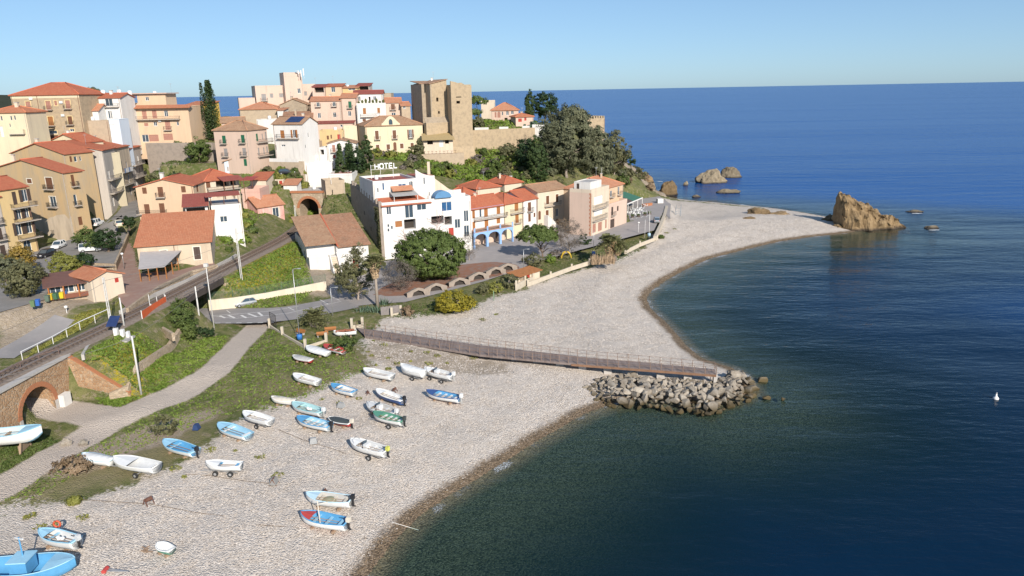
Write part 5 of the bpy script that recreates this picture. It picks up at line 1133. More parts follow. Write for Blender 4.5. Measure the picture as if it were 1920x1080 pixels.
blk(H, (588, 232, 236), (661, 229, 237), 21, 5, 'palepk', ('shed_b', .5, 'maroon'), zo(*q, [('f',480,695,26,26,'g')]))
for i, (l, r, wl, rf, op, lb) in enumerate([
    ((585,163,262),(608,162,262),'pink','maroon',[('f',232,292,108,56,'h')],'small crest house with a white-railed veranda'),
    ((608.5,162,263),(640,160.5,263),'peach','red',[('f',388,288,44,58,'g')],'peach crest house with double white window'),
    ((641,165,264),(670,163.5,264),'yellow','terra',[('f',597,277,78,36,'G')],'yellow crest house with a long window'),
    ((668,161,267),(692,159.5,267),'grey','maroon',[('f',730,272,104,38,'h')],'rightmost crest house with a dark open loggia')]):
    H = House('crest_house', lb, group='row of small houses on the crest'); blk(H, l, r, 27, 6, wl, ('shed_b', .9, rf), zo(*q, op))
    if i == 0: antenna(H, at(592, 162, 265), 3.0)
H = House('maroon_roof_house', 'white house with a maroon roof and a planted terrace on the slope')
blk(H, (663, 176, 253), (717, 174, 254), 25, 7, 'white', ('gable_x', 1.0, 'maroon'), zo(*q, [('f',680,392,34,54,'g'),('f',798,396,20,54,'h'),('f',855,386,34,44,'g')]))
K = blk(H, (668, 196, 245), (723, 194, 246), 20, 7, 'white', ('flat', .3, 'tile'), zo(*q, [('f',740,530,34,68,'s','wood'),('f',900,522,30,58,'s','wood'),('f',738,632,38,28,'s','brown')]) + [zB(*q,'f',697,895,560,598,'B')])
fm = K.FM('f')
for i in range(8): b = MB(); p = fm(.8 + i * 1.15, .7, K.z1 - K.z0); b.lathe([(.2, 0), (.26, .35), (.3, .36), (.45, .7 + .3 * (i % 3)), (.1, 1.0 + .4 * (i % 3))], 7, p); H.part(b, 'potted_plant', mat('pot_plant', (0.10, 0.11, 0.03), .9, .3, 6.0))
H = House('tan_cottage', 'tan house with balcony door and terracotta roof left of the castle')
blk(H, (723, 192, 248), (752, 191, 249), 21, 7, 'palepk', ('gable_x', 1.4, 'terra'), zo(*q, [('f',1060,482,44,64,'sb','brown'),('f',1068,570,48,48,'g')]))
H = House('stub_cottage', 'lowest terracotta-roofed cottage squeezed against the castle')
blk(H, (752.5, 198, 247), (769, 196.5, 248), 21, 6, 'tan', ('gable_x', 1.1, 'terra'), zo(*q, [('f',1188,487,30,34,'g')]))
H = House('tan_block', 'plain tan block behind the maroon roof')
blk(H, (716, 176, 262), (733, 175, 262), 25, 6, 'tan', ('flat', .2, 'grey'))
H = House('red_door_house', 'yellow house with a red door below the pink annexe')
blk(H, (599, 247, 219), (643, 245, 220), 19, 7, 'yellow', ('flat', .3, 'tile'), zo(*q, [('f',453,820,34,56,'d','red'),('f',328,828,24,44,'s','brown'),('f',366,818,14,44,'s','brown')]))
H = House('lemon_block', 'plain lemon house beside the pale yellow villa')
blk(H, (643.5, 239, 223), (669, 238, 224), 19, 6, 'paleyel', ('flat', .3, 'tile'))
H = House('peach_wall_house', 'peach-coloured wall between the solar house and the white villa', 'wall')
blk(H, (585, 267, 208), (597, 266, 208), 18, 4, 'peach', ('flat', .2, 'grey'))
# ------------------------------------------------------------------ roads, railway, walls, jetty
def offset(pts, w):
    P = [Vector((p[0], p[1], 0)) for p in pts]; out = []
    for i, p in enumerate(P):
        d = (P[min(i + 1, len(P) - 1)] - P[max(i - 1, 0)]).normalized(); n = Vector((-d.y, d.x, 0)); out.append((p + n * w, p - n * w))
    return out
def densify(pts, step=2.0):
    out = []
    for a, b in zip(pts[:-1], pts[1:]):
        a, b = Vector(a), Vector(b); n = max(1, int((b - a).length / step)); out += [a.lerp(b, i / n) for i in range(n)]
    return out + [Vector(pts[-1])]
def smooth_line(pts, it=2):
    P = [Vector(p) for p in pts]
    for _ in range(it):
        Q = [P[0]]
        for a, b in zip(P[:-1], P[1:]): Q += [a.lerp(b, .25), a.lerp(b, .75)]
        P = Q + [P[-1]]
    return P
def sheet(name, poly, z, m, kind='structure'):
    b = MB(); tri = mgeo.tessellate_polygon([[Vector((p[0], p[1], 0)) for p in poly]])
    b.add([(p[0], p[1], z) for p in poly], [t if (Vector(poly[t[1]]) - Vector(poly[t[0]])).cross(Vector(poly[t[2]]) - Vector(poly[t[0]])) > 0 else t[::-1] for t in tri]); o = b.build(name, m); tag(o, kind=kind); return o
def wall_line(name, label, pts, h, th, m, cat='wall', parent=None, zf=None, dip=.6):
    """free-standing wall along a line; pts (x, y) or (x, y, ground)"""
    P = [Vector((p[0], p[1], p[2] if len(p) > 2 else gz(p[0], p[1]))) for p in pts]; of = offset(P, th / 2); b = MB(); n = len(P)
    vs = []
    for p, (l, r) in zip(P, of): vs += [(l.x, l.y, p.z - dip), (r.x, r.y, p.z - dip), (r.x, r.y, p.z + h), (l.x, l.y, p.z + h)]
    fs = [(0, 1, 2, 3)] + [(4 * (n - 1) + k for k in (3, 2, 1, 0))]; fs = [tuple(f) for f in fs]
    for i in range(n - 1):
        for k in range(4): fs.append((4 * i + k, 4 * i + 4 + k, 4 * i + 4 + (k + 1) % 4, 4 * i + (k + 1) % 4))
    b.add(vs, fs); o = b.build(name, m, parent)
    if label: tag(o, label, cat)
    return o

ASPH = mat('asphalt', (0.255, 0.24, 0.235), 0.92, 0.10, 0.35, (0.33, 0.30, 0.29), 0.8, 0.15, 25.0)
ASPHL = mat('piazza_asphalt', (0.31, 0.285, 0.275), 0.92, 0.10, 0.3, (0.38, 0.34, 0.32), 0.8, 0.15, 25.0)
PAVE = mat('grey_setts', (0.23, 0.215, 0.20), 0.9, 0.25, 0.5, (0.32, 0.29, 0.265), 0.7, 0.4, 9.0)
PAINT = mat('road_paint', (0.72, 0.70, 0.67), 0.7, 0.2, 2.0)
SEAW = mat('sea_wall', (0.54, 0.47, 0.37), .9, .15, 1.0, (.4, .34, .27), .6); CREAMW = mat('plaster_cream', (0.68, 0.60, 0.47), 0.9, 0.1, 0.7, (0.5, 0.42, 0.33), 0.5, streak=True)
sheet('piazza', PIAZZA, 3.50, ASPHL)
sheet('car_park', CARPARK, 10.0, PAVE)
sheet('patio', PATIO, 9.2, mat('patio_red', (0.30, 0.185, 0.145), 0.9, 0.2, 0.8, (0.36, 0.27, 0.22), 0.7, 0.2, 9.0))
def ribbon(name, line, w, m, dz=0.05, zfix=None):
    L = smooth_line([(p[0], p[1], 0) for p in line]); L = densify(L, 1.5); b = MB(); of = offset(L, w); vs = []
    for l, r in of:
        for k in range(5): p = l.lerp(r, k / 4); vs.append((p.x, p.y, (gz(p.x, p.y) if zfix is None else zfix) + dz))
    b.add(vs, [(5 * i + k + 1, 5 * i + k, 5 * i + 5 + k, 5 * i + 6 + k) for i in range(len(of) - 1) for k in range(4)][::1]); b.f = [f[::-1] for f in b.f]
    o = b.build(name, m, None, True); tag(o, kind='structure'); return o
ribbon('road', ROAD_C, 4.3, ASPH, 0.0, 3.515)
ribbon('upper_street', [tuple(gnd(u, v, e)[:2]) for u, v, e in ((150,468,10.1),(190,428,11),(215,413,11.8),(236,408,12.4),(246,398,12.4),(256,384,12.4),(262,374,12.4))], 3.2, PAVE, 0.12)
ribbon('lane', [tuple(gnd(u, v, 6.7)[:2]) for u, v in ((0,668),(40,648),(80,630),(125,614))], 1.9, ASPH, 0.12)
# painted lines
def line_paint(name, pts, w, z, m=PAINT):
    b = MB(); of = offset(pts, w / 2); vs = [(p.x, p.y, z) for l, r in of for p in (l, r)]
    b.add(vs, [(2 * i + 1, 2 * i + 3, 2 * i + 2, 2 * i) for i in range(len(of) - 1)]); o = b.build(name, m); tag(o, kind='structure'); return o
rc = smooth_line([(p[0], p[1], 0) for p in ROAD_C])
for k in range(7):
    a, bq = gnd(383 + k * 20, 606 - k * .2, 3.52), gnd(393 + k * 20, 605.8 - k * .2, 3.52); line_paint('lane_dash', [a[:2], bq[:2]], 0.22, 3.522)
for (u0, v0), (u1, v1) in (((412,592),(422,596)),((428,591),(440,596)),((452,591),(462,596)),((465,588),(482,594)),((484,586),(492,592))): line_paint('hatch_stripe', [gnd(u0, v0, 3.52)[:2], gnd(u1, v1, 3.52)[:2]], 0.4, 3.522)
for pts_ in ([(395,592),(440,597),(480,594),(540,587),(640,565)], [(380,593),(440,589),(500,584),(560,574)]): line_paint('edge_line', [gnd(u, v, 3.52)[:2] for u, v in pts_], 0.12, 3.523)
for (u0, v0), (u1, v1) in (((540,576),(552,582)),((600,562),(615,570)),((620,556),(637,563)),((425,582),(432,587)),((486,570),(496,576))): line_paint('bay_line', [gnd(u0, v0, 3.52)[:2], gnd(u1, v1, 3.52)[:2]], 0.14, 3.524)
for i in range(6): line_paint('parking_line', [gnd(1166 + i * 9, 413 - i * 1.2, 3.5)[:2], gnd(1174 + i * 9, 406 - i * 1.0, 3.5)[:2]], 0.18, 3.506)
for i in range(6): a = gnd(20 + i * 16, 556 - i * 5, 10); line_paint('car_park_line', [a[:2], (a.x + 4.5, a.y + 1.8)], 0.14, 10.006)
# needle litter under the big pine
LIT = smooth_line([(p[0], p[1], 0) for p in G2([(700,552),(730,532),(790,512),(850,498),(915,490),(965,494),(975,503),(935,517),(880,530),(830,543),(780,551),(740,557),(700,552)], 3.5)], 2)
sheet('pine_needle_litter', [(p.x + rnd.uniform(-.4, .4), p.y + rnd.uniform(-.4, .4)) for p in LIT[:-1]], 3.508, mat('needle_litter', (0.27, 0.125, 0.075), 0.95, 0.3, 0.8, (0.24, 0.19, 0.165), 0.9, 0.3, 12.0), 'stuff')

# ---- railway
RL = densify(smooth_line(RAIL, 2), 1.5)
RL = [p for p in RL if p.y < 186]
BAL = mat('ballast', (0.20, 0.155, 0.125), 0.95, 0.35, 2.5, (0.29, 0.245, 0.21), 0.8, 0.8, 9.0)
b = MB(); of = offset(RL, 1.0); vs = []
for p, (l, r) in zip(RL, of):
    n = (l - Vector((p.x, p.y, 0)))
    for k, z in ((2.5 if p.y > 87 else 2.0, 8.5), (1.65, 8.86), (-1.65, 8.86), (-2.5 if p.y > 87 else -2.0, 8.5)): vs.append((p.x + n.x * k, p.y + n.y * k, z))
b.add(vs, [(4 * i + k, 4 * i + k + 1, 4 * i + 5 + k, 4 * i + 4 + k) for i in range(len(RL) - 1) for k in range(3)]); tag(b.build('railway_bed', BAL), kind='structure')
T = thing('railway_track', 'single railway track with rusty rails curving towards the tunnel', 'track', RL[0])
RUST = mat('rail_steel', (0.55, 0.46, 0.40), 0.3, 0.2, 3.0, metal=0.7)
for s in (-.72, .72):
    b = MB(); of = offset(RL, s); vs = []
    for l, r in of: n = (l - r).normalized(); q0 = Vector((RL[0].x, RL[0].y, 0)); vs += [tuple(l + n * .06 - q0 + Vector((0, 0, z))) for z in (8.97, 9.13)] + [tuple(l - n * .06 - q0 + Vector((0, 0, z))) for z in (9.13, 8.97)]
    b.add(vs, [(4 * i + k, 4 * i + 4 + k, 4 * i + 4 + (k + 1) % 4, 4 * i + (k + 1) % 4) for i in range(len(RL) - 1) for k in range(4)]); b.build('rail', RUST, T)
b = MB(); tot = 0; last = None
for p, q_ in zip(RL[:-1], RL[1:]):
    L_ = (q_ - p).length; n = max(1, round(L_ / .65)); d = (q_ - p).normalized(); nn = Vector((-d.y, d.x, 0))
    for i in range(n):
        c = p.lerp(q_, i / n) - RL[0]; b.bar(Vector((c.x, c.y, 8.93 )) + nn * 1.25 , Vector((c.x, c.y, 8.93)) - nn * 1.25, 0.26, 0.12)
so = b.build('sleepers', mat('sleeper', (0.13, 0.095, 0.075), 0.9, 0.2), T); so['kind'] = 'stuff'
for o in T.children: o.location.z -= RL[0].z
# pipe handrail and concrete kerbs beside the line
def pipe_rail(name, label, px, e, h=0.9, r=.06, m=FRAME, step=2.6, cat='railing'):
    P = [gnd(u, v, e) for u, v in px]; T = thing(name, label, cat, P[0]); L = densify(P, step)
    b = MB(); b.tube([p - P[0] + Vector((0, 0, h)) for p in L], r, 6); b.build('rail', m, T)
    for p in L: b = MB(); b.bar(p - P[0] + Vector((0, 0, -.3)), p - P[0] + Vector((0, 0, h)), .07); b.build('post', m, T)
    return T
pipe_rail('pipe_railing', 'white pipe railing along the far side of the track', [(42,672),(100,643),(150,615),(205,590)], 8.6)
pipe_rail('pipe_railing', 'brown parapet railing on the brick viaduct edge', [(0,716),(40,694),(75,680),(112,668)], 8.6, 1.0, .05, mat('rail_brown', (0.2, 0.13, 0.11), .6))
for lb, px, e in (('pale concrete cable duct curving from the track to the cabinets', [(155,667),(165,650),(190,630),(210,622)], 8.4), ('pale concrete kerb along the near side of the track bed', [(225,585),(290,552),(350,526),(430,486),(443,478)], 8.9)):
    wall_line('concrete_kerb', lb, [tuple(gnd(u, v, e)) for u, v in px], 0.22, .35, CONC, 'kerb')

BRK = None
def masonry(name, c, c2, mortar, scale=2.6):
    m, nt, b, out = nodes_of(name); co = coords(nt)
    v = nd(nt, 'ShaderNodeTexVoronoi', {'Vector': co, 'Scale': scale}); e = nd(nt, 'ShaderNodeTexVoronoi', {'Vector': co, 'Scale': scale}, feature='DISTANCE_TO_EDGE')
    s = nd(nt, 'ShaderNodeSeparateColor', {0: v.outputs['Color']}); col = mixc(nt, s.outputs[0], c, c2)
    col = mixc(nt, ramp(nt, e.outputs[0], 0.07, 0.02), col, mortar); n = noise(nt, co, .5, 4, .7); col = mixc(nt, mth(nt, 'MULTIPLY', ramp(nt, n, .45, .75), .5), col, tuple(x * .55 for x in c2))
    nt.links.new(col, b.inputs['Base Color']); b.inputs['Roughness'].default_value = .92; b.inputs['Specular IOR Level'].default_value = .2
    nt.links.new(bump(nt, ramp(nt, e.outputs[0], 0, .15), .7, .08), b.inputs['Normal']); MATS[name] = m; return m
RUBBLE = masonry('rubble_brown', (0.33, 0.19, 0.10), (0.46, 0.30, 0.18), (0.42, 0.33, 0.24)); RUBBLE2 = masonry('rubble_pale', (0.36, 0.27, 0.18), (0.50, 0.39, 0.28), (0.45, 0.37, 0.28)); BRICK = mat('brick_orange', (0.42, 0.17, 0.08), .9, .3, 3.0, (0.33, .15, .09), .6)
WALLS['rubble'] = ((.33, .19, .1), (.4, .3, .2)); MATS['wall_rubble'] = RUBBLE
H = House('railway_viaduct', 'brown rubble viaduct with a brick-ringed archway under the railway', 'viaduct')
rx = lambda y: float(np.interp(y, [p.y for p in RL], [p.x for p in RL])) + 2.05
K = Block(H, (rx(62), 62), (rx(86.4), 86.4), 2.6, 8.35, 4.1, 'rubble', None, [('f', 'm', 15.3, 20.9, 0.0, 4.1, 'T^')], base=1)
fm = K.FM('f')
b = MB(); b.add([fm(x, n, z) for z in (5.752, 6.05) for n in (-.25, .6) for x in (-1, K.W + .3)], BXF); H.part(b, 'coping', CONC)
for i in range(18):
    t0, t1 = math.pi * i / 18 + .008, math.pi * (i + 1) / 18 - .008; c = (18.1, 1.3); b = MB()
    vs = [fm(c[0] - math.cos(t) * r, n, c[1] + math.sin(t) * r) for n in (-.06, .25) for t, r in ((t0, 2.8), (t1, 2.8), (t1, 3.4), (t0, 3.4))]
    b.add(vs, QXF); H.part(b, 'voussoir', BRICK)
for x in (15.3 - .45, 20.9): b = MB(); b.add([fm(xx, n, z) for z in (-.5, 1.3) for n in (-.08, .3) for xx in (x, x + .45)], BXF); H.part(b, 'arch_pier', CONC)
# brick-capped wing wall falling away to the meadow
w0, w1 = Vector((rx(86.6) - .1, 86.6, 0)), Vector((-49.4, 86.3, 0)); b = MB(); dv = (w1 - w0).normalized(); pv = Vector((dv.y, -dv.x, 0)) * .3
vs = [p + s * pv + Vector((0, 0, z)) for s in (1, -1) for p, z in ((w0, 1.8), (w1, 1.8), (w1, 3.3), (w0, 8.4))]
b.add(vs, [(0, 1, 2, 3), (7, 6, 5, 4), (0, 4, 5, 1), (1, 5, 6, 2), (2, 6, 7, 3), (3, 7, 4, 0)]); H.part(b, 'wing_wall', RUBBLE)
b = MB(); b.bar(w0 + Vector((0, 0, 8.46)), w1 + Vector((0, 0, 3.36)), .75, .12); H.part(b, 'brick_coping', BRICK)
b = MB(); ww = [fm(20.9 + .46, -.1, -.4), fm(22.7, -.1, -.4), fm(22.7, -.8, -.4), fm(21.4, -.8, -.4)]; b.prism([p[:2] for p in ww], 2.0, 4.3); H.part(b, 'whitewashed_buttress', wall_m('white'))
wall_line('garden_wall', 'low pale stone wall curving between meadow and path', [tuple(gnd(u, v, 3.3)[:2]) for u, v in ((205,742),(240,736),(262,722),(290,700),(320,672),(341,650))], 0.9, .5, RUBBLE2)
wall_line('garden_wall', 'short pale wall beside the orange fence above the palm', [tuple(gnd(u, v, 6.5)) for u, v in ((265,596),(290,611),(325,632))], 0.6, .4, RUBBLE2)

# tunnel mouth
H = House('tunnel_portal', 'brick-arched railway tunnel mouth at the end of the line', 'tunnel'); WALLS['rub2'] = WALLS['rubble']; MATS['wall_rub2'] = RUBBLE2
tp = RL[-1]; K = Block(H, (tp.x - 4.4, tp.y + .6), (tp.x + 3.8, tp.y - .2), 8.6, 15.6, 12, 'rub2', ('flat', 0, None), [('f', 'm', 1.9, 6.9, 0.0, 5.6, 'T^')], base=1)
fm = K.FM('f')
for i in range(15):
    t0, t1 = math.pi * i / 15 + .01, math.pi * (i + 1) / 15 - .01; b = MB()
    vs = [fm(4.4 - math.cos(t) * r, n, 3.1 + math.sin(t) * r) for n in (-.08, .2) for t, r in ((t0, 2.5), (t1, 2.5), (t1, 3.15), (t0, 3.15))]; b.add(vs, QXF); H.part(b, 'voussoir', BRICK)
b = MB(); b.add([fm(x, n, z) for z in (7.0, 7.5) for n in (-.2, .8) for x in (-.2, 8.5)], BXF); H.part(b, 'brick_cornice', BRICK)
b = MB(); b.add([fm(x, 6.9, z) for x, z in ((1.8, 0), (7.0, 0), (7.0, 5.7), (1.8, 5.7))], [(0, 1, 2, 3)]); H.part(b, 'tunnel_shade_sheet', DARK)  # dark sheet across the bore, the tunnel's shade painted on it

# steel bridge over the road
br = [p for p in RL if 111 < p.y < 126]
T = thing('railway_bridge', 'short dark steel girder bridge carrying the track over the road', 'bridge', (br[0].x, br[0].y, 3.4)); o0 = Vector(T.location)
for s in (-3.0, 3.0):
    of = offset(br, s); a, bq = of[0][0], of[-1][0]; b = MB(); b.bar(a - o0 + Vector((0, 0, 8.2)), bq - o0 + Vector((0, 0, 8.2)), .35, 1.0); gd_ = b.build('girder', mat('girder_steel', (0.07, 0.055, 0.05), .6, .2), T)
    for i in range(9): p = a.lerp(bq, i / 8) - o0; b = MB(); b.bar(p + Vector((0, 0, 7.72)), p + Vector((0, 0, 8.9)), .14); b.build('stiffener', MATS['girder_steel'], gd_)
    b = MB(); b.tube([a - o0 + Vector((0, 0, 9.6)), bq - o0 + Vector((0, 0, 9.6))], .05, 6); b.build('handrail', RUST, T)
b = MB(); of = offset(br, 3.1); b.slab([of[0][1] - o0 + Vector((0, 0, 8.45)), of[-1][1] - o0 + Vector((0, 0, 8.45)), of[-1][0] - o0 + Vector((0, 0, 8.45)), of[0][0] - o0 + Vector((0, 0, 8.45))], .2); b.build('deck', MATS['girder_steel'], T)
for k, (p, mm) in enumerate(((br[0], RUBBLE), (br[-1], RUBBLE2))):
    i = RL.index(p); dd = (RL[i + 1] - RL[i - 1]).normalized(); nn = Vector((-dd.y, dd.x, 0)); b = MB(); c = Vector((p.x, p.y, 0)) - Vector((o0.x, o0.y, 0)) + dd * (1.4 if k else -1.4)
    vs = [c + dd * s + nn * t + Vector((0, 0, z)) for z in (-1.0, 4.3) for t in (-3.7, 3.7) for s in (-1.3, 1.3)]; b.add(vs, BXF); b.build('abutment', mm, T)

# road wall with the mesh fence above it
RW = [tuple(gnd(u, v, 3.5)) for u, v in ((393,582),(440,577),(500,568),(560,556),(612,545))]
wall_line('road_wall', 'cream plastered wall along the road below the yellow-flowered bank', RW, 1.9, .35, CREAMW)
T = thing('mesh_fence', 'green wire mesh fence on top of the cream road wall', 'fence', RW[0]); Fp = densify(RW, 2.4)
for p in Fp: b = MB(); b.bar(p - Vector(RW[0]) + Vector((0, 0, 1.9)), p - Vector(RW[0]) + Vector((0, 0, 3.4)), .06); b.build('post', mat('fence_green', (.12, .2, .14), .6), T)
def mesh_net(name, P, z0, z1, T, m, step=.22):
    b = MB(); o = Vector(T.location); L = densify(P, step)
    for p in L: b.bar(p - o + Vector((0, 0, z0)), p - o + Vector((0, 0, z1)), .014)
    k = int((z1 - z0) / step)
    for i in range(k + 1):
        for a, c in zip(P[:-1], P[1:]): b.bar(Vector(a) - o + Vector((0, 0, z0 + i * step)), Vector(c) - o + Vector((0, 0, z0 + i * step)), .014)
    r = b.build(name, m, T); r['kind'] = 'stuff'; return r
mesh_net('wire_mesh', RW, 1.95, 3.35, T, MATS['fence_green'], .16)
wall_line('car_park_wall', 'low stone wall along the right edge of the car park', [tuple(gnd(u, v, 10)) for u, v in ((168,497),(216,499),(241,440),(236,411))], .45, .35, RUBBLE2, dip=3.5)
wall_line('patio_wall', 'low stone wall between the red patio and the railway', [tuple(gnd(u, v, 9.2)) for u, v in ((407,499),(360,511),(300,539),(262,565),(239,582))], .35, .4, RUBBLE2, dip=2.5)
# low seaside walls with square posts
def post_wall(label, px, e, h=.32, ph=.85, step=5.5, rail=False):
    P = [gnd(u, v, e) for u, v in px]; T = thing('sea_wall', label, 'wall', P[0]); o = P[0]; L = densify(P, step)
    w = wall_line('wall', None, [tuple(p) for p in P], h, .22, SEAW, parent=T); w.location = -o
    for p in L: b = MB(); q_ = p - o; b.box(q_.x - .19, q_.x + .19, q_.y - .19, q_.y + .19, -.5, ph); b.build('pier', SEAW, T)
    if rail: mesh_net('rail_mesh', [tuple(p) for p in P], h, ph - .1, T, IRON, .3)
post_wall('low cream beach wall with square piers in front of the palm garden', [(990,532),(1072,502),(1105,492)], 3.0)
post_wall('low cream beach wall nearest the shingle under the parking place', [(1172,472),(1200,458),(1232,446)], 3.0)
post_wall('garden wall with corner pier around the dwarf palm lawn', [(506,612),(530,628),(573,652),(612,640)], 3.1, .3, 1.4, 30)
post_wall('short wall with pier at the start of the jetty path', [(660,612),(680,610)], 3.2, .2, 1.4, 30)
post_wall('low wall with pier beside the reed fence', [(735,592),(752,588)], 3.3, .3, 1.5, 30)
wall_line('promenade_wall', 'long beige promenade parapet between the parking place and the beach', [tuple(gnd(u, v, 3.3)) for u, v in ((1228,446),(1238,425),(1246,404),(1250,388))], .45, .8, SEAW)
post_wall('cream piers and wall of the orange-roofed beach hut', [(968,540),(985,530),(1000,525)], 3.1, .7, 1.5, 4)

# ---- jetty walkway
near = [gnd(684,630,3.0), gnd(900,665,2.8), gnd(1100,684,2.5), gnd(1343,702,2.3)]; farr = [gnd(668,614,3.05), gnd(900,647,2.8), gnd(1100,670,2.5), gnd(1340,692,2.3)]
T = thing('jetty', 'long brown timber jetty walkway with thin iron railings crossing the beach', 'jetty', near[0]); o = near[0]
def planks():
    m, nt, b, out = nodes_of('jetty_boards'); co = coords(nt, 'UV'); sx = nd(nt, 'ShaderNodeSeparateXYZ', {0: co}); k = mth(nt, 'FLOOR', mth(nt, 'DIVIDE', sx.outputs[0], .2))
    w = nd(nt, 'ShaderNodeTexWhiteNoise', {'W': k}, noise_dimensions='1D'); n = noise(nt, coords(nt), .6, 4, .7)
    col = mixc(nt, w.outputs[0], (0.155, 0.115, 0.10), (0.235, 0.185, 0.165)); col = mixc(nt, mth(nt, 'MULTIPLY', ramp(nt, n, .4, .7), .5), col, (0.27, 0.22, 0.2))
    nt.links.new(col, b.inputs['Base Color']); b.inputs['Roughness'].default_value = .9; return m
nl, fl_ = densify(near, 1.0), []
N = 60; ev = lambda P, t: P[min(int(t * 3), 2)].lerp(P[min(int(t * 3), 2) + 1], t * 3 - min(int(t * 3), 2))
b = MB(); vs = []; b.uv = []
for i in range(N + 1): t = i / N; vs += [ev(near, t) - o, ev(farr, t) - o, ev(farr, t) - o - Vector((0, 0, .3)), ev(near, t) - o - Vector((0, 0, .3))]
fs = [(4 * i + (k + 1) % 4, 4 * i + k, 4 * i + 4 + k, 4 * i + 4 + (k + 1) % 4) for i in range(N) for k in range(4)]; b.add(vs, fs)
for f in fs:
    for i in f: b.uv.append((vs[i].x, vs[i].y))
b.build('deck', planks(), T)
IRONB = mat('rusty_rail', (0.24, 0.16, 0.12), .6, .2)
for side, P in (('near', near), ('far', farr)):
    npost = 36
    for i in range(npost + 1): p = ev(P, i / npost) - o; b = MB(); b.bar(p, p + Vector((0, 0, 1.05)), .07); b.build('post', IRONB, T)
    for h in (.5, 1.02): b = MB(); b.tube([ev(P, i / 36) - o + Vector((0, 0, h)) for i in range(37)], .028, 5); b.build('handrail', IRONB, T)
p0, p1 = near[-1] - o, farr[-1] - o
for h in (.5, 1.02): b = MB(); b.tube([p0 + Vector((0, 0, h)), p1 + Vector((0, 0, h))], .03, 5); b.build('end_rail', IRONB, T)
b = MB(); b.bar(ev(near, .62) - o + Vector((0, -.08, -.2)), ev(near, 1) - o + Vector((0, -.08, -.2)), .12, .3); b.build('edge_beam', mat('edge_rust', (.27, .15, .09), .8, .3), T)
for i in range(14): t = .1 + .9 * i / 13; p = (ev(near, t) + ev(farr, t)) / 2 - o; b = MB(); b.bar(p + Vector((0, 0, -2.2)), p + Vector((0, 0, -.31)), 1.1 if i < 13 else .5, .5); b.build('support', CONC, T)
# ------------------------------------------------------------------ vegetation
def leaf_mesh(name, C, Nrm, size, asp, tone, m):
    """one mesh of many leaf-sized four-sided faces: centres C, facing Nrm"""
    n = len(C); r = nrs.randn(n, 3); t = np.cross(Nrm, r); t /= np.linalg.norm(t, axis=1)[:, None] + 1e-9; s = np.cross(Nrm, t)
    sz = np.asarray(size).reshape(-1, 1) * 1.35 * (0.7 + 0.6 * nrs.rand(n, 1)); a = t * sz * asp; b = s * sz
    k = Nrm * sz * 0.25
    V = np.stack([C - a - b * .35, C - b * 1.0 + k, C + a + b * .35, C + b * 1.0 - k], 1).astype(np.float32)
    me = bpy.data.meshes.new(name); me.vertices.add(n * 4); me.vertices.foreach_set('co', V.ravel())
    f = np.arange(n * 4, dtype=np.int32); me.loops.add(n * 4); me.loops.foreach_set('vertex_index', f); me.polygons.add(n)
    me.polygons.foreach_set('loop_start', np.arange(0, n * 4, 4, dtype=np.int32)); me.update()
    fattr(me, 'tone', np.repeat(tone, 4)); me.materials.append(m); return me
def unit(n):
    v = nrs.randn(n, 3); return v / np.linalg.norm(v, axis=1)[:, None]
def crown_pts(R, ncl, cr, per, shape='ball', gap=0.0):
    """cluster centres over a crown volume, then leaves over each cluster; returns centres, facings, tones"""
    d = unit(ncl * 3)
    if shape == 'umbrella': d = d[d[:, 2] > -0.35]; d[:, 2] = np.where(d[:, 2] < 0, d[:, 2] * .5, d[:, 2])
    d = d[:ncl]; rad = 0.62 + 0.42 * nrs.rand(len(d)) ** .6 if shape != 'dense' else .74 + .27 * nrs.rand(len(d)) ** .5
    P = d * rad[:, None]
    if shape in ('column', 'cone'):
        h = nrs.rand(ncl) * 2 - 1; an = nrs.rand(ncl) * 6.283
        w = np.sqrt(np.clip(1 - np.abs(h) ** 2.6, 0, 1)) if shape == 'column' else np.clip((1 - h) / 2, 0.02, 1) ** .8
        rr = w * (0.6 + .4 * nrs.rand(ncl)); P = np.c_[np.cos(an) * rr, np.sin(an) * rr, h]
    lob = 1 + (0.22 if shape != 'dense' else .15) * np.sin(P[:, 0] * 5 + P[:, 2] * 4 + 1) * np.cos(P[:, 1] * 5 - P[:, 2] * 3)
    P = P * lob[:, None] * np.array(R)
    if gap > 0:
        keep = (np.sin(P[:, 0] * 1.7 / cr * .35 + 3) + np.cos(P[:, 1] * 1.9 / cr * .35 + P[:, 2] / cr * .5)) > -2 + gap * 2; P = P[keep]
    q = unit(len(P) * per); base = np.repeat(P, per, 0); crs = np.repeat(cr * (.6 + .7 * nrs.rand(len(P))), per)[:, None]
    C = base + q * crs * (nrs.rand(len(q), 1) ** .4) * np.array([1, 1, .75])
    out = base / (np.linalg.norm(base / np.array(R), axis=1)[:, None] + .2) / np.array(R)
    Nn = q * .8 + out / (np.linalg.norm(out, axis=1)[:, None] + 1e-6) * .9 + unit(len(q)) * .5; Nn /= np.linalg.norm(Nn, axis=1)[:, None]
    tone = np.repeat(nrs.rand(len(P)), per) * .6 + nrs.rand(len(C)) * .4
    return C, Nn, tone
BARK = mat('bark', (0.16, 0.115, 0.085), .95, .3, 3.0, (.24, .19, .15), .7, .6, 8.0); BARKP = mat('bark_pale', (0.36, 0.30, 0.25), .9, .25, 2.0, (.22, .17, .13), .6, .3, 8.0)
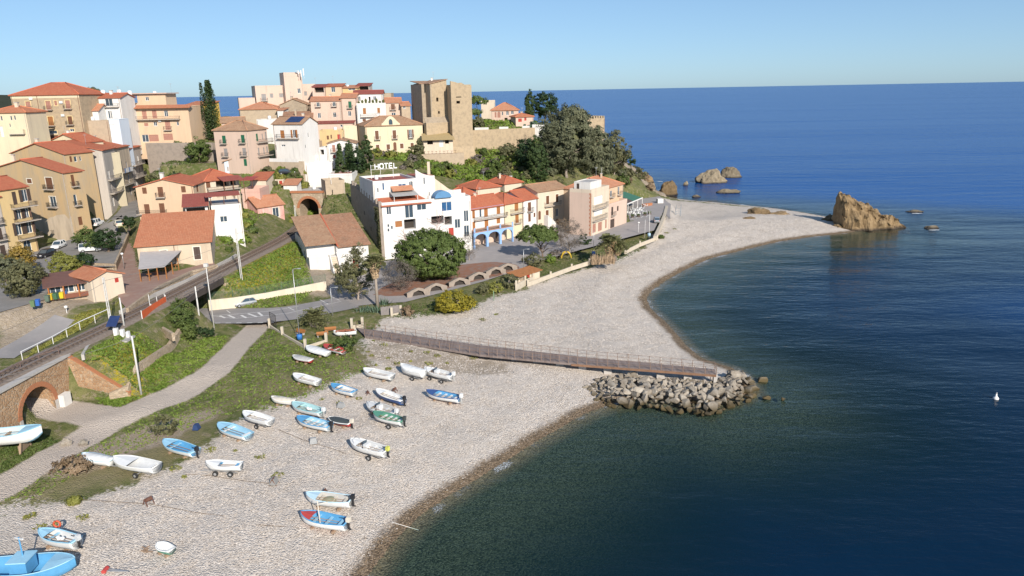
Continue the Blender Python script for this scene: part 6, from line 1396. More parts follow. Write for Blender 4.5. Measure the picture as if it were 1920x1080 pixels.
LEAF = dict(pine=((0.055,0.088,0.02),(0.165,0.21,0.06)), dark=((0.018,0.040,0.015),(0.050,0.081,0.027)), cyp=((0.027,0.056,0.018),(0.081,0.112,0.037)), euc=((0.081,0.094,0.053),(0.194,0.194,0.112)), olive=((0.088,0.094,0.044),(0.200,0.188,0.094)),
  green=((0.05,0.085,0.02),(0.145,0.18,0.05)), bright=((0.094,0.163,0.022),(0.237,0.300,0.056)), yellow=((0.13,0.13,0.025),(0.45,0.36,0.03)), grey=((0.125,0.106,0.088),(0.250,0.213,0.181)), lime=((0.150,0.163,0.031),(0.300,0.288,0.075)), rust=((0.125,0.112,0.037),(0.450,0.275,0.044)), dryb=((0.175,0.125,0.075),(0.350,0.250,0.163)), palm=((0.11,0.12,0.045),(0.32,0.31,0.15)), straw=((0.375,0.250,0.138),(0.600,0.450,0.288)), agave=((0.075,0.125,0.075),(0.188,0.250,0.175)))
def lm(k, tr=.2): return leaf_mat('leaf_' + k, *LEAF[k], trans=tr)
def trunk_mb(h, r, lean=(0, 0), limbs=0, spread=1.0, top=.35, seed=0):
    b = MB(); R_ = random.Random(seed); n = 6; P = [Vector((lean[0] * (i / n) ** 1.4, lean[1] * (i / n) ** 1.4, -.4 + (h + .4) * i / n)) + Vector((R_.uniform(-1, 1), R_.uniform(-1, 1), 0)) * r * .35 * (i > 0) for i in range(n + 1)]
    b.tube(P, [r * (1.25 if i == 0 else 1 - (1 - top) * i / n) for i in range(n + 1)], 7)
    for k in range(limbs):
        a = P[n - 2 - k % 3] if k % 3 < 3 else P[n - 1]; an = 6.283 * k / max(limbs, 1) + R_.uniform(-.4, .4); L_ = spread * R_.uniform(.7, 1.1); e = a + Vector((math.cos(an) * L_, math.sin(an) * L_, spread * R_.uniform(.45, .9)))
        m_ = a.lerp(e, .5) + Vector((0, 0, spread * .12)); b.tube([a, m_, e], [r * .5, r * .34, r * .12], 5)
    return b
def tree(name, label, base, cz, R, leaf, ncl, cr, per, size, shape='ball', asp=.5, cat='tree', group=None, limbs=6, tr=.3, bark=None, lean=(0, 0), gap=0., extra=None, seed=None):
    """base: foot on the ground; cz: height of the crown's middle above the foot; R: crown radii"""
    T = thing(name, label, cat, base, 0, group); sd = seed if seed is not None else int(abs(base[0] * 13 + base[1] * 7)) % 9999
    if limbs is not None: trunk_mb(max(cz - R[2] * .3, .4), tr, lean, limbs, min(R[0], R[1]) * (.75 if shape != 'dense' else .5), seed=sd).build('trunk', bark or BARK, T, True)
    C, Nn, tone = crown_pts(R, ncl, cr, per, shape, gap); C = C + np.array([lean[0], lean[1], cz])
    for (ox, oy, oz), R2, k2 in (extra or []):
        c2, n2, t2 = crown_pts(R2, k2, cr, per, shape, gap); C = np.r_[C, c2 + np.array([ox, oy, oz])]; Nn = np.r_[Nn, n2]; tone = np.r_[tone, t2]
    keep = C[:, 2] > .02; C, Nn, tone = C[keep], Nn[keep], tone[keep]
    me = leaf_mesh('crown', C, Nn, size, asp, tone, lm(leaf)); link('crown', me, T); return T
def P3(u, v, e): return gnd(u, v, e)
def foot(u, v, Y): p = at(u, v, Y); return Vector((p.x, p.y, gz(p.x, p.y)))

# ---- pines of the piazza
tree('umbrella_pine', 'huge round umbrella pine in front of the white hotel', Vector((-16.2, 141.5, 3.5)), 5.0, (6.9, 6.6, 4.7), 'pine', 1000, .62, 34, .17, 'dense', .45, limbs=9, tr=.38, lean=(0, 0))
tree('umbrella_pine', 'smaller umbrella pine with a bare trunk beside the blue arcade', Vector((7.2, 158.2, 3.5)), 4.9, (4.2, 4.0, 2.3), 'pine', 420, .5, 36, .15, 'umbrella', .45, limbs=9, tr=.24, lean=(-1.2, 0))
# ---- headland
tree('headland_pine', 'dark spreading pine behind the headland villa', foot(1022, 222, 272), 7.0, (4.9, 4.5, 4.2), 'dark', 150, .9, 26, .26, limbs=6, tr=.3)
tree('cypress', 'tall pair-like dark cypress beside the headland pine', foot(994, 218, 268), 5.0, (1.5, 1.4, 5.4), 'cyp', 130, .5, 24, .2, 'column', limbs=0, extra=[((-1.0, 0, 4.6), (.9, .9, 4.4), 60)])
tree('leaning_pine', 'leaning open pine at the right edge of the castle', foot(900, 238, 256), 8.6, (3.6, 3, 1.8), 'pine', 70, .7, 24, .24, 'umbrella', limbs=6, tr=.22, lean=(-1.0, 0), extra=[((-2, 0, 5), (2.4, 2, 1.4), 40)])
tree('terrace_tree', 'olive-coloured tree on the castle terrace below the leaning pine', foot(898, 232, 252), 3.4, (2.0, 2, 2.2), 'olive', 60, .6, 22, .22, limbs=4)
tree('eucalyptus', 'tallest grey-green eucalyptus in front of the curtain wall', foot(1062, 336, 228), 11.8, (8.0, 6.5, 9.4), 'euc', 480, 1.25, 40, .3, 'ball', .4, limbs=10, tr=.5, bark=BARKP, gap=.12, extra=[((-3.8, 0, 7.5), (5.5, 4.5, 6.5), 150), ((2.5, 0, 18), (4.5, 4, 3.4), 90)])
tree('eucalyptus', 'middle eucalyptus sloping down towards the sea', foot(1113, 338, 236), 7.6, (6.2, 5.5, 7.4), 'euc', 300, 1.15, 38, .3, 'ball', .4, limbs=8, tr=.35, bark=BARKP, gap=.15, extra=[((2.6, 1, 4), (4.2, 3.5, 4.2), 110)])
tree('eucalyptus', 'outermost sparse grey eucalyptus above the sea rocks', foot(1152, 332, 246), 6.9, (4.8, 4.2, 7.0), 'olive', 220, 1.0, 32, .28, 'ball', .4, limbs=8, tr=.28, bark=BARKP, gap=.3)
tree('cypress', 'broad dark cypress in front of the eucalyptus', foot(1007, 346, 214), 6.0, (2.7, 2.4, 6.2), 'cyp', 220, .6, 28, .2, 'column', limbs=0, extra=[((2.3, .5, 4.2), (1.5, 1.5, 4), 60)])
tree('shaded_shrub', 'dark evergreen mass between the cypress and the curtain wall', foot(987, 335, 222), 4.5, (3.2, 3, 5.0), 'dark', 130, .9, 26, .26, limbs=0)
tree('bare_shrub', 'leafless brown shrub against the curtain wall', foot(990, 284, 236), 3.6, (3.4, 2.5, 3.8), 'grey', 110, .8, 22, .2, asp=.14, limbs=6)
tree('wall_bush', 'round olive bush growing against the curtain wall', foot(951, 280, 237), 2.2, (2.6, 1.8, 2.2), 'olive', 80, .6, 24, .22, limbs=0)
tree('bank_bush', 'dark little bush left of the curtain wall bush', foot(908, 289, 236), 1.3, (1.0, .9, 1.4), 'green', 40, .4, 22, .2, limbs=0)
tree('prickly_bush', 'silvery green bush on the terrace by the headland annexe', foot(998, 235, 257), 1.8, (3.0, 2, 1.9), 'agave', 70, .6, 24, .26, limbs=0)
# ---- hill conifers
def araucaria():
    base = foot(400, 246, 222); T = thing('norfolk_pine', 'very tall dark columnar conifer standing on the skyline', 'tree', base); H_ = at(397, 148, 222).z - base.z
    b = MB(); b.tube([(0, 0, -.5), (0, 0, H_ * .5), (0, 0, H_ - .3)], [.4, .26, .05], 7); b.build('trunk', BARK, T, True)
    C = []; 
    for k in range(46):
        z = 1.0 + (H_ - 1.2) * k / 46; L_ = 2.5 * (1 - (z / H_) ** 2.2) ** .8 + .25
        for j in range(9):
            an = 6.283 * (j + .5 * (k % 2) + rnd.uniform(-.2, .2)) / 9; l = L_ * rnd.uniform(.75, 1.1)
            for i in range(16): f = (i + .5) / 16; C.append((math.cos(an) * l * f + rnd.uniform(-.12, .12), math.sin(an) * l * f + rnd.uniform(-.12, .12), z + .18 * f * f + rnd.uniform(-.08, .16)))
    for k in range(600): z = rnd.uniform(H_ * .35, H_ - 1.0); l = 1.0 * (1 - (z / H_)) ** .5; an = rnd.uniform(0, 6.283); C.append((-2.1 + math.cos(an) * l, math.sin(an) * l, z))
    C = np.array(C); Nn = unit(len(C)) * .8 + np.array([0, 0, .8]) + np.c_[C[:, :2] * .3, np.zeros(len(C))]; Nn /= np.linalg.norm(Nn, axis=1)[:, None]
    link('crown', leaf_mesh('crown', C, Nn, .19, .55, nrs.rand(len(C)), lm('cyp')), T)
araucaria()
tree('skyline_tree', 'small grey tree on the skyline right of the stone palazzo', foot(176, 190, 225), 9.5, (2.6, 2, 1.6), 'olive', 50, .6, 20, .25, 'umbrella', limbs=5)
tree('street_tree', 'round dark tree by the retaining wall under the pink apartments', foot(374, 304, 204), 3.2, (3.1, 2.8, 3.2), 'green', 150, .7, 26, .2, limbs=4)
for u, v, Y, R_, k, lb in ((640, 332, 200, (1.9, 1.8, 3.6), 'cyp', 'conical dark cypress left of the hotel sign'), (657, 318, 203, (1.2, 1.2, 3.8), 'cyp', 'slim cypress in the middle of the dark group behind the hotel'), (672, 330, 200, (2.4, 2, 3.2), 'dark', 'bushy dark conifer behind the hotel tower'), (690, 322, 202, (1.6, 1.5, 4.4), 'cyp', 'column cypress just left of the hotel sign letters')):
    tree('cypress', lb, foot(u, v, Y), R_[2] * .95, R_, k, 120, .5, 24, .2, 'cone' if u == 640 else 'column', limbs=0)
tree('slim_tree', 'slim olive tree in front of the pale yellow villa', foot(786, 292, 226), 2.8, (1.5, 1.4, 3.0), 'olive', 70, .5, 22, .2, limbs=3)
# ---- car park and railway
tree('car_park_tree', 'large olive-green tree at the left corner of the car park', P3(52, 556, 10), 3.0, (2.6, 2.4, 2.8), 'olive', 190, .5, 28, .13, limbs=5, extra=[((-1.8, .6, 2.6), (1.9, 1.8, 2.2), 70)])
tree('autumn_tree', 'rust-tinged tree beside the yellow corner house', P3(42, 512, 10), 2.6, (2.2, 2.0, 2.4), 'rust', 150, .5, 26, .13, limbs=5)
tree('grey_olive', 'grey-green olive at the left picture edge', P3(12, 528, 10), 2.4, (2.2, 2, 2.2), 'euc', 110, .5, 26, .14, limbs=4)
tree('clipped_conifer', 'dense lime-green conifer beside the bar pavilion', P3(122, 518, 10), 2.0, (2.1, 1.9, 2.3), 'lime', 210, .35, 30, .1, limbs=0, extra=[((1.7, .4, 1.5), (1.2, 1.1, 1.7), 60)])
tree('dark_bush', 'dark clipped bush right of the lime-green conifer', P3(160, 500, 10), 1.2, (1.8, 1.4, 1.2), 'dark', 80, .4, 26, .13, limbs=0)
tree('plane_tree', 'spreading dark tree over the white parked jeep', P3(170, 470, 10.1), 2.6, (2.6, 2.4, 1.9), 'green', 130, .5, 26, .14, limbs=6)
tree('plane_tree', 'second spreading dark tree beside the car park steps', P3(203, 470, 10.2), 2.4, (2.5, 2.2, 2.0), 'dark', 130, .5, 26, .14, limbs=6)
tree('round_bush', 'round dark bush left of the orange house roof', P3(243, 428, 12), 1.3, (1.3, 1.2, 1.3), 'dark', 60, .4, 24, .14, limbs=0)
tree('willow_bush', 'tall bright green bush below the railway bridge', P3(345, 632, 4.2), 3.0, (2.1, 1.9, 3.0), 'green', 170, .45, 28, .11, limbs=4, extra=[((1.2, -1.2, 1.6), (1.6, 1.4, 1.7), 70)])
tree('low_bush', 'dark green low bush by the two white poles', P3(382, 632, 3.4), .7, (1.6, 1.2, .8), 'dark', 50, .4, 24, .12, limbs=0)
# ---- seafront gardens
tree('olive_tree', 'sparse grey-brown tree shading the road beside the tall palm', P3(672, 562, 3.5), 4.6, (3.7, 3.4, 3.6), 'olive', 300, .6, 28, .14, asp=.4, limbs=9, tr=.22, bark=BARKP, gap=.3, extra=[((.5, 0, 9.2), (1.0, 1, 1.6), 24)])
tree('bare_tree', 'leafless brown tree between the palm and the big pine', P3(752, 545, 3.5), 3.2, (3.1, 2.6, 2.6), 'grey', 150, .7, 24, .16, asp=.1, limbs=8, tr=.14)
tree('bare_tree', 'leafless twiggy tree right of the smaller pine', P3(1068, 474, 3.5), 4.2, (3.4, 3, 3.4), 'grey', 150, .75, 22, .18, asp=.1, limbs=9, tr=.16, bark=BARKP)
tree('bare_tree', 'pale leafless tree in front of the palazzo left corner', P3(1052, 462, 3.5), 4.0, (2.4, 2.4, 2.8), 'dryb', 90, .6, 22, .18, asp=.1, limbs=8, tr=.14, bark=BARKP)
tree('bare_tree', 'thin leafless tree beside the arcade end of the hotel', P3(880, 488, 3.5), 3.4, (2.4, 2, 2.6), 'grey', 70, .7, 20, .18, asp=.09, limbs=8, tr=.12, bark=BARKP)
tree('mimosa', 'yellow-flowering mimosa bush at the edge of the shingle', P3(850, 588, 2.8), 2.2, (3.0, 2.6, 1.9), 'yellow', 170, .45, 28, .11, limbs=7, bark=BARKP, extra=[((-1.2, 0, 1.4), (1.8, 1.4, 1.2), 60), ((2.6, .6, 1.7), (1.3, 1.1, 1.2), 50)])
for u, v, R_, k, lb in ((1097, 462, (1.7, 1.6, 1.6), 'dark', 'dark evergreen bush left of the skirted palm'), (1000, 498, (2.5, 2, 1.5), 'olive', 'olive shrub under the smaller pine'), (1032, 492, (1.3, 1.2, 1.0), 'bright', 'fresh green shrub right of the small pine trunk'), (955, 540, (1.7, 1.5, 1.6), 'olive', 'olive shrub by the seaside arches'), (925, 548, (1.9, 1.4, 1.1), 'lime', 'yellowish bush on the shingle edge'), (980, 532, (1.2, 1.1, 1.2), 'green', 'green hedge bush beside the orange beach hut'), (1240, 447, (.7, .6, .5), 'green', 'little dark shrub at the end of the beach wall'), (648, 660, (1.8, 1.6, 1.3), 'green', 'bush on the grass beside the red rowing boat'), (310, 812, (1.3, 1.2, 1.3), 'olive', 'grey-green bush on the pebbles above the blue boat'), (138, 885, (1.8, 1.4, .9), 'dryb', 'brownish bush left of the white boats'), (1045, 482, (1.6, 1.4, .9), 'grey', 'low grey bush behind the playground'), (905, 552, (1.3, 1.2, 1.2), 'olive', 'rounded grey-green shrub between mimosa and arches'), (765, 592, (1.1, .9, .9), 'dryb', 'tawny hedge block beside the reed fence'), (140, 945, (.5, .4, .35), 'lime', 'tiny bright bush on the pebbles')):
    p = spot(u, v, 2.8); tree('shrub', lb, p, R_[2] * .8, R_, k, int(30 * max(R_[0], 1)), .38, 26, .12, limbs=None, cat='shrub')

# ---- palms
def fronds(C, Nn, top, n, L_, up, droop, w=.1, seg=10):
    for i in range(n):
        an = 6.283 * i / n + rnd.uniform(-.2, .2); e = rnd.uniform(up[0], up[1]); l = L_ * rnd.uniform(.8, 1.1)
        for j in range(seg):
            f = (j + 1) / seg; r = l * f * math.cos(e); z = l * f * math.sin(e) - droop * l * f * f
            for sd in (-1, 1): C.append((top[0] + math.cos(an) * r - math.sin(an) * sd * w * 1.6, top[1] + math.sin(an) * r + math.cos(an) * sd * w * 1.6, top[2] + z)); Nn.append((-math.cos(an) * .4 + rnd.uniform(-.4, .4), -math.sin(an) * .4 + rnd.uniform(-.4, .4), 1))
def palm(label, base, h, L_, n, tr, skirt=0, stems=1, up=(-.3, 1.2), droop=.45, lean=(0, 0), size=.2, cat='palm'):
    T = thing('palm_tree', label, cat, base); C, Nn = [], []; S, SN = [], []
    for k in range(stems):
        o = Vector((rnd.uniform(-1, 1), rnd.uniform(-1, 1), 0)) * (.5 if stems > 1 else 0); hh = h * (1 if stems == 1 else rnd.uniform(.55, 1.05)); ln = Vector((lean[0] + o.x, lean[1] + o.y, 0)) if stems > 1 else Vector((lean[0], lean[1], 0))
        b = MB(); b.tube([o + Vector((0, 0, -.4)), o + ln * .4 + Vector((0, 0, hh * .5)), o + ln + Vector((0, 0, hh))], [tr * 1.25, tr, tr * .9], 8); b.build('trunk', BARKP, T, True)
        top = o + ln + Vector((0, 0, hh)); fronds(C, Nn, top, n, L_, up, droop)
        if skirt:
            for i in range(260): z = rnd.uniform(0, skirt); an = rnd.uniform(0, 6.283); r = tr + (.25 + .8 * (1 - z / skirt)) * rnd.uniform(.5, 1.1); S.append((top.x + math.cos(an) * r, top.y + math.sin(an) * r, top.z - z)); SN.append((math.cos(an), math.sin(an), rnd.uniform(-.2, .3)))
    def mk(C, Nn, k, sz, asp, nm): Nn = np.array(Nn); Nn /= np.linalg.norm(Nn, axis=1)[:, None]; link(nm, leaf_mesh(nm, np.array(C), Nn, sz, asp, nrs.rand(len(C)), lm(k)), T)
    mk(C, Nn, 'palm', size, .35, 'crown')
    if S: mk(S, SN, 'straw', .26, .3, 'dead_frond_skirt')
palm('tall fan palm with a dead-leaf skirt rising above the road', P3(708, 576, 3.4), 8.4, 2.1, 44, .26, 3.0, droop=.35, size=.3)
palm('stocky skirted fan palm in the seafront garden', P3(1142, 488, 3.2), 4.4, 3.3, 60, .5, 3.4, droop=.5, size=.34)
palm('second trunk of skirted fan palm leaning right', P3(1152, 486, 3.2), 3.4, 2.6, 44, .4, 2.4, droop=.5, size=.34, lean=(.6, 0))
palm('clumped dwarf date palm on the railed lawn', P3(588, 612, 3.3), 2.0, 2.2, 26, .2, 0, 5, size=.2)
palm('young palm beside the short wall under the orange fence', P3(290, 612, 6.0), .5, 2.0, 16, .18, 0, 1, up=(.1, 1.1), size=.15)
def agave(label, base, n, L_, w, cat='plant', leafc='agave', spread=1.0):
    T = thing('agave_clump' if leafc == 'agave' else 'reed_clump', label, cat, base); b = MB()
    for i in range(n):
        o = Vector((rnd.uniform(-w, w), rnd.uniform(-w * .5, w * .5), 0)); an = rnd.uniform(0, 6.283); e = rnd.uniform(.5, 1.4) if leafc == 'agave' else rnd.uniform(1.2, 1.5); l = L_ * rnd.uniform(.6, 1.1); d = Vector((math.cos(an) * math.cos(e), math.sin(an) * math.cos(e), math.sin(e))); s = Vector((-math.sin(an), math.cos(an), 0)) * (.07 if leafc == 'agave' else .04)
        b.add([o - s, o + s, o + d * l * .6 + s * .8, o + d * l, o + d * l * .6 - s * .8], [(0, 1, 2, 3, 4)])
    b.build('leaves', mat('plain_' + leafc, LEAF[leafc][0] if leafc == 'agave' else (.44, .31, .2), .7, .3, 2.0, LEAF[leafc][1], .8), T)
agave('blue-green agave clump by the road verge', P3(690, 585, 3.3), 160, 1.3, 2.0)
agave('spiky agave beside the foot of the tall palm', P3(722, 572, 3.4), 60, 1.5, .8)
agave('clump of dry straw-coloured reeds at the beach wall', P3(1130, 494, 2.9), 420, 2.2, 2.6, 'reeds', 'straw')

# ---- bushes on the meadow slope, along terraces and behind the houses
def scatter_shrubs(n, rects, labelg, group, kinds, rr=(.8, 2.0), seedv=3):
    R_ = random.Random(seedv); todo = []
    for i in range(n):
        u0, v0, u1, v1, Y0, Y1 = R_.choice(rects); f = R_.random(); u = R_.uniform(u0, u1); v = v1 + (v0 - v1) * f; Y = Y0 + (Y1 - Y0) * f + R_.uniform(-2, 2)
        p = foot(u, v, Y); r = R_.uniform(*rr); k = R_.choice(kinds)
        todo.append((u, v, p, r, k))
    SZ = lambda r: 'small' if r < rr[0] + (rr[1] - rr[0]) * .33 else 'middle-sized' if r < rr[0] + (rr[1] - rr[0]) * .66 else 'large'
    CN = dict(green='green', bright='fresh green', olive='olive', grey='leafless grey', lime='yellowish', dark='dark', euc='grey-green', dryb='dry brown')
    cnt = {}
    for i, (u, v, p, r, k) in enumerate(sorted(todo, key=lambda t: t[0])):
        key = SZ(r) + ' ' + CN[k]; cnt[key] = cnt.get(key, 0) + 1; no = ordinal(cnt[key])
        tree('shrub', f'{key} bush {labelg}, {no} such from left', p, r * .55, (r, r * .9, r * .8), k, int(16 + 14 * r), .5, 20, .22, limbs=None, cat='shrub', group=group, seed=i)
scatter_shrubs(52, [(690, 288, 1000, 340, 212, 236), (690, 290, 850, 320, 206, 228), (880, 290, 985, 345, 208, 238)], 'on the slope below the castle', 'bushes on the castle slope', ['green', 'bright', 'olive', 'green', 'grey', 'lime'], (.7, 2.1))
scatter_shrubs(20, [(272, 300, 330, 330, 188, 203), (262, 330, 300, 345, 180, 188)], 'on the bank behind the orange house', 'bushes on the terraced bank', ['green', 'dark', 'olive', 'bright'], (.8, 1.8), 5)
for i, (u, v, Y, k, r, lb) in enumerate(((282, 335, 188, 'green', 2.4, 'leafy green tree left on the bank behind the orange house'), (300, 322, 194, 'dark', 2.6, 'dark tree in the middle of the bank behind the orange house'), (318, 326, 192, 'olive', 2.2, 'olive tree right on the bank behind the orange house'), (266, 318, 199, 'dark', 2.2, 'ivy-dark tree at the end of the old street'))):
    tree('bank_tree', lb, foot(u, v, Y), r * 1.0, (r, r, r), k, 110, .6, 26, .2, limbs=4)
scatter_shrubs(22, [(500, 312, 600, 335, 187, 197), (520, 318, 610, 330, 190, 198)], 'on the meadow above the tunnel', 'bushes above the tunnel', ['green', 'bright', 'olive', 'lime'], (.5, 1.4), 6)
scatter_shrubs(14, [(405, 440, 470, 480, 140, 152), (455, 395, 480, 440, 152, 172), (540, 375, 560, 400, 176, 184)], 'beside the railway cutting', 'bushes along the cutting', ['green', 'bright', 'lime'], (.5, 1.2), 8)
scatter_shrubs(10, [(0, 290, 60, 330, 178, 192), (30, 268, 70, 280, 192, 196)], 'above the ochre house', 'bushes above the ochre house', ['green', 'olive', 'dark'], (.9, 2.0), 9)
scatter_shrubs(30, [(1150, 300, 1178, 345, 238, 262), (1010, 330, 1150, 350, 214, 238), (1085, 255, 1150, 285, 258, 278)], 'around the headland eucalyptus', 'scrub on the headland', ['olive', 'euc', 'dark', 'dryb', 'green'], (.9, 2.2), 10)

for i, (x, y, r, k, lb) in enumerate(((47, 262, 2.4, 'olive', 'grey-olive scrub at the edge of the headland above the restaurant'), (50, 270, 2.0, 'dryb', 'dry brown scrub on the cliff edge'), (48, 278, 2.6, 'euc', 'grey-green scrub on the cliff edge beyond the dry one'), (44, 270, 2.8, 'dark', 'dark scrub mass behind the restaurant canopy'), (46, 288, 2.6, 'olive', 'outermost olive scrub on the cliff'), (41, 252, 2.6, 'olive', 'olive scrub right behind the terrace house roof'), (38, 242, 2.2, 'green', 'green scrub below the last eucalyptus'), (50, 257, 1.5, 'dryb', 'small dry scrub where cliff meets beach'))):
    tree('shrub', lb, Vector((x, y, gz(x, y))), r * .6, (r, r, r * .9), k, 50, .6, 22, .24, limbs=None, cat='shrub')
# ---- grass tufts and weeds: stuff
def grass():
    areas = [(G2([(490,620),(560,640),(640,640),(690,690),(640,715),(520,760),(400,770),(300,815),(180,860),(60,925),(0,930),(200,800),(400,712),(440,665)], 2.6), 7000, 'bright', .10), (G2([(240,735),(340,655),(380,640),(430,628),(400,680),(320,725),(130,768)], 3.0), 5000, 'bright', .11),
             (G2([(150,690),(250,650),(320,640),(330,660),(250,725),(190,715)], 6.0), 5000, 'bright', .12), (G2([(410,550),(470,510),(560,470),(590,520),(560,540),(400,565)], 6.3), 7000, 'bright', .14), (G2([(700,585),(800,570),(880,560),(900,575),(760,600)], 3.1), 1800, 'green', .1),
             (G2([(990,525),(1100,490),(1160,480),(1230,440),(1200,440),(1100,465),(1010,500)], 3.0), 2500, 'green', .1), (G2([(0,840),(60,800),(120,830),(0,885)], 2.6), 2500, 'green', .1), (G2([(690,345),(1000,345),(1010,290),(880,285),(700,290)], 14), 16000, 'bright', .38), (G2([(405,470),(470,430),(530,400),(560,385),(480,375),(450,400),(400,440)], 10.5), 3500, 'bright', .16), (G2([(640,470),(690,440),(640,380),(610,380),(600,400)], 9), 2000, 'green', .18), (G2([(270,345),(330,335),(400,318),(400,300),(300,300)], 19), 3000, 'green', .22), (G2([(40,675),(130,628),(230,580),(150,600),(60,640)], 7.6), 2500, 'lime', .12)]
    for i, (poly, n, k, s) in enumerate(areas):
        A = np.array(poly); lo, hi = A.min(0), A.max(0); P = lo + (hi - lo) * nrs.rand(n * 4, 2); P = P[inside(P, poly)][:n]
        z, d = ground_z(P); ok = (seg_dist(P, RAIL_C, False) > 3.3) & (seg_dist(P, ROAD_C, False) > 4.8) & (seg_dist(P, PATH_C, False) > 2.2) & (seg_dist(P, PATH2_C, False) > 2.6) & (sdist(P, PIAZZA) < -.3); P, z = P[ok], z[ok]
        C = np.c_[P, z + s * .5]; Nn = unit(len(C)); Nn[:, 2] = np.abs(Nn[:, 2]) * .6 + .35; Nn /= np.linalg.norm(Nn, axis=1)[:, None]
        me = leaf_mesh('meadow_grass', C, Nn, s * 1.3, .4, nrs.rand(len(C)), lm(k)); tag(link('meadow_grass', me), kind='stuff')
grass()
def tufts():
    pts = []
    for u, v in ((697,668),(720,648),(770,660),(800,662),(820,668),(850,655),(870,660),(888,672),(745,682),(804,683),(838,682),(770,678),(730,692),(690,660),(705,685),(728,672),(575,722),(603,750),(637,757),(673,748),(487,858),(440,846),(395,845),(330,880),(345,895),(60,968),(75,990),(105,985),(50,972),(155,972),(520,893),(1150,462),(1265,430),(1250,437),(905,600),(930,590),(880,575),(700,640),(760,640),(840,650),(920,665),(1000,668),(845,703)):
        p = spot(u, v, 2.3); r = rnd.uniform(.25, .7)
        for _ in range(int(60 * r) + 10): a = rnd.uniform(0, 6.283); q_ = r * rnd.random() ** .5; pts.append((p.x + math.cos(a) * q_, p.y + math.sin(a) * q_, p.z + rnd.uniform(.03, .25 * r + .08)))
    C = np.array(pts); Nn = unit(len(C)); Nn[:, 2] = np.abs(Nn[:, 2]) + .2; Nn /= np.linalg.norm(Nn, axis=1)[:, None]
    tag(link('beach_weeds', leaf_mesh('beach_weeds', C, Nn, .11, .4, nrs.rand(len(C)), lm('lime'))), kind='stuff')
tufts()
def ivy():
    T = thing('ivy', 'curtain of ivy hanging down the hotel stone flank', 'ivy', HOT.FM('f')(-.7, .5, 4)); o = Vector(T.location); C = []
    for _ in range(1500):
        z = rnd.random() ** .8 * 11.5; w = 1.2 + 1.6 * (1 - z / 12) + (1.5 if z > 8 else 0); s = rnd.uniform(0, w); C.append(tuple(HOT.FM('f')(-.72 - rnd.random() * .25, .1 + s, z) - o))
    C = np.array(C); Nn = unit(len(C)) * .6 + np.array([-HOT.x.x, -HOT.x.y, .2]); Nn /= np.linalg.norm(Nn, axis=1)[:, None]; link('leaves', leaf_mesh('leaves', C, Nn, .17, .7, nrs.rand(len(C)), lm('olive')), T)
    T2 = thing('climber', 'bare reddish climber spreading over the white hotel front', 'climber', HOT.FM('f')(13, -.05, 0)); o = Vector(T2.location); b = MB()
    for k in range(60):
        s, z = (13.2 if k % 2 else 5.2) + rnd.uniform(-.6, .6), rnd.uniform(0, 8 if k % 2 else 4); a = rnd.uniform(.3, 2.8); l = rnd.uniform(.8, 3.2); b.bar(HOT.FM('f')(s, -.04 - .001 * k, z) - o, HOT.FM('f')(min(max(s + math.cos(a) * l, .3), 20.8), -.04 - .001 * k, min(z + math.sin(a) * l, 10.5)) - o, .05)
    t_ = b.build('stems', mat('climber_stem', (.28, .17, .15), .9), T2); t_['kind'] = 'stuff'
ivy()
# ------------------------------------------------------------------ rocks
from mathutils import noise as mno
def boulder_mesh(seed, cuts=11, sub=3, name='rock'):
    R_ = random.Random(seed); bm = bmesh.new(); bmesh.ops.create_icosphere(bm, subdivisions=sub, radius=1.15)
    pl = []
    for _ in range(cuts):
        n = Vector((R_.gauss(0, 1), R_.gauss(0, 1), R_.gauss(0, 1))).normalized(); pl.append((n, R_.uniform(.42, .8)))
    for v in bm.verts:
        for n, d in pl:
            k = v.co.dot(n) - d
            if k > 0: v.co -= n * k
        v.co += v.co.normalized() * mno.noise(v.co * 2.2 + Vector((seed, 0, 0))) * .035
    me = bpy.data.meshes.new(name); bm.to_mesh(me); bm.free(); return me
def rock_mat(name, c, c2, wet, z0=.1, z1=1.0, scale=.9):
    m, nt, b, out = nodes_of(name); co = nd(nt, 'ShaderNodeNewGeometry').outputs['Position']; n = noise(nt, co, scale, 5, .7); n2 = noise(nt, co, scale * 5, 4, .7)
    col = mixc(nt, ramp(nt, n, .35, .7), c, c2); col = mixc(nt, mth(nt, 'MULTIPLY', ramp(nt, n2, .5, .75), .45), col, tuple(x * .5 for x in c))
    z = nd(nt, 'ShaderNodeSeparateXYZ', {0: co}).outputs[2]; zz = mth(nt, 'MULTIPLY_ADD', n, -.9, z)
    col = mixc(nt, ramp(nt, zz, z1 - .45, z0 - .45), col, wet)
    oi = nd(nt, 'ShaderNodeObjectInfo').outputs['Random']; hs = nd(nt, 'ShaderNodeHueSaturation', {'Color': col, 'Value': mth(nt, 'MULTIPLY_ADD', oi, .5, .75)})
    nt.links.new(hs.outputs[0], b.inputs['Base Color']); b.inputs['Roughness'].default_value = .9; b.inputs['Specular IOR Level'].default_value = .25
    nt.links.new(bump(nt, n2, .8, .12), b.inputs['Normal']); return m
BLK = rock_mat('breakwater_stone', (0.25, 0.21, 0.165), (0.41, 0.365, 0.305), (0.085, 0.063, 0.03), .2, 1.35); OCR = rock_mat('ochre_rock', (0.155, 0.105, 0.055), (0.27, 0.19, 0.105), (0.05, 0.037, 0.027), .0, .9, .6); DRK = rock_mat('sea_rock', (0.19, 0.15, 0.10), (0.29, 0.24, 0.165), (0.05, 0.042, 0.035), .0, .9, .8)
RM = [boulder_mesh(i) for i in range(12)]
for me in RM: me.materials.append(BLK)
RB = G2([(1098,722),(1125,706),(1200,704),(1270,708),(1340,712),(1372,690),(1400,692),(1412,715),(1410,738),(1375,750),(1330,768),(1290,760),(1230,754),(1160,752),(1120,742)], 1.0)
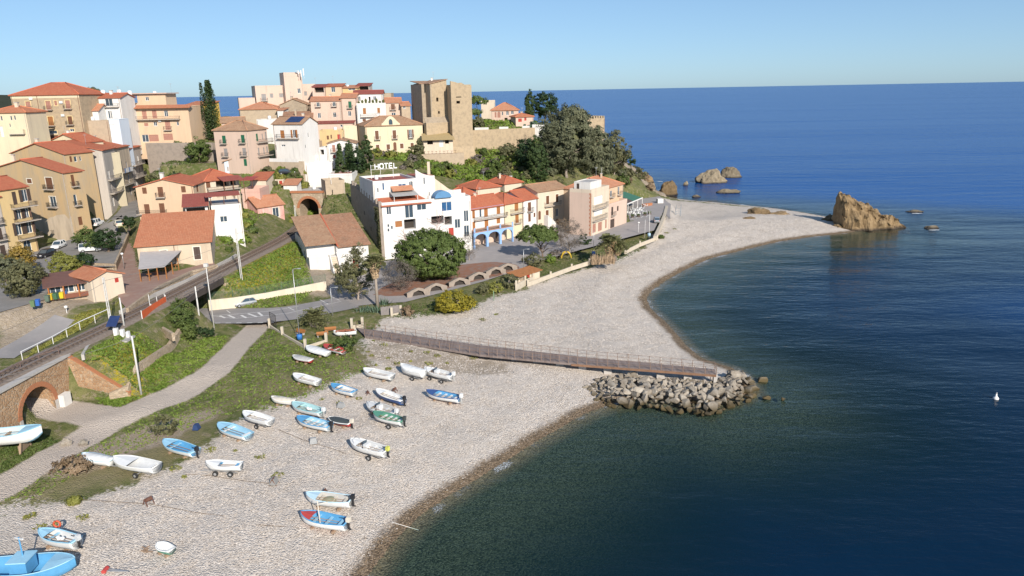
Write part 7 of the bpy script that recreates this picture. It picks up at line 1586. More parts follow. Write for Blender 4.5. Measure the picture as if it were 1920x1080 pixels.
A_ = np.array(RB); placed = []
R_ = random.Random(21)
for k in range(4000):
    if len(placed) >= 260: break
    p = A_.min(0) + (A_.max(0) - A_.min(0)) * np.array([R_.random(), R_.random()])
    if not inside(p[None], RB)[0]: continue
    edge = float(seg_dist(p[None], RB)[0]); f = min(1, edge / 2.5); tip = max(0, (p[0] - 14) / 14)
    r = R_.choice((R_.uniform(.7, 1.0), R_.uniform(.3, .6), R_.uniform(.4, .7))) if p[0] > 13 else R_.uniform(.22, .6)
    if any((p[0] - a) ** 2 + (p[1] - c) ** 2 < ((r + q_) * .62) ** 2 for a, c, q_ in placed): continue
    placed.append((p[0], p[1], r))
placed.sort(); bc = {}
for i, (x, y, r) in enumerate(placed):
    edge = float(seg_dist(np.array([[x, y]]), RB)[0]); z = min(1.25, .05 + .5 * edge) if y < 91 else min(1.25, .3 + .5 * edge)
    o = link('breakwater_rock', RM[i % 12], None, (x, y, max(z, gz(x, y) + r * .15))); o.rotation_euler = (R_.uniform(-.4, .4), R_.uniform(-.4, .4), R_.uniform(0, 6.28)); o.scale = (r * R_.uniform(.9, 1.35), r * R_.uniform(.8, 1.1), r * R_.uniform(.5, .85))
    side = 'seaward tip' if x > 24 else 'shore end' if x < 15 else 'middle'; wet = 'wet brown' if z < .7 else 'dry pale grey'; big = 'large' if r > .75 else 'small' if r < .48 else 'medium'
    key = f'{big} {wet} breakwater boulder near its {side}'; bc[key] = bc.get(key, 0) + 1; tag(o, f'{key}, {ordinal(bc[key])} such from beach', 'boulder', 'breakwater boulders')
for u, v, r in ((1312,757,.9),(1326,754,.8),(1427,714,.8),(1436,748,.5),(1468,750,.4)):
    p = gnd(u, v, 0); o = link('sea_boulder', RM[u % 12].copy(), None, (p.x, p.y, .15)); o.scale = (r * 1.2, r, r * .8); o.rotation_euler = (.2, .1, u)
    tag(o, {1312: 'rounded pale boulder standing in the water at the breakwater foot', 1326: 'mossy boulder beside the rounded pale one in the water', 1427: 'lone brown rock awash off the breakwater tip', 1436: 'tiny weedy rock awash nearest the breakwater tip', 1468: 'outermost tiny rock awash off the breakwater'}[u], 'boulder')
# the great sea stack
def sea_stack():
    b0 = gnd(1578, 432, 0); prof = [(0, 5.2), (.7, 9.6), (1.6, 10.7), (3, 10.0), (5, 8.7), (7.5, 7.2), (10, 5.8), (12.5, 4.5), (14.5, 3.3), (16, 3.4), (17.6, 2.4), (19, 1.3), (20.2, .3)]
    xs_ = np.linspace(0, 20.2, 64); H_ = np.interp(xs_, *zip(*prof)); ny = 36; vs = []; fs = []
    for i, x in enumerate(xs_):
        dep = 5.5 * min(1, .55 + x / 6) * (1 - .72 * x / 20.2) ** .8 + .6
        for j in range(ny):
            t = j / (ny - 1); yy = (t - .45) * 2 * dep
            c = max(0, 1 - abs((t - .52) / .52) ** 2.4) ** .75; z = H_[i] * c - 1.0 * (1 - c)
            w = Vector((x * .35, yy * .35, z * .35)); z += (mno.noise(w * 1.1) * 1.6 + abs(mno.noise(w * 2.6)) * 1.0 - abs(mno.noise(w * 5)) * .5) * min(1, c * 2) - .7
            st = .35 * math.sin((x + z * .9) * 1.9 + mno.noise(w * 1.5) * 3) * c
            yy += mno.noise(w * 1.4 + Vector((9, 0, 0))) * 1.8 + mno.noise(w * 4) * .4 + st * .5; vs.append((x - .35 * max(z, 0) * (1 - x / 20) * .4 + st * .3, yy, z))
    for i in range(63):
        for j in range(ny - 1): a = i * ny + j; fs.append((a, a + ny, a + ny + 1, a + 1))
    n = len(vs)
    fs.append(tuple(range(ny - 1, -1, -1)))
    b = MB(); b.add(vs, fs); o = b.build('sea_stack', OCR, None, False, (b0.x + .6, b0.y + 3.0, 0)); o.rotation_euler = (0, 0, .06)
    tag(o, 'tall ochre fin of rock rising at the end of the spit', 'rock')
sea_stack()
def islet(label, u, v, wpx, hpx, m, e=0, flat=1.0, cat='rock', name='sea_rock'):
    p = gnd(u, v, e); k = p.y / 1350 * 1.02; bm = bmesh.new(); bmesh.ops.create_icosphere(bm, subdivisions=4, radius=1.0); sd = Vector((u * .37, v * .91, 0)); W_, H_ = wpx * k / 2, hpx * k
    for q_ in bm.verts:
        c = q_.co.copy(); r = 1 + .35 * mno.noise(c * 1.3 + sd) + .16 * mno.noise(c * 3.5 + sd) + .07 * mno.noise(c * 8 + sd)
        q_.co = Vector((c.x * W_ * r, c.y * W_ * .7 * flat * r, max(c.z, -.35) * H_ * r * 1.02))
    me = bpy.data.meshes.new(name); bm.to_mesh(me); bm.free(); me.materials.append(m); o = link(name, me, None, (p.x, p.y + W_ * .3, e)); tag(o, label, cat); return o
islet('big twin-humped rock islet off the headland', 1336, 343, 52, 20, DRK); islet('peaked rock islet with a white tip behind the big one', 1372, 333, 38, 17, DRK); islet('low flat rock islet nearer than the twin humps', 1366, 362, 42, 6, DRK)
islet('knob of rock awash between headland and islets', 1286, 348, 9, 7, DRK); islet('small flat rock just off the beach corner', 1306, 370, 15, 4, DRK); islet('large ochre boulder at the corner of the beach', 1254, 366, 36, 24, OCR); islet('brown boulder at the cliff foot left of the ochre one', 1212, 343, 28, 14, OCR); islet('dark cliff-foot rock below the brown boulder', 1216, 358, 28, 14, DRK); islet('pale cliff-foot slab under the eucalyptus', 1190, 352, 30, 30, OCR, 1)
islet('ochre outcrop in the pebbles of the spit', 1425, 402, 42, 11, OCR, 1.6); islet('low ochre outcrop right of the first on the spit', 1462, 403, 40, 5, OCR, 1.5); islet('small ochre outcrop half buried in the shingle', 1405, 411, 26, 4, OCR, 1.8); islet('rounded ochre rock beside the sea stack', 1558, 416, 30, 11, OCR, .6); islet('pale rock apron in front of the sea stack', 1578, 430, 34, 8, OCR, 0); islet('dark reef right of the sea stack', 1748, 428, 26, 4, DRK); islet('small reef with surf beyond the sea stack', 1718, 398, 28, 3, DRK)
islet('flat pale boulder at the bend of the dirt path', 122, 834, 22, 10, BLK, 2.4, name='boulder'); islet('second flat boulder beside the dirt path', 156, 832, 18, 7, BLK, 2.4, name='boulder')
for i, (x, y, r, h) in enumerate(((56, 283, 2.6, 3.2), (52, 289, 2.2, 2.4), (54, 297, 3, 4.5), (50, 303, 2.4, 3.5), (56, 309, 3.2, 3.4), (52, 318, 3.5, 5), (57, 324, 2.2, 2.2), (58, 276, 1.6, 1.5))):
    o = link('cliff_rock', RM[(i * 5) % 12].copy(), None, (x, y, h * .3)); o.data.materials.clear(); o.data.materials.append(OCR if i % 2 else DRK); o.scale = (r, r * .9, h); o.rotation_euler = (.2, .1 * i, i * 1.7); tag(o, f'{"ochre" if i % 2 else "dark"} cliff-foot rock under the headland, {ordinal(i // 2 + 1)} such from the beach', 'rock', 'cliff-foot rocks')
SURF = mat('surf', (.75, .78, .8), .5, .1)
for u, v, w in ((1718, 400, 22), (1752, 431, 18), (1238, 340, 16), (1250, 372, 10), (1385, 384, 22)):
    p = gnd(u, v, 0.05); b = MB(); N = 14; b.add([(p.x + math.cos(6.283 * i / N) * w * .09 * rnd.uniform(.6, 1.2), p.y + math.sin(6.283 * i / N) * .7 * rnd.uniform(.5, 1.2), .04) for i in range(N)], [tuple(range(N))]); tag(b.build('surf_foam', SURF), kind='stuff')

# ------------------------------------------------------------------ boats
PT = dict(white=(.80, .80, .78), blue=(.10, .33, .58), lblue=(.33, .58, .74), sky=(.50, .68, .78), navy=(.045, .10, .27), red=(.50, .07, .06), grey=(.48, .47, .45), green=(.10, .28, .20), cream=(.68, .62, .52), dark=(.06, .07, .07), turq=(.40, .62, .64), orange=(.55, .2, .08), wood=(.36, .25, .17), black=(.025, .025, .028), lgrey=(.62, .63, .63), yellow=(.6, .6, .12))
def pt(k): return mat('boat_' + k, PT[k], .45, .10, 2.2, None, .45)
RUBBER = mat('tyre_rubber', (.03, .03, .03), .8, .1); HUB = mat('hub_grey', (.5, .5, .5), .4, .1, metal=.5)
def boat(label, bow, stern, e=None, beam=.36, hull='white', trim='white', inner='white', bottom=None, ws=.72, deck=.28, seats=3, engine=None, trailer=0, cover=None, mast=None, lift=0.0, dep=.62, seatc=None, heel=0.0, cradle=False, name='rowing_boat', extra=None):
    a = spot(*bow, 2.0) if e is None else gnd(*bow, e); c = spot(*stern, 2.0) if e is None else gnd(*stern, e)
    d = Vector((a.x - c.x, a.y - c.y, 0)); L_ = d.length; W_ = L_ * beam / 2; mid = (a + c) / 2; ang = math.atan2(d.y, d.x); lift = lift + (.45 if trailer else .26)
    T = thing(name, label, 'boat', (mid.x, mid.y, gz(mid.x, mid.y) if e is None else e), ang); T.rotation_euler = (heel, 0, ang); hh = dep
    NS = 16
    def st(t):                                                   # t 0 stern .. 1 bow : half width, gunwale height, keel height
        w = W_ * (ws + (1 - ws) * math.sin(min(t / .55, 1) * math.pi / 2)) if t < .55 else W_ * max(0, 1 - ((t - .55) / .45) ** 2.2) ** .8
        return max(w, .012), hh * (1 + .16 * (1 - t) ** 2 + .48 * max(0, t - .3) ** 2 * 2), hh * (.0 + .75 * max(0, (t - .78) / .22) ** 2)
    def ring(t, sc=1.0, zk=None):
        w, g_, k = st(t); w *= sc; x = (t - .5) * L_
        k = k if zk is None else max(zk, k + .05)
        return [(x, -w, g_), (x, -w * .93, k + (g_ - k) * .55), (x, -w * .70, k + (g_ - k) * .2), (x, 0, k), (x, w * .70, k + (g_ - k) * .2), (x, w * .93, k + (g_ - k) * .55), (x, w, g_)]
    off = Vector((0, 0, lift))
    b = MB()
    for i in range(NS + 1): b.v += [tuple(Vector(p) + off) for p in ring(i / NS)]
    for i in range(NS):
        for k in range(6): b.f.append((7 * i + k, 7 * i + k + 1, 7 * i + 8 + k, 7 * i + 7 + k)); b.m.append(1 if k in (2, 3) else 0)
    b.f.append(tuple(range(6, -1, -1))); b.m.append(0)
    b.build('hull', [pt(hull), pt(bottom or hull)], T, True)
    if not cover:
        b = MB(); 
        for i in range(NS + 1): b.v += [tuple(Vector(p) + off + Vector((0, 0, .002))) for p in ring(i / NS, .93, hh * .22)]
        for i in range(NS):
            for k in range(6): b.f.append((7 * i + 7 + k, 7 * i + 8 + k, 7 * i + k + 1, 7 * i + k)); b.m.append(0)
        b.f.append(tuple(range(7))); b.m.append(0); b.build('interior', pt(inner), T, True)
    b = MB(); 
    for sd in (-1, 1):
        P = [Vector(((t - .5) * L_, sd * (st(t)[0] - .02), st(t)[1] + lift + .02)) for t in [i / 20 for i in range(21)]]
        b.tube(P, .05, 5)
    b.bar((-.5 * L_, -W_ * ws, st(0)[1] + lift), (-.5 * L_, W_ * ws, st(0)[1] + lift), .08, .12); b.build('gunwale', pt(trim), T, True)
    if deck and not cover:
        t0 = 1 - deck; P = []; n = 6
        for i in range(n + 1): t = t0 + (1 - t0) * i / n; w, g_, k = st(t); P.append((t, w * .95, g_))
        b = MB(); vs = []
        for t, w, g_ in P: vs += [((t - .5) * L_, -w, g_ + lift - .01), ((t - .5) * L_, 0, g_ + lift + .06), ((t - .5) * L_, w, g_ + lift - .01)]
        b.add(vs, [(3 * i, 3 * i + 3, 3 * i + 4, 3 * i + 1) for i in range(n)] + [(3 * i + 1, 3 * i + 4, 3 * i + 5, 3 * i + 2) for i in range(n)]); b.build('foredeck', pt(trim if extra != 'redbow' else 'red'), T)
    if not cover:
        for s in range(seats):
            t = .14 + (.60 - deck * .3) * s / max(1, seats - 1); w, g_, k = st(t); x = (t - .5) * L_; b = MB(); b.box(x - .14, x + .14, -w * .9, w * .9, lift + g_ * .66, lift + g_ * .66 + .06); b.build('thwart', pt(seatc or trim), T)
    else:
        b = MB(); vs = []
        for i in range(NS + 1):
            t = i / NS; w, g_, k = st(t); x = (t - .5) * L_; hp = .30 * math.sin(math.pi * min(1, t * .9 + .15)) * (1 + .12 * math.sin(i * 2.1))
            vs += [(x, -w * 1.05, g_ + lift - .12), (x, -w * .98, g_ + lift + .05), (x, -w * .45, g_ + lift + hp * .8), (x, 0, g_ + lift + hp), (x, w * .45, g_ + lift + hp * .8), (x, w * .98, g_ + lift + .05), (x, w * 1.05, g_ + lift - .12)]
        b.add(vs, [(7 * i + 7 + k, 7 * i + 8 + k, 7 * i + k + 1, 7 * i + k) for i in range(NS) for k in range(6)] + [tuple(range(7))]); b.build('cover', pt(cover), T, True)
    if engine:
        x = -.5 * L_ - .18; z = st(0)[1] + lift; b = MB()
        b.box(x - .2, x + .18, -.17, .17, z + .05, z + .45); b.box(x - .24, x + .1, -.13, .13, z + .451, z + .56); E_ = b.build('outboard_engine', pt(engine), T)
        b = MB(); b.box(x - .09, x + .09, -.06, .06, z - .62, z + .049); b.box(x - .25, x + .12, -.02, .02, z - .78, z - .621); b.build('engine_leg', pt('black' if engine != 'white' else 'grey'), E_)
        b = MB(); b.bar((x + .15, 0, z + .3), (x + .62, .1, z + .42), .05); b.build('tiller', pt('black'), E_)
    if trailer:
        b = MB(); b.bar((-L_ * .4, -.35, .36), (L_ * .45, 0, .36), .08); b.bar((-L_ * .4, .35, .36), (L_ * .45, 0, .36), .08); b.bar((L_ * .44, 0, .36), (L_ * .68, 0, .22), .08); b.bar((-L_ * .15, -W_ * .9, .34), (-L_ * .15, W_ * .9, .34), .09); fr = b.build('trailer', mat('galvanised', (.55, .55, .55), .4, .08, metal=.6), T)
        for k in range(trailer):
            x = -L_ * .15 + (k * .42 * L_ if trailer > 1 else 0) - (.1 * L_ if trailer > 1 else 0)
            for sd in (-1, 1):
                y = sd * (W_ * .95); b = MB(); b.tube([(x, y - .09, .3), (x, y + .09, .3)], .3, 14); w = b.build('wheel', RUBBER, T, False); b = MB(); b.tube([(x, y - .1, .3), (x, y + .1, .3)], .15, 10); b.build('hub', HUB, w)
    else:
        for x in (-.25 * L_, .2 * L_): b = MB(); b.box(x - .1, x + .1, -W_ * .7, W_ * .7, 0.0, max(.14, lift)); b.build('keel_block', pt('wood'), T)
    if mast:
        b = MB(); b.tube([(.08 * L_, 0, lift + .2), (.08 * L_, .1, lift + hh + mast)], [.07, .045], 6); b.build('mast', pt('cream'), T)
        b = MB(); b.bar((.08 * L_, .08, lift + hh + mast * .8), (.08 * L_ - .7, -.5, lift + hh + mast * .8), .06); b.build('boom', pt('cream'), T)
    if extra == 'console':
        b = MB(); b.box(-.05, .45, -.32, .32, lift + .25, lift + .95); cs = b.build('console', pt('white'), T); b = MB(); b.box(.4, .44, -.3, .3, lift + .951, lift + 1.25); b.build('windscreen', GLASS, cs)
        b = MB(); b.tube([(.3 * L_, -W_ * .6, lift + hh * 1.2), (.36 * L_, -W_ * .4, lift + hh + .55), (.36 * L_, W_ * .4, lift + hh + .55), (.3 * L_, W_ * .6, lift + hh * 1.2)], .03, 5); b.build('bow_rail', HUB, T)
    if extra == 'arch':
        b = MB(); b.tube([(-.2 * L_, -W_ * .8, lift + hh), (-.24 * L_, -W_ * .6, lift + hh + 1.1), (-.24 * L_, W_ * .6, lift + hh + 1.1), (-.2 * L_, W_ * .8, lift + hh)], .04, 6); b.build('roll_bar', HUB, T)
    if extra == 'plants':
        for i in range(9):
            q_ = Vector(((i / 8 - .5) * L_ * .7, rnd.uniform(-.2, .2), lift + hh * .7)); b = MB(); b.lathe([(.12, 0), (.16, .22), (.3, .34), (.22, .5), (.05, .6)], 7, q_); b.build('flower_pot', mat('flower_red', (.32, .12, .07), .9, .4, 8.0), T)
    if extra == 'floats':
        for i in range(3): b = MB(); b.lathe([(.02, 0), (.15, .05), (.19, .17), (.13, .3), (.02, .34)], 9, (-.12 * L_ + i * .25, .12 * (i % 2), lift + hh * .72)); b.build('float', pt('white'), T, True)
    if extra == 'net':
        b = MB(); b.lathe([(.75, 0), (.7, .2), (.45, .3), (.1, .36)], 12, (0, 0, lift + hh * .45)); b.build('net_heap', mat('net_green', (.35, .36, .24), .95, .3, 8.0), T)
    if not cover and L_ > 2.5 and seats > 1:
        for k in range(2): b = MB(); y0 = (.25 - .4 * k) * W_; b.tube([(-.32 * L_, y0, lift + hh * .86), (.22 * L_, y0 + .12, lift + hh * .95)], .03, 5); b.box(.22 * L_, .32 * L_, y0 + .05, y0 + .19, lift + hh * .94, lift + hh * .97); b.build('oar', pt('wood'), T)
    if cradle:
        for x in (-.2 * L_, .22 * L_):
            for sd in (-1, 1): b = MB(); b.bar((x, sd * W_ * .9, 0), (x, sd * W_ * .55, lift + .25), .16); b.build('prop', pt('wood'), T)
    return T
boat('plain white open boat lying on the brown grass edge', (551, 714), (598, 728), hull='white', seats=2, deck=.35)
boat('white boat with bright blue deck nearest the grass', (622, 733), (666, 749), trim='blue', inner='white', bottom='white', seats=2, engine=None)
boat('clean white boat with a blue waterline left of the covered one', (682, 703), (737, 719), trim='white', inner='lgrey', bottom='sky', seats=2)
boat('boat under a white tarpaulin on a road trailer', (752, 700), (796, 717), cover='white', trailer=1, dep=.85, name='covered_boat')
boat('white motorboat with dark cushions on a two-axle trailer', (796, 703), (849, 719), trim='white', inner='lgrey', trailer=2, engine='white', extra='console', name='motorboat')
boat('slim white boat with dark blue sides and a black outboard', (706, 742), (757, 763), hull='navy', trim='white', inner='white', bottom='navy', engine='black', beam=.32)
boat('white boat with deep blue interior and orange keel furthest right', (800, 745), (863, 762), trim='navy', inner='blue', bottom='orange', seats=4, seatc='white', engine='white')
boat('pale grey inflatable boat with steering console and roll bar', (689, 768), (742, 787), hull='lgrey', trim='lgrey', inner='grey', bottom='lgrey', beam=.42, engine='white', extra='console', dep=.55, name='inflatable_boat')
boat('white boat with green interior on a small launching wheel', (701, 789), (757, 808), trim='green', inner='green', bottom='white', seats=4, seatc='white', engine='dark', trailer=1)
boat('red inflatable dinghy under a dark green cover', (617, 793), (658, 803), hull='red', cover='dark', bottom='red', dep=.4, beam=.42, engine='cream', name='dinghy')
boat('pale turquoise boat with a white engine cover beside the trailer boats', (549, 768), (606, 788), trim='turq', inner='turq', bottom='white', engine='white', seats=2, extra='floats')
boat('long light blue boat with black outboard above the anchor stand', (558, 793), (620, 813), trim='blue', inner='lblue', bottom='sky', seats=4, seatc='white', engine='black')
boat('white console boat with a yellow-green engine hood on trailer wheels', (658, 840), (726, 868), trim='white', inner='lgrey', trailer=1, engine='yellow', extra='console', dep=.7, name='motorboat')
boat('cream covered dinghy at the tip of the grass', (510, 757), (553, 763), cover='cream', dep=.5, bottom='sky', name='covered_boat')
boat('white tender with rounded bow on a single launching wheel', (458, 790), (510, 806), trim='white', inner='white', trailer=1, seats=2)
boat('light blue rowing boat with two white thwarts on the grass edge', (411, 810), (469, 831), trim='lblue', inner='lblue', bottom='sky', seats=2, seatc='white')
boat('bright blue boat with a tall black outboard among weeds', (309, 842), (369, 860), trim='lblue', inner='blue', bottom='white', seats=2, engine='black')
boat('white dory with a blue hatch on four trailer wheels', (388, 884), (455, 891), trim='white', inner='lgrey', trailer=2, seats=2, seatc='blue', deck=.4)
boat('large white wooden fishing boat propped on a cradle by the archway', (86, 840), (-50, 850), 2.6, beam=.34, trim='lblue', inner='sky', bottom='lblue', dep=1.3, lift=.6, seats=4, seatc='wood', cradle=True, extra='net', name='fishing_boat')
boat('white boat heaped with covers at the end of the verge', (157, 866), (212, 878), cover='white', trim='sky', bottom='white', dep=.6, name='covered_boat')
boat('plain white boat with a wheel below the heaped boat', (216, 879), (297, 893), trim='white', inner='lgrey', trailer=1, seats=1, deck=.45, dep=.7)
boat('grey-blue boat with folded tarpaulin and black outboard at the front', (575, 942), (660, 958), trim='sky', inner='grey', bottom='white', seats=3, seatc='cream', engine='black', dep=.75, extra='net')
boat('blue fishing boat with a red bow and short mast nearest the water', (565, 979), (652, 1003), trim='blue', inner='blue', bottom='red', seats=3, seatc='lblue', engine='cream', mast=1.9, dep=.75, extra='redbow', name='fishing_boat')
boat('light blue and white boat beside the blue workboat', (78, 1018), (148, 1033), trim='lblue', inner='lgrey', bottom='white', seats=2, engine='lgrey', dep=.8, extra='floats')
boat('little white dinghy with a green hull on the pebbles', (297, 1033), (324, 1044), hull='green', trim='white', inner='white', bottom='green', seats=1, deck=0, beam=.6, dep=.4, name='dinghy')
boat('upturned-looking red skiff with grey top on the grass', (550, 676), (585, 684), cover='grey', hull='red', bottom='red', dep=.4, name='covered_boat')
boat('white decked boat on the grass above the red skiff', (575, 658), (615, 672), cover='white', dep=.45, name='covered_boat')
boat('red and white rowing boat half hidden by the bush', (608, 655), (646, 668), trim='red', inner='red', bottom='white', seats=3, seatc='white', dep=.45)
boat('old white and navy boat planted with red flowers at the jetty head', (626, 631), (669, 633), bottom='navy', trim='white', inner='wood', seats=1, deck=.15, dep=.6, extra='plants', name='flower_boat')
# the blue workboat in the corner
T = boat('big sky blue workboat with a boxy wheelhouse in the corner', (148, 1082), (-40, 1092), 1.6, beam=.36, hull='blue', trim='lblue', inner='blue', bottom='blue', dep=1.1, seats=1, name='fishing_boat')
b = MB(); b.box(-.9, .5, -.75, .75, .9, 2.1); wh = b.build('wheelhouse', pt('blue'), T); b = MB(); b.box(-1.0, .6, -.85, .85, 2.101, 2.2); b.build('wheelhouse_roof', pt('lblue'), wh)
b = MB(); b.tube([(-.2, .2, 2.2), (-.2, .2, 3.9)], .06, 6); b.build('mast', pt('blue'), T); b = MB(); b.bar((-.7, .5, 3.7), (.3, -.1, 3.9), .1); b.build('crossbar', pt('white'), T)
# winches, anchors and odds and ends between the boats
def winch(label, u, v, s=1.0, cov=None, cat='winch'):
    p = spot(u, v, 1.8); T = thing('boat_winch', label, cat, p, rnd.uniform(0, 6))
    b = MB()
    for x in (-.35, .35): b.bar((x * s, -.4 * s, 0), (x * s, 0, .75 * s), .07); b.bar((x * s, .4 * s, 0), (x * s, 0, .75 * s), .07)
    b.bar((-.4 * s, 0, .72 * s), (.4 * s, 0, .72 * s), .08); b.build('frame', mat('rust_iron', (.16, .075, .05), .8, .3, 4.0), T); b = MB(); b.tube([(-.28 * s, 0, .55 * s), (.28 * s, 0, .55 * s)], .2 * s, 10); b.build('drum', mat('rust_iron', (.16, .075, .05), .8), T)
    if cov: b = MB(); b.add([(-.42, -.36, .12), (.42, -.36, .12), (.42, .36, .12), (-.42, .36, .12), (-.3, -.2, .74), (.34, -.16, .8), (.3, .22, .7), (-.28, .2, .78)], QXF); b.build('cover', mat('tarp_' + cov, tuple(c * .55 for c in PT[cov]), .9, .2, 3.0), T)
winch('rusty boat winch alone on the pebbles at the left', 279, 946); winch('winch under a grey cover in the middle of the beach', 514, 908, 1, 'grey'); winch('small winch under a pale cover below the long blue boat', 588, 832, .9, 'lgrey'); winch('rusty winch behind the grey-blue boat', 609, 930, .9); winch('small winch beside the slim white boat', 740, 735, .8); winch('tiny winch with cable left of the inflatable', 690, 740, .7); winch('little winch below the blue-decked boat', 640, 765, .7, 'lgrey'); winch('blue-covered engine on the grass left of the light blue boat', 369, 806, .8, 'navy')
T = thing('lifebuoy_post', 'orange lifebuoy hanging on a thin post above the light blue boat', 'lifebuoy', spot(113, 1006, 1.9)); b = MB(); b.tube([(0, 0, 0), (.1, 0, 1.7)], .04, 6); b.build('post', HUB, T)
b = MB(); N = 16; b.tube([(math.cos(6.283 * i / N) * .3, -.08, 1.35 + math.sin(6.283 * i / N) * .3) for i in range(N + 1)], .09, 6, 0, False); b.build('ring', mat('buoy_orange', (.6, .11, .05), .6), T, True)
T = thing('driftwood_pile', 'small pile of driftwood planks beside the little dinghy', 'driftwood', spot(270, 1034, 1.6))
for i in range(6): b = MB(); b.bar((rnd.uniform(-.5, .2), rnd.uniform(-.4, .4), .06 + .05 * i), (rnd.uniform(.2, .9), rnd.uniform(-.5, .5), .08 + .05 * i), .14, .05); b.build('plank', pt('wood'), T)
T = thing('boat_trolley', 'red-wheeled boat trolley lying at the bottom edge', 'trolley', spot(215, 1074, 1.5)); b = MB(); b.bar((-.9, 0, .2), (1.2, -.1, .2), .09); b.bar((-.9, .3, .2), (1.2, -.1, .2), .07); b.build('frame', HUB, T); b = MB(); b.tube([(-.8, -.2, .22), (-.8, .4, .22)], .2, 10); b.build('wheel', pt('red'), T)
def rope(label, P, r=.03, m=None, sag=0.0, name='rope', cat='rope', n=14):
    A, B = Vector(P[0]), Vector(P[-1]); pts_ = densify(P, 1.5) if sag == 0 else [A.lerp(B, i / n) - Vector((0, 0, sag * 4 * (i / n) * (1 - i / n))) for i in range(n + 1)]
    if sag == 0: pts_ = [Vector((p.x, p.y, gz(p.x, p.y) + .06)) for p in pts_]
    b = MB(); b.tube([p - A for p in pts_], r, 4); o = b.build(name, m or mat('rope_brown', (.16, .12, .09), .9), None, False, A); tag(o, label, cat)
rope('mooring cable from the verge past the rusty winch', [spot(150, 937), spot(279, 946), spot(420, 968)]); rope('mooring rope from the blue boat up the pebbles', [spot(350, 890), spot(400, 893), spot(514, 908)]); rope('winch cable running to the console boat', [spot(520, 805), spot(588, 832), spot(650, 852)]); rope('rope running from the blue fishing boat into the sea', [spot(735, 980, 1), spot(785, 995, .3)], .025, FRAME); rope('bow line of the blue fishing boat', [spot(480, 985), spot(560, 990)])

# ------------------------------------------------------------------ cars
def car(label, p, ang, paint, L_=4.0, W_=1.7, H_=1.48, kind='hatch', name='parked_car', group='parked cars'):
    T = thing(name, label, 'car', p, ang, group); pm = mat('car_' + paint, dict(silver=(.42, .43, .44), black=(.02, .02, .025), white=(.78, .78, .77), cream=(.62, .58, .46), blue=(.10, .16, .28), dark=(.04, .045, .05), red=(.4, .05, .04))[paint], .28, .03, 1.0, spec=.6, metal=.5 if paint == 'silver' else 0); h = W_ / 2; bz = .28
    if kind == 'jeep': S = [(-.5, .95, .96), (-.47, 1.0, .99), (.12, 1.02, 1), (.16, .98, 1), (.48, .95, .97), (.5, .7, .95)]; G_ = [(-.485, 1.0, H_ + .25), (-.46, 0, H_ + .3), (.06, 0, H_ + .3), (.15, 1.0, 1.02)]
    else: S = [(-.5, .72, .88), (-.485, .92, .95), (-.3, .95, 1), (.12, .9, 1), (.2, .86, .99), (.42, .72, .93), (.49, .55, .85), (.5, .4, .82)]; G_ = [(-.47, .95, .93), (-.36, 0, H_), (.02, 0, H_), (.21, .88, .88)]
    b = MB(); vs = []
    for x, z, w in S: vs += [(x * L_, -h * w * .96, bz), (x * L_, -h * w, bz + (z - bz) * .5), (x * L_, -h * w * .93, z), (x * L_, h * w * .93, z), (x * L_, h * w, bz + (z - bz) * .5), (x * L_, h * w * .96, bz)]
    n = len(S); b.add(vs, [(6 * i + k, 6 * i + 6 + k, 6 * i + 6 + (k + 1) % 6, 6 * i + (k + 1) % 6) for i in range(n - 1) for k in range(6)] + [tuple(range(6)), tuple(range(6 * n - 1, 6 * n - 7, -1))]); b.build('body', pm, T)
    top = H_ + (.3 if kind == 'jeep' else 0); x0, x1, x2, x3 = [g_[0] * L_ for g_ in G_]; zb = .93 if kind != 'jeep' else 1.0; wi, wt = h * .9, h * .74
    b = MB(); b.add([(x0, -wi, zb), (x0, wi, zb), (x1, -wt, top - .05), (x1, wt, top - .05), (x2, -wt, top - .05), (x2, wt, top - .05), (x3, -wi, zb - .05), (x3, wi, zb - .05)], [(0, 2, 3, 1), (4, 6, 7, 5), (0, 6, 4, 2), (1, 3, 5, 7), (2, 4, 5, 3)]); b.build('windows', GLASS, T)
    b = MB(); b.add([(x1 - .05, -wt - .02, top - .06), (x1 - .05, wt + .02, top - .06), (x2 + .05, wt + .02, top - .06), (x2 + .05, -wt - .02, top - .06), (x1 + .05, -wt * .92, top), (x1 + .05, wt * .92, top), (x2 - .05, wt * .92, top), (x2 - .05, -wt * .92, top)], [(4, 7, 6, 5), (0, 3, 7, 4), (1, 0, 4, 5), (2, 1, 5, 6), (3, 2, 6, 7)]); b.build('roof', pm, T)
    for sd in (-1, 1):
        b = MB()
        for a, c in (((x0, zb), (x1, top - .05)), ((x2, top - .05), (x3, zb - .05)), (((x1 + x2) / 2, top - .05), ((x1 + x2) / 2 - .1, zb))): b.bar((a[0], sd * (wi if a[1] < 1.1 else wt) * 1.01, a[1]), (c[0], sd * (wi if c[1] < 1.1 else wt) * 1.01, c[1]), .08)
        b.build('pillars', pm, T)
        for x in (-.31 * L_, .31 * L_): b = MB(); b.tube([(x, sd * (h - .18), .31), (x, sd * (h + .02), .31)], .31, 14); w = b.build('wheel', RUBBER, T); b = MB(); b.tube([(x, sd * (h - .16), .31), (x, sd * (h + .03), .31)], .19, 10); b.build('rim', HUB, w)
        b = MB(); b.box(.455 * L_, .492 * L_, sd * h * .55 - .16, sd * h * .55 + .16, .58, .72); b.build('headlight', FRAME, T); b = MB(); b.box(-.503 * L_, -.48 * L_, sd * h * .7 - .1, sd * h * .7 + .1, .68, .86); b.build('tail_light', shut_m('red'), T)
    if kind == 'jeep': b = MB(); b.tube([(-.5 * L_ - .2, 0, .95), (-.5 * L_ - .01, 0, .95)], .36, 14); b.build('spare_wheel', RUBBER, T)
    return T
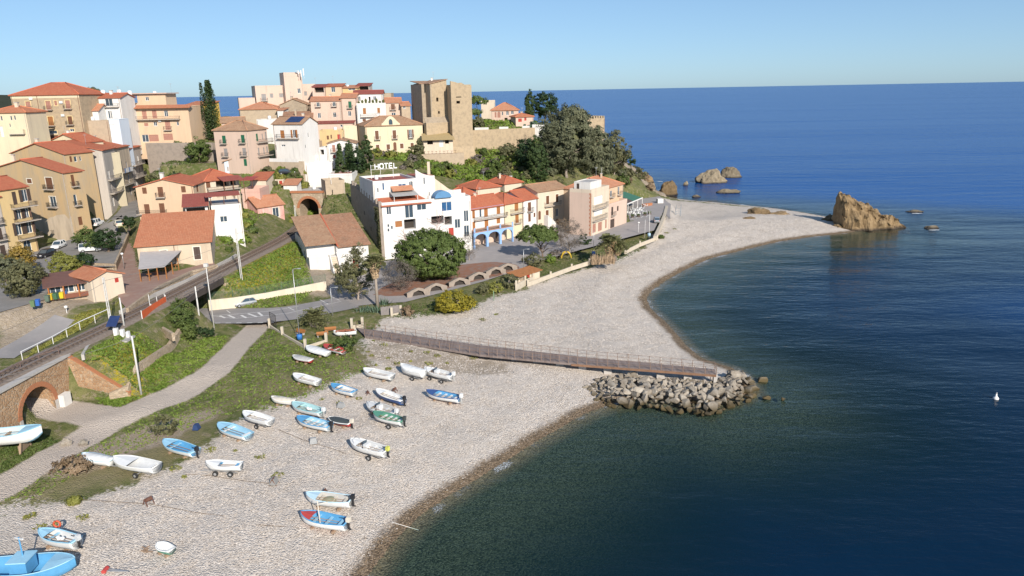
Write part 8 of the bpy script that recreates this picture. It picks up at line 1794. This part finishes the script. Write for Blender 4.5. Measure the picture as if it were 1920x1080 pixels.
def carpx(label, nose, tail, e, paint, kind='hatch', **k):
    a, c = gnd(*nose, e), gnd(*tail, e); d = a - c; m_ = (a + c) / 2; car(label, (m_.x, m_.y, e), math.atan2(d.y, d.x), paint, kind=kind, **k)
carpx('silver hatchback parked at the kerb below the cream wall', (440, 576), (481, 570), 3.52, 'silver', L_=3.8)
carpx('black car parked in front of the yellow corner house', (69, 487), (103, 476), 10.0, 'black', L_=4.3)
carpx('white car parked right behind the black one', (99, 470), (121, 460), 10.0, 'white')
carpx('white off-roader half hidden by the spreading trees', (186, 470), (156, 472), 10.05, 'white', 'jeep')
carpx('white jeep with a spare wheel going up the old street', (193, 419), (172, 427), 11.0, 'white', 'jeep', L_=4.0)
carpx('old cream car at the top of the old street', (219, 421), (227, 427), 12.0, 'cream', L_=3.4)
carpx('blue-grey car parked by the promenade parapet', (1229, 412), (1233, 421), 3.52, 'silver', L_=4.2)
p = foot(537, 312, 193); car('black car on the terrace under the white solar house', p + Vector((0, 0, .15)), .15, 'black', 4.4, H_=1.55)
p = foot(368, 243, 226); car('dark car in front of the golden house arch', p + Vector((0, 0, .1)), .1, 'dark', 4.2)

# ------------------------------------------------------------------ poles, wires, street furniture
PALE = mat('pole_pale', (.62, .60, .57), .7, .1, 1.5); GALV = mat('galvanised', (.55, .55, .55), .4, .08, metal=.6)
def pole(name, label, u, v, e, vtop, r=.12, m=PALE, arm=None, cat='pole', utop=None, base=None, Y=None):
    p = gnd(u, v, e); z = at(utop or u, vtop, p.y).z; T = thing(name, label, cat, p); b = MB(); b.tube([(0, 0, -.5), (0, 0, (z - e) * .6), (0, 0, z - e)], [r, r * .85, r * .65], 8); b.build('shaft', m, T, True); h = z - e
    if arm == 'lamp': b = MB(); b.tube([(0, 0, h - .05), (.3, 0, h + .1), (.9, 0, h + .12)], .04, 5); b.build('arm', m, T); b = MB(); b.box(.75, 1.25, -.12, .12, h + .05, h + .17); b.build('lamp_head', HUB, T)
    if arm == 'globe': b = MB(); b.lathe([(.05, 0), (.24, .1), (.26, .3), (.12, .42)], 10, (0, 0, h)); b.build('lamp_head', FRAME, T, True)
    if arm == 'horn': b = MB(); b.box(-.3, .3, -.25, .25, h, h + .5); b.build('lamp_head', PALE, T)
    if arm == 'cross':
        for z_ in (h - .4, h - .9): b = MB(); b.bar((-.5, 0, z_), (.5, 0, z_), .06); b.build('crossarm', GALV, T)
        for z_ in (h - .4, h - .9):
            for x in (-.45, .45): b = MB(); b.lathe([(.03, 0), (.06, .05), (.06, .14), (.03, .2)], 7, (x, 0, z_ + .03)); b.build('insulator', FRAME, T)
    if arm == 'catenary': b = MB(); b.tube([(0, 0, h - .6), (-2.6, 0, h - .9)], .05, 5); b.tube([(0, 0, h - .1), (-2.6, 0, h - .85)], .03, 4); b.build('cantilever', GALV, T)
    if base: b = MB(); b.lathe([(.42, 0), (.42, .75), (.36, .8)], 12); b.build('base_drum', base, T, True)
    return p, h
def lattice(label, u, v, e, vtop):
    p = gnd(u, v, e); h = at(u - 12, vtop, p.y).z - e; T = thing('lattice_mast', label, 'mast', p); w = .16
    for x in (-w, w):
        b = MB(); b.bar((x, 0, -.3), (x * .6, 0, h), .1, .1); b.build('leg', PALE, T)
    b = MB(); n = int(h / .55)
    for i in range(n): b.bar((-w * .9, 0, h * i / n), (w * .9, 0, h * (i + 1) / n), .035)
    b.build('lacing', GALV, T); return p, h
m1 = lattice('tall white lattice railway mast on the flowered bank', 457, 556, 4.2, 428)
m2 = pole('lamp_post', 'white lamp post with square head by the bridge', 402, 618, 3.5, 500, .1, PALE, 'horn', utop=388, cat='lamp post')
m3 = pole('railway_mast', 'short stout white mast beside the bridge abutment', 377, 618, 3.5, 537, .15, PALE, None, utop=368, cat='mast')
m4 = pole('utility_pole', 'pale concrete utility pole standing on the green bank', 264, 733, 3.4, 630, .15, PALE, None, utop=250)
m5 = pole('railway_mast', 'white mast beside the solar-powered cabinet', 233, 612, 8.6, 558, .13, PALE, None, utop=226, cat='mast')
m6 = lattice('twin-legged lattice mast in front of the cream kiosk', 208, 606, 8.6, 520)
m7 = lattice('lattice mast between the railway house and the tunnel mouth', 556, 425, 8.6, 385)
pole('signal_post', 'thin white post leaning by the orange barrier', 283, 585, 8.7, 552, .05, FRAME, utop=275, cat='post'); pole('signal_post', 'second thin white post by the orange barrier', 296, 575, 8.7, 556, .05, FRAME, cat='post'); pole('signal_post', 'third thin post where the orange barrier ends', 310, 566, 8.7, 550, .05, FRAME, utop=308, cat='post')
pole('lamp_post', 'slender lamp post with a blue drum at its foot on the lawn', 562, 636, 3.2, 505, .07, GALV, 'lamp', base=mat('drum_blue', (.04, .18, .5), .6), utop=553, cat='lamp post')
pole('lamp_post', 'grey lamp post at the roadside right of the dwarf palm', 624, 592, 3.5, 540, .07, GALV, 'lamp', utop=619, cat='lamp post')
pole('lamp_post', 'grey lamp post beside the smaller pine', 982, 508, 3.5, 468, .07, GALV, 'lamp', cat='lamp post'); pole('lamp_post', 'lamp post with a blue drum left of the skirted palm', 1113, 478, 3.4, 432, .07, GALV, None, base=MATS['drum_blue'], cat='lamp post')
pole('flagpole', 'tall white flagpole on the verge of the parking place', 1217, 443, 3.4, 396, .07, FRAME, base=mat('drum_pale', (.35, .5, .6), .6), cat='flagpole'); pole('lamp_post', 'short white globe lamp left of the flagpole', 1197, 436, 3.5, 419, .06, FRAME, 'globe', cat='lamp post'); pole('lamp_post', 'thin white post between flagpole and globe lamp', 1209, 442, 3.5, 412, .05, FRAME, cat='post')
pole('lamp_post', 'street lamp on the pavement beside the kiosk', 232, 497, 10, 478, .06, GALV, 'globe', cat='lamp post'); pole('beach_post', 'green-topped post on the shingle by the yellowish bush', 926, 565, 2.7, 545, .07, mat('post_green', (.25, .4, .25), .7), cat='post')
pole('lamp_post', 'small double lamp near the lane behind the track', 128, 600, 7.5, 578, .06, FRAME, 'globe', cat='lamp post'); pole('roof_pole', 'thin pole rising from the seafront roofs near the palazzo', 1128, 330, 14, 314, .05, FRAME, cat='pole')
def head(m, dz=0): p, h = m; return Vector((p.x, p.y, p.z + h - dz))
WIRE = mat('wire', (.20, .19, .18), .6)
for lb, a, c, sg in (('upper overhead wire between the utility pole and the left edge', head(m4, .3), Vector((-66, 62, 12)), .9), ('overhead wire from utility pole to lattice mast', head(m4, .2), head(m1, 4), 1.0), ('contact wire along the track near the kiosk', head(m6, .5), head(m1, 2), .6), ('contact wire from lattice mast to the tunnel', head(m1, 1), head(m7, .5), .7), ('contact wire from kiosk mast to the left edge', head(m6, .8), Vector((-60, 66, 15)), .8), ('feeder wire from short mast to lattice mast', head(m3, .1), head(m1, 3), .5)):
    rope(lb, [a, c], .022, WIRE, sg, 'overhead_wire', 'wire', 18)
# solar-powered cabinet
p = gnd(226, 632, 8.2); T = thing('signal_cabinet', 'white signal cabinets with a tilted solar panel beside the track', 'cabinet', p)
for x, w, h in ((-.5, .5, 1.3), (.35, .45, 1.1), (1.1, .35, .8)): b = MB(); b.box(x - w / 2, x + w / 2, -.25, .25, 0, h); b.build('cabinet', FRAME, T)
b = MB(); b.tube([(-.9, .2, 0), (-.9, .2, 2.3)], .06, 6); b.build('panel_post', GALV, T); b = MB(); b.slab([(-1.5, -.5, 1.7), (-.1, -.5, 1.7), (.1, .6, 2.9), (-1.3, .6, 2.9)], .06); b.build('solar_panel', glass_mat('solar', (0.015, 0.025, 0.07)), T)
b = MB(); b.box(-1.2, 1.7, -1.6, .6, -.25, -.01); b.build('plinth', CONC, T)
# orange safety netting
P = [gnd(267, 598, 8.6), gnd(285, 585, 8.6), gnd(312, 568, 8.6)]; T = thing('safety_barrier', 'orange plastic safety netting along the bridge approach', 'barrier', P[0]); OR = mat('net_orange', (.62, .12, .04), .7)
for i in range(2): b = MB(); a, c = P[i] - P[0], P[i + 1] - P[0]; b.add([a, c, c + Vector((0, 0, 1.1)), a + Vector((0, 0, 1.1)), a + Vector((.05, 0, 0)), c + Vector((.05, 0, 0)), c + Vector((.05, 0, 1.1)), a + Vector((.05, 0, 1.1))], [(0, 1, 2, 3), (7, 6, 5, 4), (3, 2, 6, 7), (0, 4, 5, 1)]); b.build('net_panel', OR, T)
for q_ in P: b = MB(); b.bar(q_ - P[0], q_ - P[0] + Vector((0, 0, 1.3)), .09); b.build('stake', FRAME, T)
# bins
for u, v, k, c in ((96, 563, 'yellow', (.62, .42, .03)), (105, 562, 'green', (.06, .14, .07)), (109, 561, 'dark green', (.04, .09, .06)), (117, 560, 'bright yellow', (.65, .5, .03)), (123, 558, 'blue', (.05, .14, .4)), (90, 566, 'grey-green', (.12, .16, .12)), (72, 574, 'royal blue', (.04, .13, .45)), (63, 576, 'moss green', (.13, .2, .1))):
    p = gnd(u, v, 9.95); T = thing('wheelie_bin', f'{k} wheelie bin in the row beside the bar pavilion', 'bin', p, .2); m_ = mat('bin_' + k.replace(' ', '_'), c, .5, .08)
    b = MB(); b.add([(-.24, -.25, .1), (.24, -.25, .1), (.24, .22, .1), (-.24, .22, .1), (-.3, -.33, .95), (.3, -.33, .95), (.3, .3, .95), (-.3, .3, .95)], QXF); b.build('body', m_, T)
    b = MB(); b.add([(-.32, -.36, .96), (.32, -.36, .96), (.32, .33, .96), (-.32, .33, .96), (-.28, -.3, 1.03), (.28, -.3, 1.03), (.28, .28, 1.08), (-.28, .28, 1.08)], QXF); b.build('lid', m_, T)
    for x in (-.22, .22): b = MB(); b.tube([(x - .03, .28, .1), (x + .03, .28, .1)], .1, 8); b.build('wheel', RUBBER, T)
# restaurant awning beside the stone house
P = [gnd(263, 528, 9.2), gnd(312, 524, 9.2), gnd(345, 498, 9.2), gnd(268, 505, 9.2)]; T = thing('restaurant_awning', 'pale grey restaurant awning on wooden posts in front of the stone house', 'awning', P[0]); Q_ = [q_ - P[0] for q_ in P]; zz = (2.2, 2.3, 3.0, 3.3)
b = MB(); b.slab([q_ + Vector((0, 0, z)) for q_, z in zip(Q_, zz)], .07); b.build('canvas', mat('canvas_grey', (.46, .42, .40), .85, .1), T)
for a, c, n in ((Q_[0], Q_[1], 3), (Q_[1], Q_[2], 3)):
    for i in range(n): q_ = a.lerp(c, (i + .1) / n); b = MB(); b.bar(q_ + Vector((0, 0, -.3)), q_ + Vector((0, 0, 2.2)), .14); b.build('post', shut_m('wood'), T)
for i in range(5): q_ = Q_[0].lerp(Q_[2], .2 + .15 * i); b = MB(); b.lathe([(.3, 0), (.05, .05), (.05, .7), (.45, .72), (.45, .76)], 9, q_); b.build('table', shut_m('wood'), T)
# parking barrier arch, beach furniture
p = gnd(1271, 404, 2.2); T = thing('lifeguard_tower', 'empty metal lifeguard tower frame on the beach', 'tower', p)
for x in (-.75, .75):
    for y in (-.5, .5): b = MB(); b.bar((x, y, -.2), (x, y, 3.4 if y < 0 else 2.4), .09); b.build('leg', mat('steel_blue', (.2, .24, .28), .5), T)
b = MB(); b.box(-.8, .8, -.55, .55, 2.0, 2.1); b.build('platform', CONC, T)
for z in (.6, 1.3): b = MB(); b.bar((-.75, -.5, z), (.75, -.5, z), .05); b.bar((-.75, -.5, z), (.75, -.5, z + .6), .04); b.build('brace', MATS['steel_blue'], T)
p = gnd(1867, 748, 0); T = thing('mooring_buoy', 'lone white mooring buoy floating at the right', 'buoy', p); b = MB(); b.lathe([(.05, -.3), (.3, -.15), (.36, .08), (.28, .25), (.12, .4), (.08, .75)], 12); b.build('float', FRAME, T, True); b = MB(); b.lathe([(.02, 0), (.1, .06), (.1, .14), (.02, .2)], 8, (0, 0, .75)); b.build('top_mark', HUB, T)
# beach hut with an orange roof
H = House('beach_hut', 'low beach hut with a rusty orange roof at the garden wall', 'hut'); a, c = gnd(972, 533, 3.1), gnd(1012, 520, 3.1); K = Block(H, a, c, 3.0, 4.7, 2.6, 'cream', None, [('f', 'm', .5, 1.6, .6, 1.4, 'h'), ('f', 'm', 2.6, 3.6, .1, 1.5, 'd', 'red')]); fm = K.FM('f'); b = MB(); b.slab([fm(-.3, -.6, 1.75), fm(K.W + .3, -.6, 1.75), fm(K.W + .3, 2.9, 2.1), fm(-.3, 2.9, 2.1)], .1); H.part(b, 'roof', mat('hut_rust', (.42, .17, .06), .8, .2))
# row of little beach arches below the piazza
arch_px = [(785,560),(818,551),(862,540),(898,529),(930,519),(952,512)]
for i, (u, v) in enumerate(arch_px):
    T = thing('beach_arch', ['leftmost', 'second', 'third', 'fourth', 'fifth', 'rightmost'][i] + ' stone vault opening under the piazza edge above the shingle', 'vault', gnd(u, v, 3.0) + Vector((0, 0, .45)), .42, 'stone vaults under the piazza edge'); b = MB(); N = 8; w = 1.3
    prof = [(-w - .7, -.5), (-w - .7, 1.1)] + [(math.cos(math.pi - math.pi * j / N) * (w + .45), .2 + math.sin(math.pi * j / N) * 1.35) for j in range(N + 1)] + [(w + .7, 1.1), (w + .7, -.5), (w, -.5)] + [(math.cos(math.pi * j / N) * w, .0 + math.sin(math.pi * j / N) * 1.1) for j in range(N + 1)] + [(-w, -.5)]
    pr = [(-w - .9, -.5), (-w - .9, .9), (-w * .55, 1.5), (0, 1.7), (w * .55, 1.5), (w + .9, .9), (w + .9, -.5), (w, -.5)] + [(math.cos(math.pi * j / N) * w, -.05 + math.sin(math.pi * j / N) * 1.25) for j in range(N + 1)] + [(-w, -.5)]
    m = len(pr); vs = [(x, y, z) for y in (-.1, 1.6) for x, z in pr]
    for y0 in (0, m): pass
    up = [(-w - .9, .9), (-w * .55, 1.5), (0, 1.7), (w * .55, 1.5), (w + .9, .9)]; low = [(math.cos(math.pi - math.pi * j / 4) * w, -.05 + math.sin(math.pi * j / 4) * 1.25) for j in range(5)]
    for y in (-.1,):
        for j in range(4): b.add([(low[j][0], y, low[j][1]), (low[j + 1][0], y, low[j + 1][1]), (up[j + 1][0], y, up[j + 1][1]), (up[j][0], y, up[j][1])], [(0, 1, 2, 3)])
        for s in (-1, 1): b.add([(s * w, y, -.05), (s * (w + .9), y, .9), (s * (w + .9), y, -.6), (s * w, y, -.6)], [(0, 1, 2, 3) if s < 0 else (3, 2, 1, 0)])
    for j in range(4):
        b.add([(up[j][0], -.1, up[j][1]), (up[j + 1][0], -.1, up[j + 1][1]), (up[j + 1][0], 2.0, up[j + 1][1] - .6), (up[j][0], 2.0, up[j][1] - .6)], [(0, 1, 2, 3)]); b.add([(low[j][0], -.1, low[j][1]), (low[j + 1][0], -.1, low[j + 1][1]), (low[j + 1][0], 2.0, low[j + 1][1]), (low[j][0], 2.0, low[j][1])], [(3, 2, 1, 0)])
    for s in (-1, 1): b.add([(s * w, -.1, -.05), (s * w, -.1, -.6), (s * w, 2.0, -.6), (s * w, 2.0, -.05)], [(0, 1, 2, 3)])
    b.build('vault', wall_m('greyst'), T); b = MB(); b.box(-w * .97, w * .97, .5, .58, -.5, 1.1); b.build('shade_panel', DARK, T)  # dark sheet added behind the arch as painted shade
# seaside restaurant: awning, umbrellas, tables
P = [gnd(1168, 402, 3.5), gnd(1204, 386, 3.5)]; d = (P[1] - P[0]).normalized(); n = Vector((-d.y, d.x, 0)); W_ = (P[1] - P[0]).length; T = thing('restaurant_canopy', 'dark brown and green canopy of the beach restaurant', 'canopy', P[0])
for s0, s1, k, c in ((0, .55, 'canopy_brown', (.10, .07, .06)), (.56, 1.0, 'canopy_green', (.05, .16, .11))): b = MB(); b.slab([d * W_ * s0 + Vector((0, 0, 2.6)), d * W_ * s1 + Vector((0, 0, 2.6)), d * W_ * s1 + n * 6 + Vector((0, 0, 4.3)), d * W_ * s0 + n * 6 + Vector((0, 0, 4.3))], .08); b.build('canvas', mat(k, c, .8), T)
b = MB(); b.bar(Vector((0, 0, 2.62)) - n * .06, d * W_ + Vector((0, 0, 2.62)) - n * .06, .12, .3); b.build('fascia', FRAME, T)
for i in range(5): q_ = d * W_ * i / 4; b = MB(); b.bar(q_, q_ + Vector((0, 0, 2.55)), .12); b.build('post', FRAME, T)
CH = mat('plastic_white', (.78, .77, .75), .5)
def table_set(p, label):
    T = thing('cafe_table', label, 'table', p, rnd.uniform(0, 3), 'white tables and chairs of the beach restaurant')
    b = MB(); b.lathe([(.3, 0), (.05, .05), (.05, .7), (.5, .72), (.5, .76)], 10); b.build('table', CH, T)
    for k in range(4): a = k * 1.57; x, y = math.cos(a) * .85, math.sin(a) * .85; b = MB(); b.box(x - .22, x + .22, y - .22, y + .22, .4, .46); b.box(x - .22 + .2 * math.cos(a), x + .22 + .2 * math.cos(a), y - .04 + .2 * math.sin(a), y + .04 + .2 * math.sin(a), .46, .9); b.build('chair', CH, T)
for i, (u, v) in enumerate(((1182,402),(1190,399),(1197,397),(1187,395),(1201,393),(1194,404),(1205,400),(1208,388))): table_set(gnd(u, v, 3.5), ['white table nearest the canopy corner', 'white table in the middle of the restaurant seating', 'white table one place right of the middle', 'white table tucked under the canopy edge', 'white table below the green canopy', 'white table closest to the parking lines', 'outermost white table towards the promenade', 'white table by the red planters'][i] + ' of the beach restaurant')
for i, (u, v) in enumerate(((1175,410),(1186,408),(1197,407),(1209,404),(1218,402))):
    T = thing('planter', ['leftmost', 'second', 'middle', 'fourth', 'rightmost'][i] + ' dark planter in the row fencing the restaurant seating', 'planter', gnd(u, v, 3.5), .3, 'planters round the restaurant'); b = MB(); b.box(-.45, .45, -.2, .2, 0, .45); b.build('box', shut_m('dark'), T); C = np.c_[(nrs.rand(60) - .5) * .9, (nrs.rand(60) - .5) * .4, .45 + nrs.rand(60) * .5]; Nn = unit(60); link('plants', leaf_mesh('plants', C, Nn, .13, .5, nrs.rand(60), lm('green')), T)
T = thing('red_planter', 'long red brick planter wall at the restaurant edge', 'planter', gnd(1213, 386, 3.5), .6); b = MB(); b.box(-2.2, 2.2, -.25, .25, 0, .8); b.build('wall', BRICK, T)
T = thing('white_pavilion', 'white-washed stub wall at the corner where beach meets rocks', 'wall', gnd(1237, 382, 3.2), .2); b = MB(); b.box(-1.0, .9, -.8, .8, -1, 1.7); b.box(-.4, 1.6, .801, 1.8, -1, 1.1); b.build('block', wall_m('white'), T)
# benches and playground
for u, v, lb in ((563, 627, 'wooden bench on the lawn behind the corner pier'), (620, 623, 'wooden bench right of the dwarf palm'), (605, 632, 'low wooden bench along the lawn edge')):
    T = thing('park_bench', lb, 'bench', gnd(u, v, 3.25), -.5 if u == 563 else .25); b = MB(); b.box(-.9, .9, -.22, .22, .4, .46); b.build('seat', shut_m('wood'), T); b = MB(); b.box(-.9, .9, .2, .26, .5, .85); b.build('backrest', shut_m('wood'), T)
    for x in (-.7, .7): b = MB(); b.box(x - .05, x + .05, -.2, .2, 0, .4); b.build('leg', CONC, T)
T = thing('play_climber', 'yellow playground climbing frame on the garden lawn', 'playground', gnd(1062, 484, 3.2)); b = MB(); b.tube([(math.cos(math.pi * i / 8) * 1.1, 0, math.sin(math.pi * i / 8) * 1.4) for i in range(9)], .12, 6); b.build('arch', mat('play_yellow', (.6, .4, .04), .5), T)
b = MB(); b.tube([(math.cos(math.pi * i / 8) * 1.1, 1.0, math.sin(math.pi * i / 8) * 1.4) for i in range(9)], .12, 6); b.build('arch', MATS['play_yellow'], T)
T = thing('mesh_gate', 'tall wire mesh gate at the corner of the lawn', 'gate', gnd(513, 612, 3.3), -.75); b = MB(); b.bar((-.9, 0, 0), (-.9, 0, 2.3), .07); b.bar((.9, 0, 0), (.9, 0, 2.1), .07); b.bar((-.9, 0, 2.3), (.9, 0, 2.1), .06); b.build('frame', IRON, T); mb = MB()
for i in range(13): mb.bar((-.85 + i * .14, 0, .1), (-.85 + i * .14, 0, 2.1), .015)
for i in range(14): mb.bar((-.9, 0, .15 + i * .145), (.9, 0, .15 + i * .145), .015)
mm_ = mb.build('wire_mesh', IRON, T); mm_['kind'] = 'stuff'
T = thing('reed_fence', 'grey slatted fence panel near the tall palm', 'fence', gnd(732, 590, 3.3), .35)
for i in range(16): b = MB(); b.box(-1.6 + i * .2, -1.42 + i * .2, -.03, .03, 0, 1.5 + .04 * (i % 3)); b.build('slat', mat('slat_grey', (.26, .23, .22), .9, .2), T)
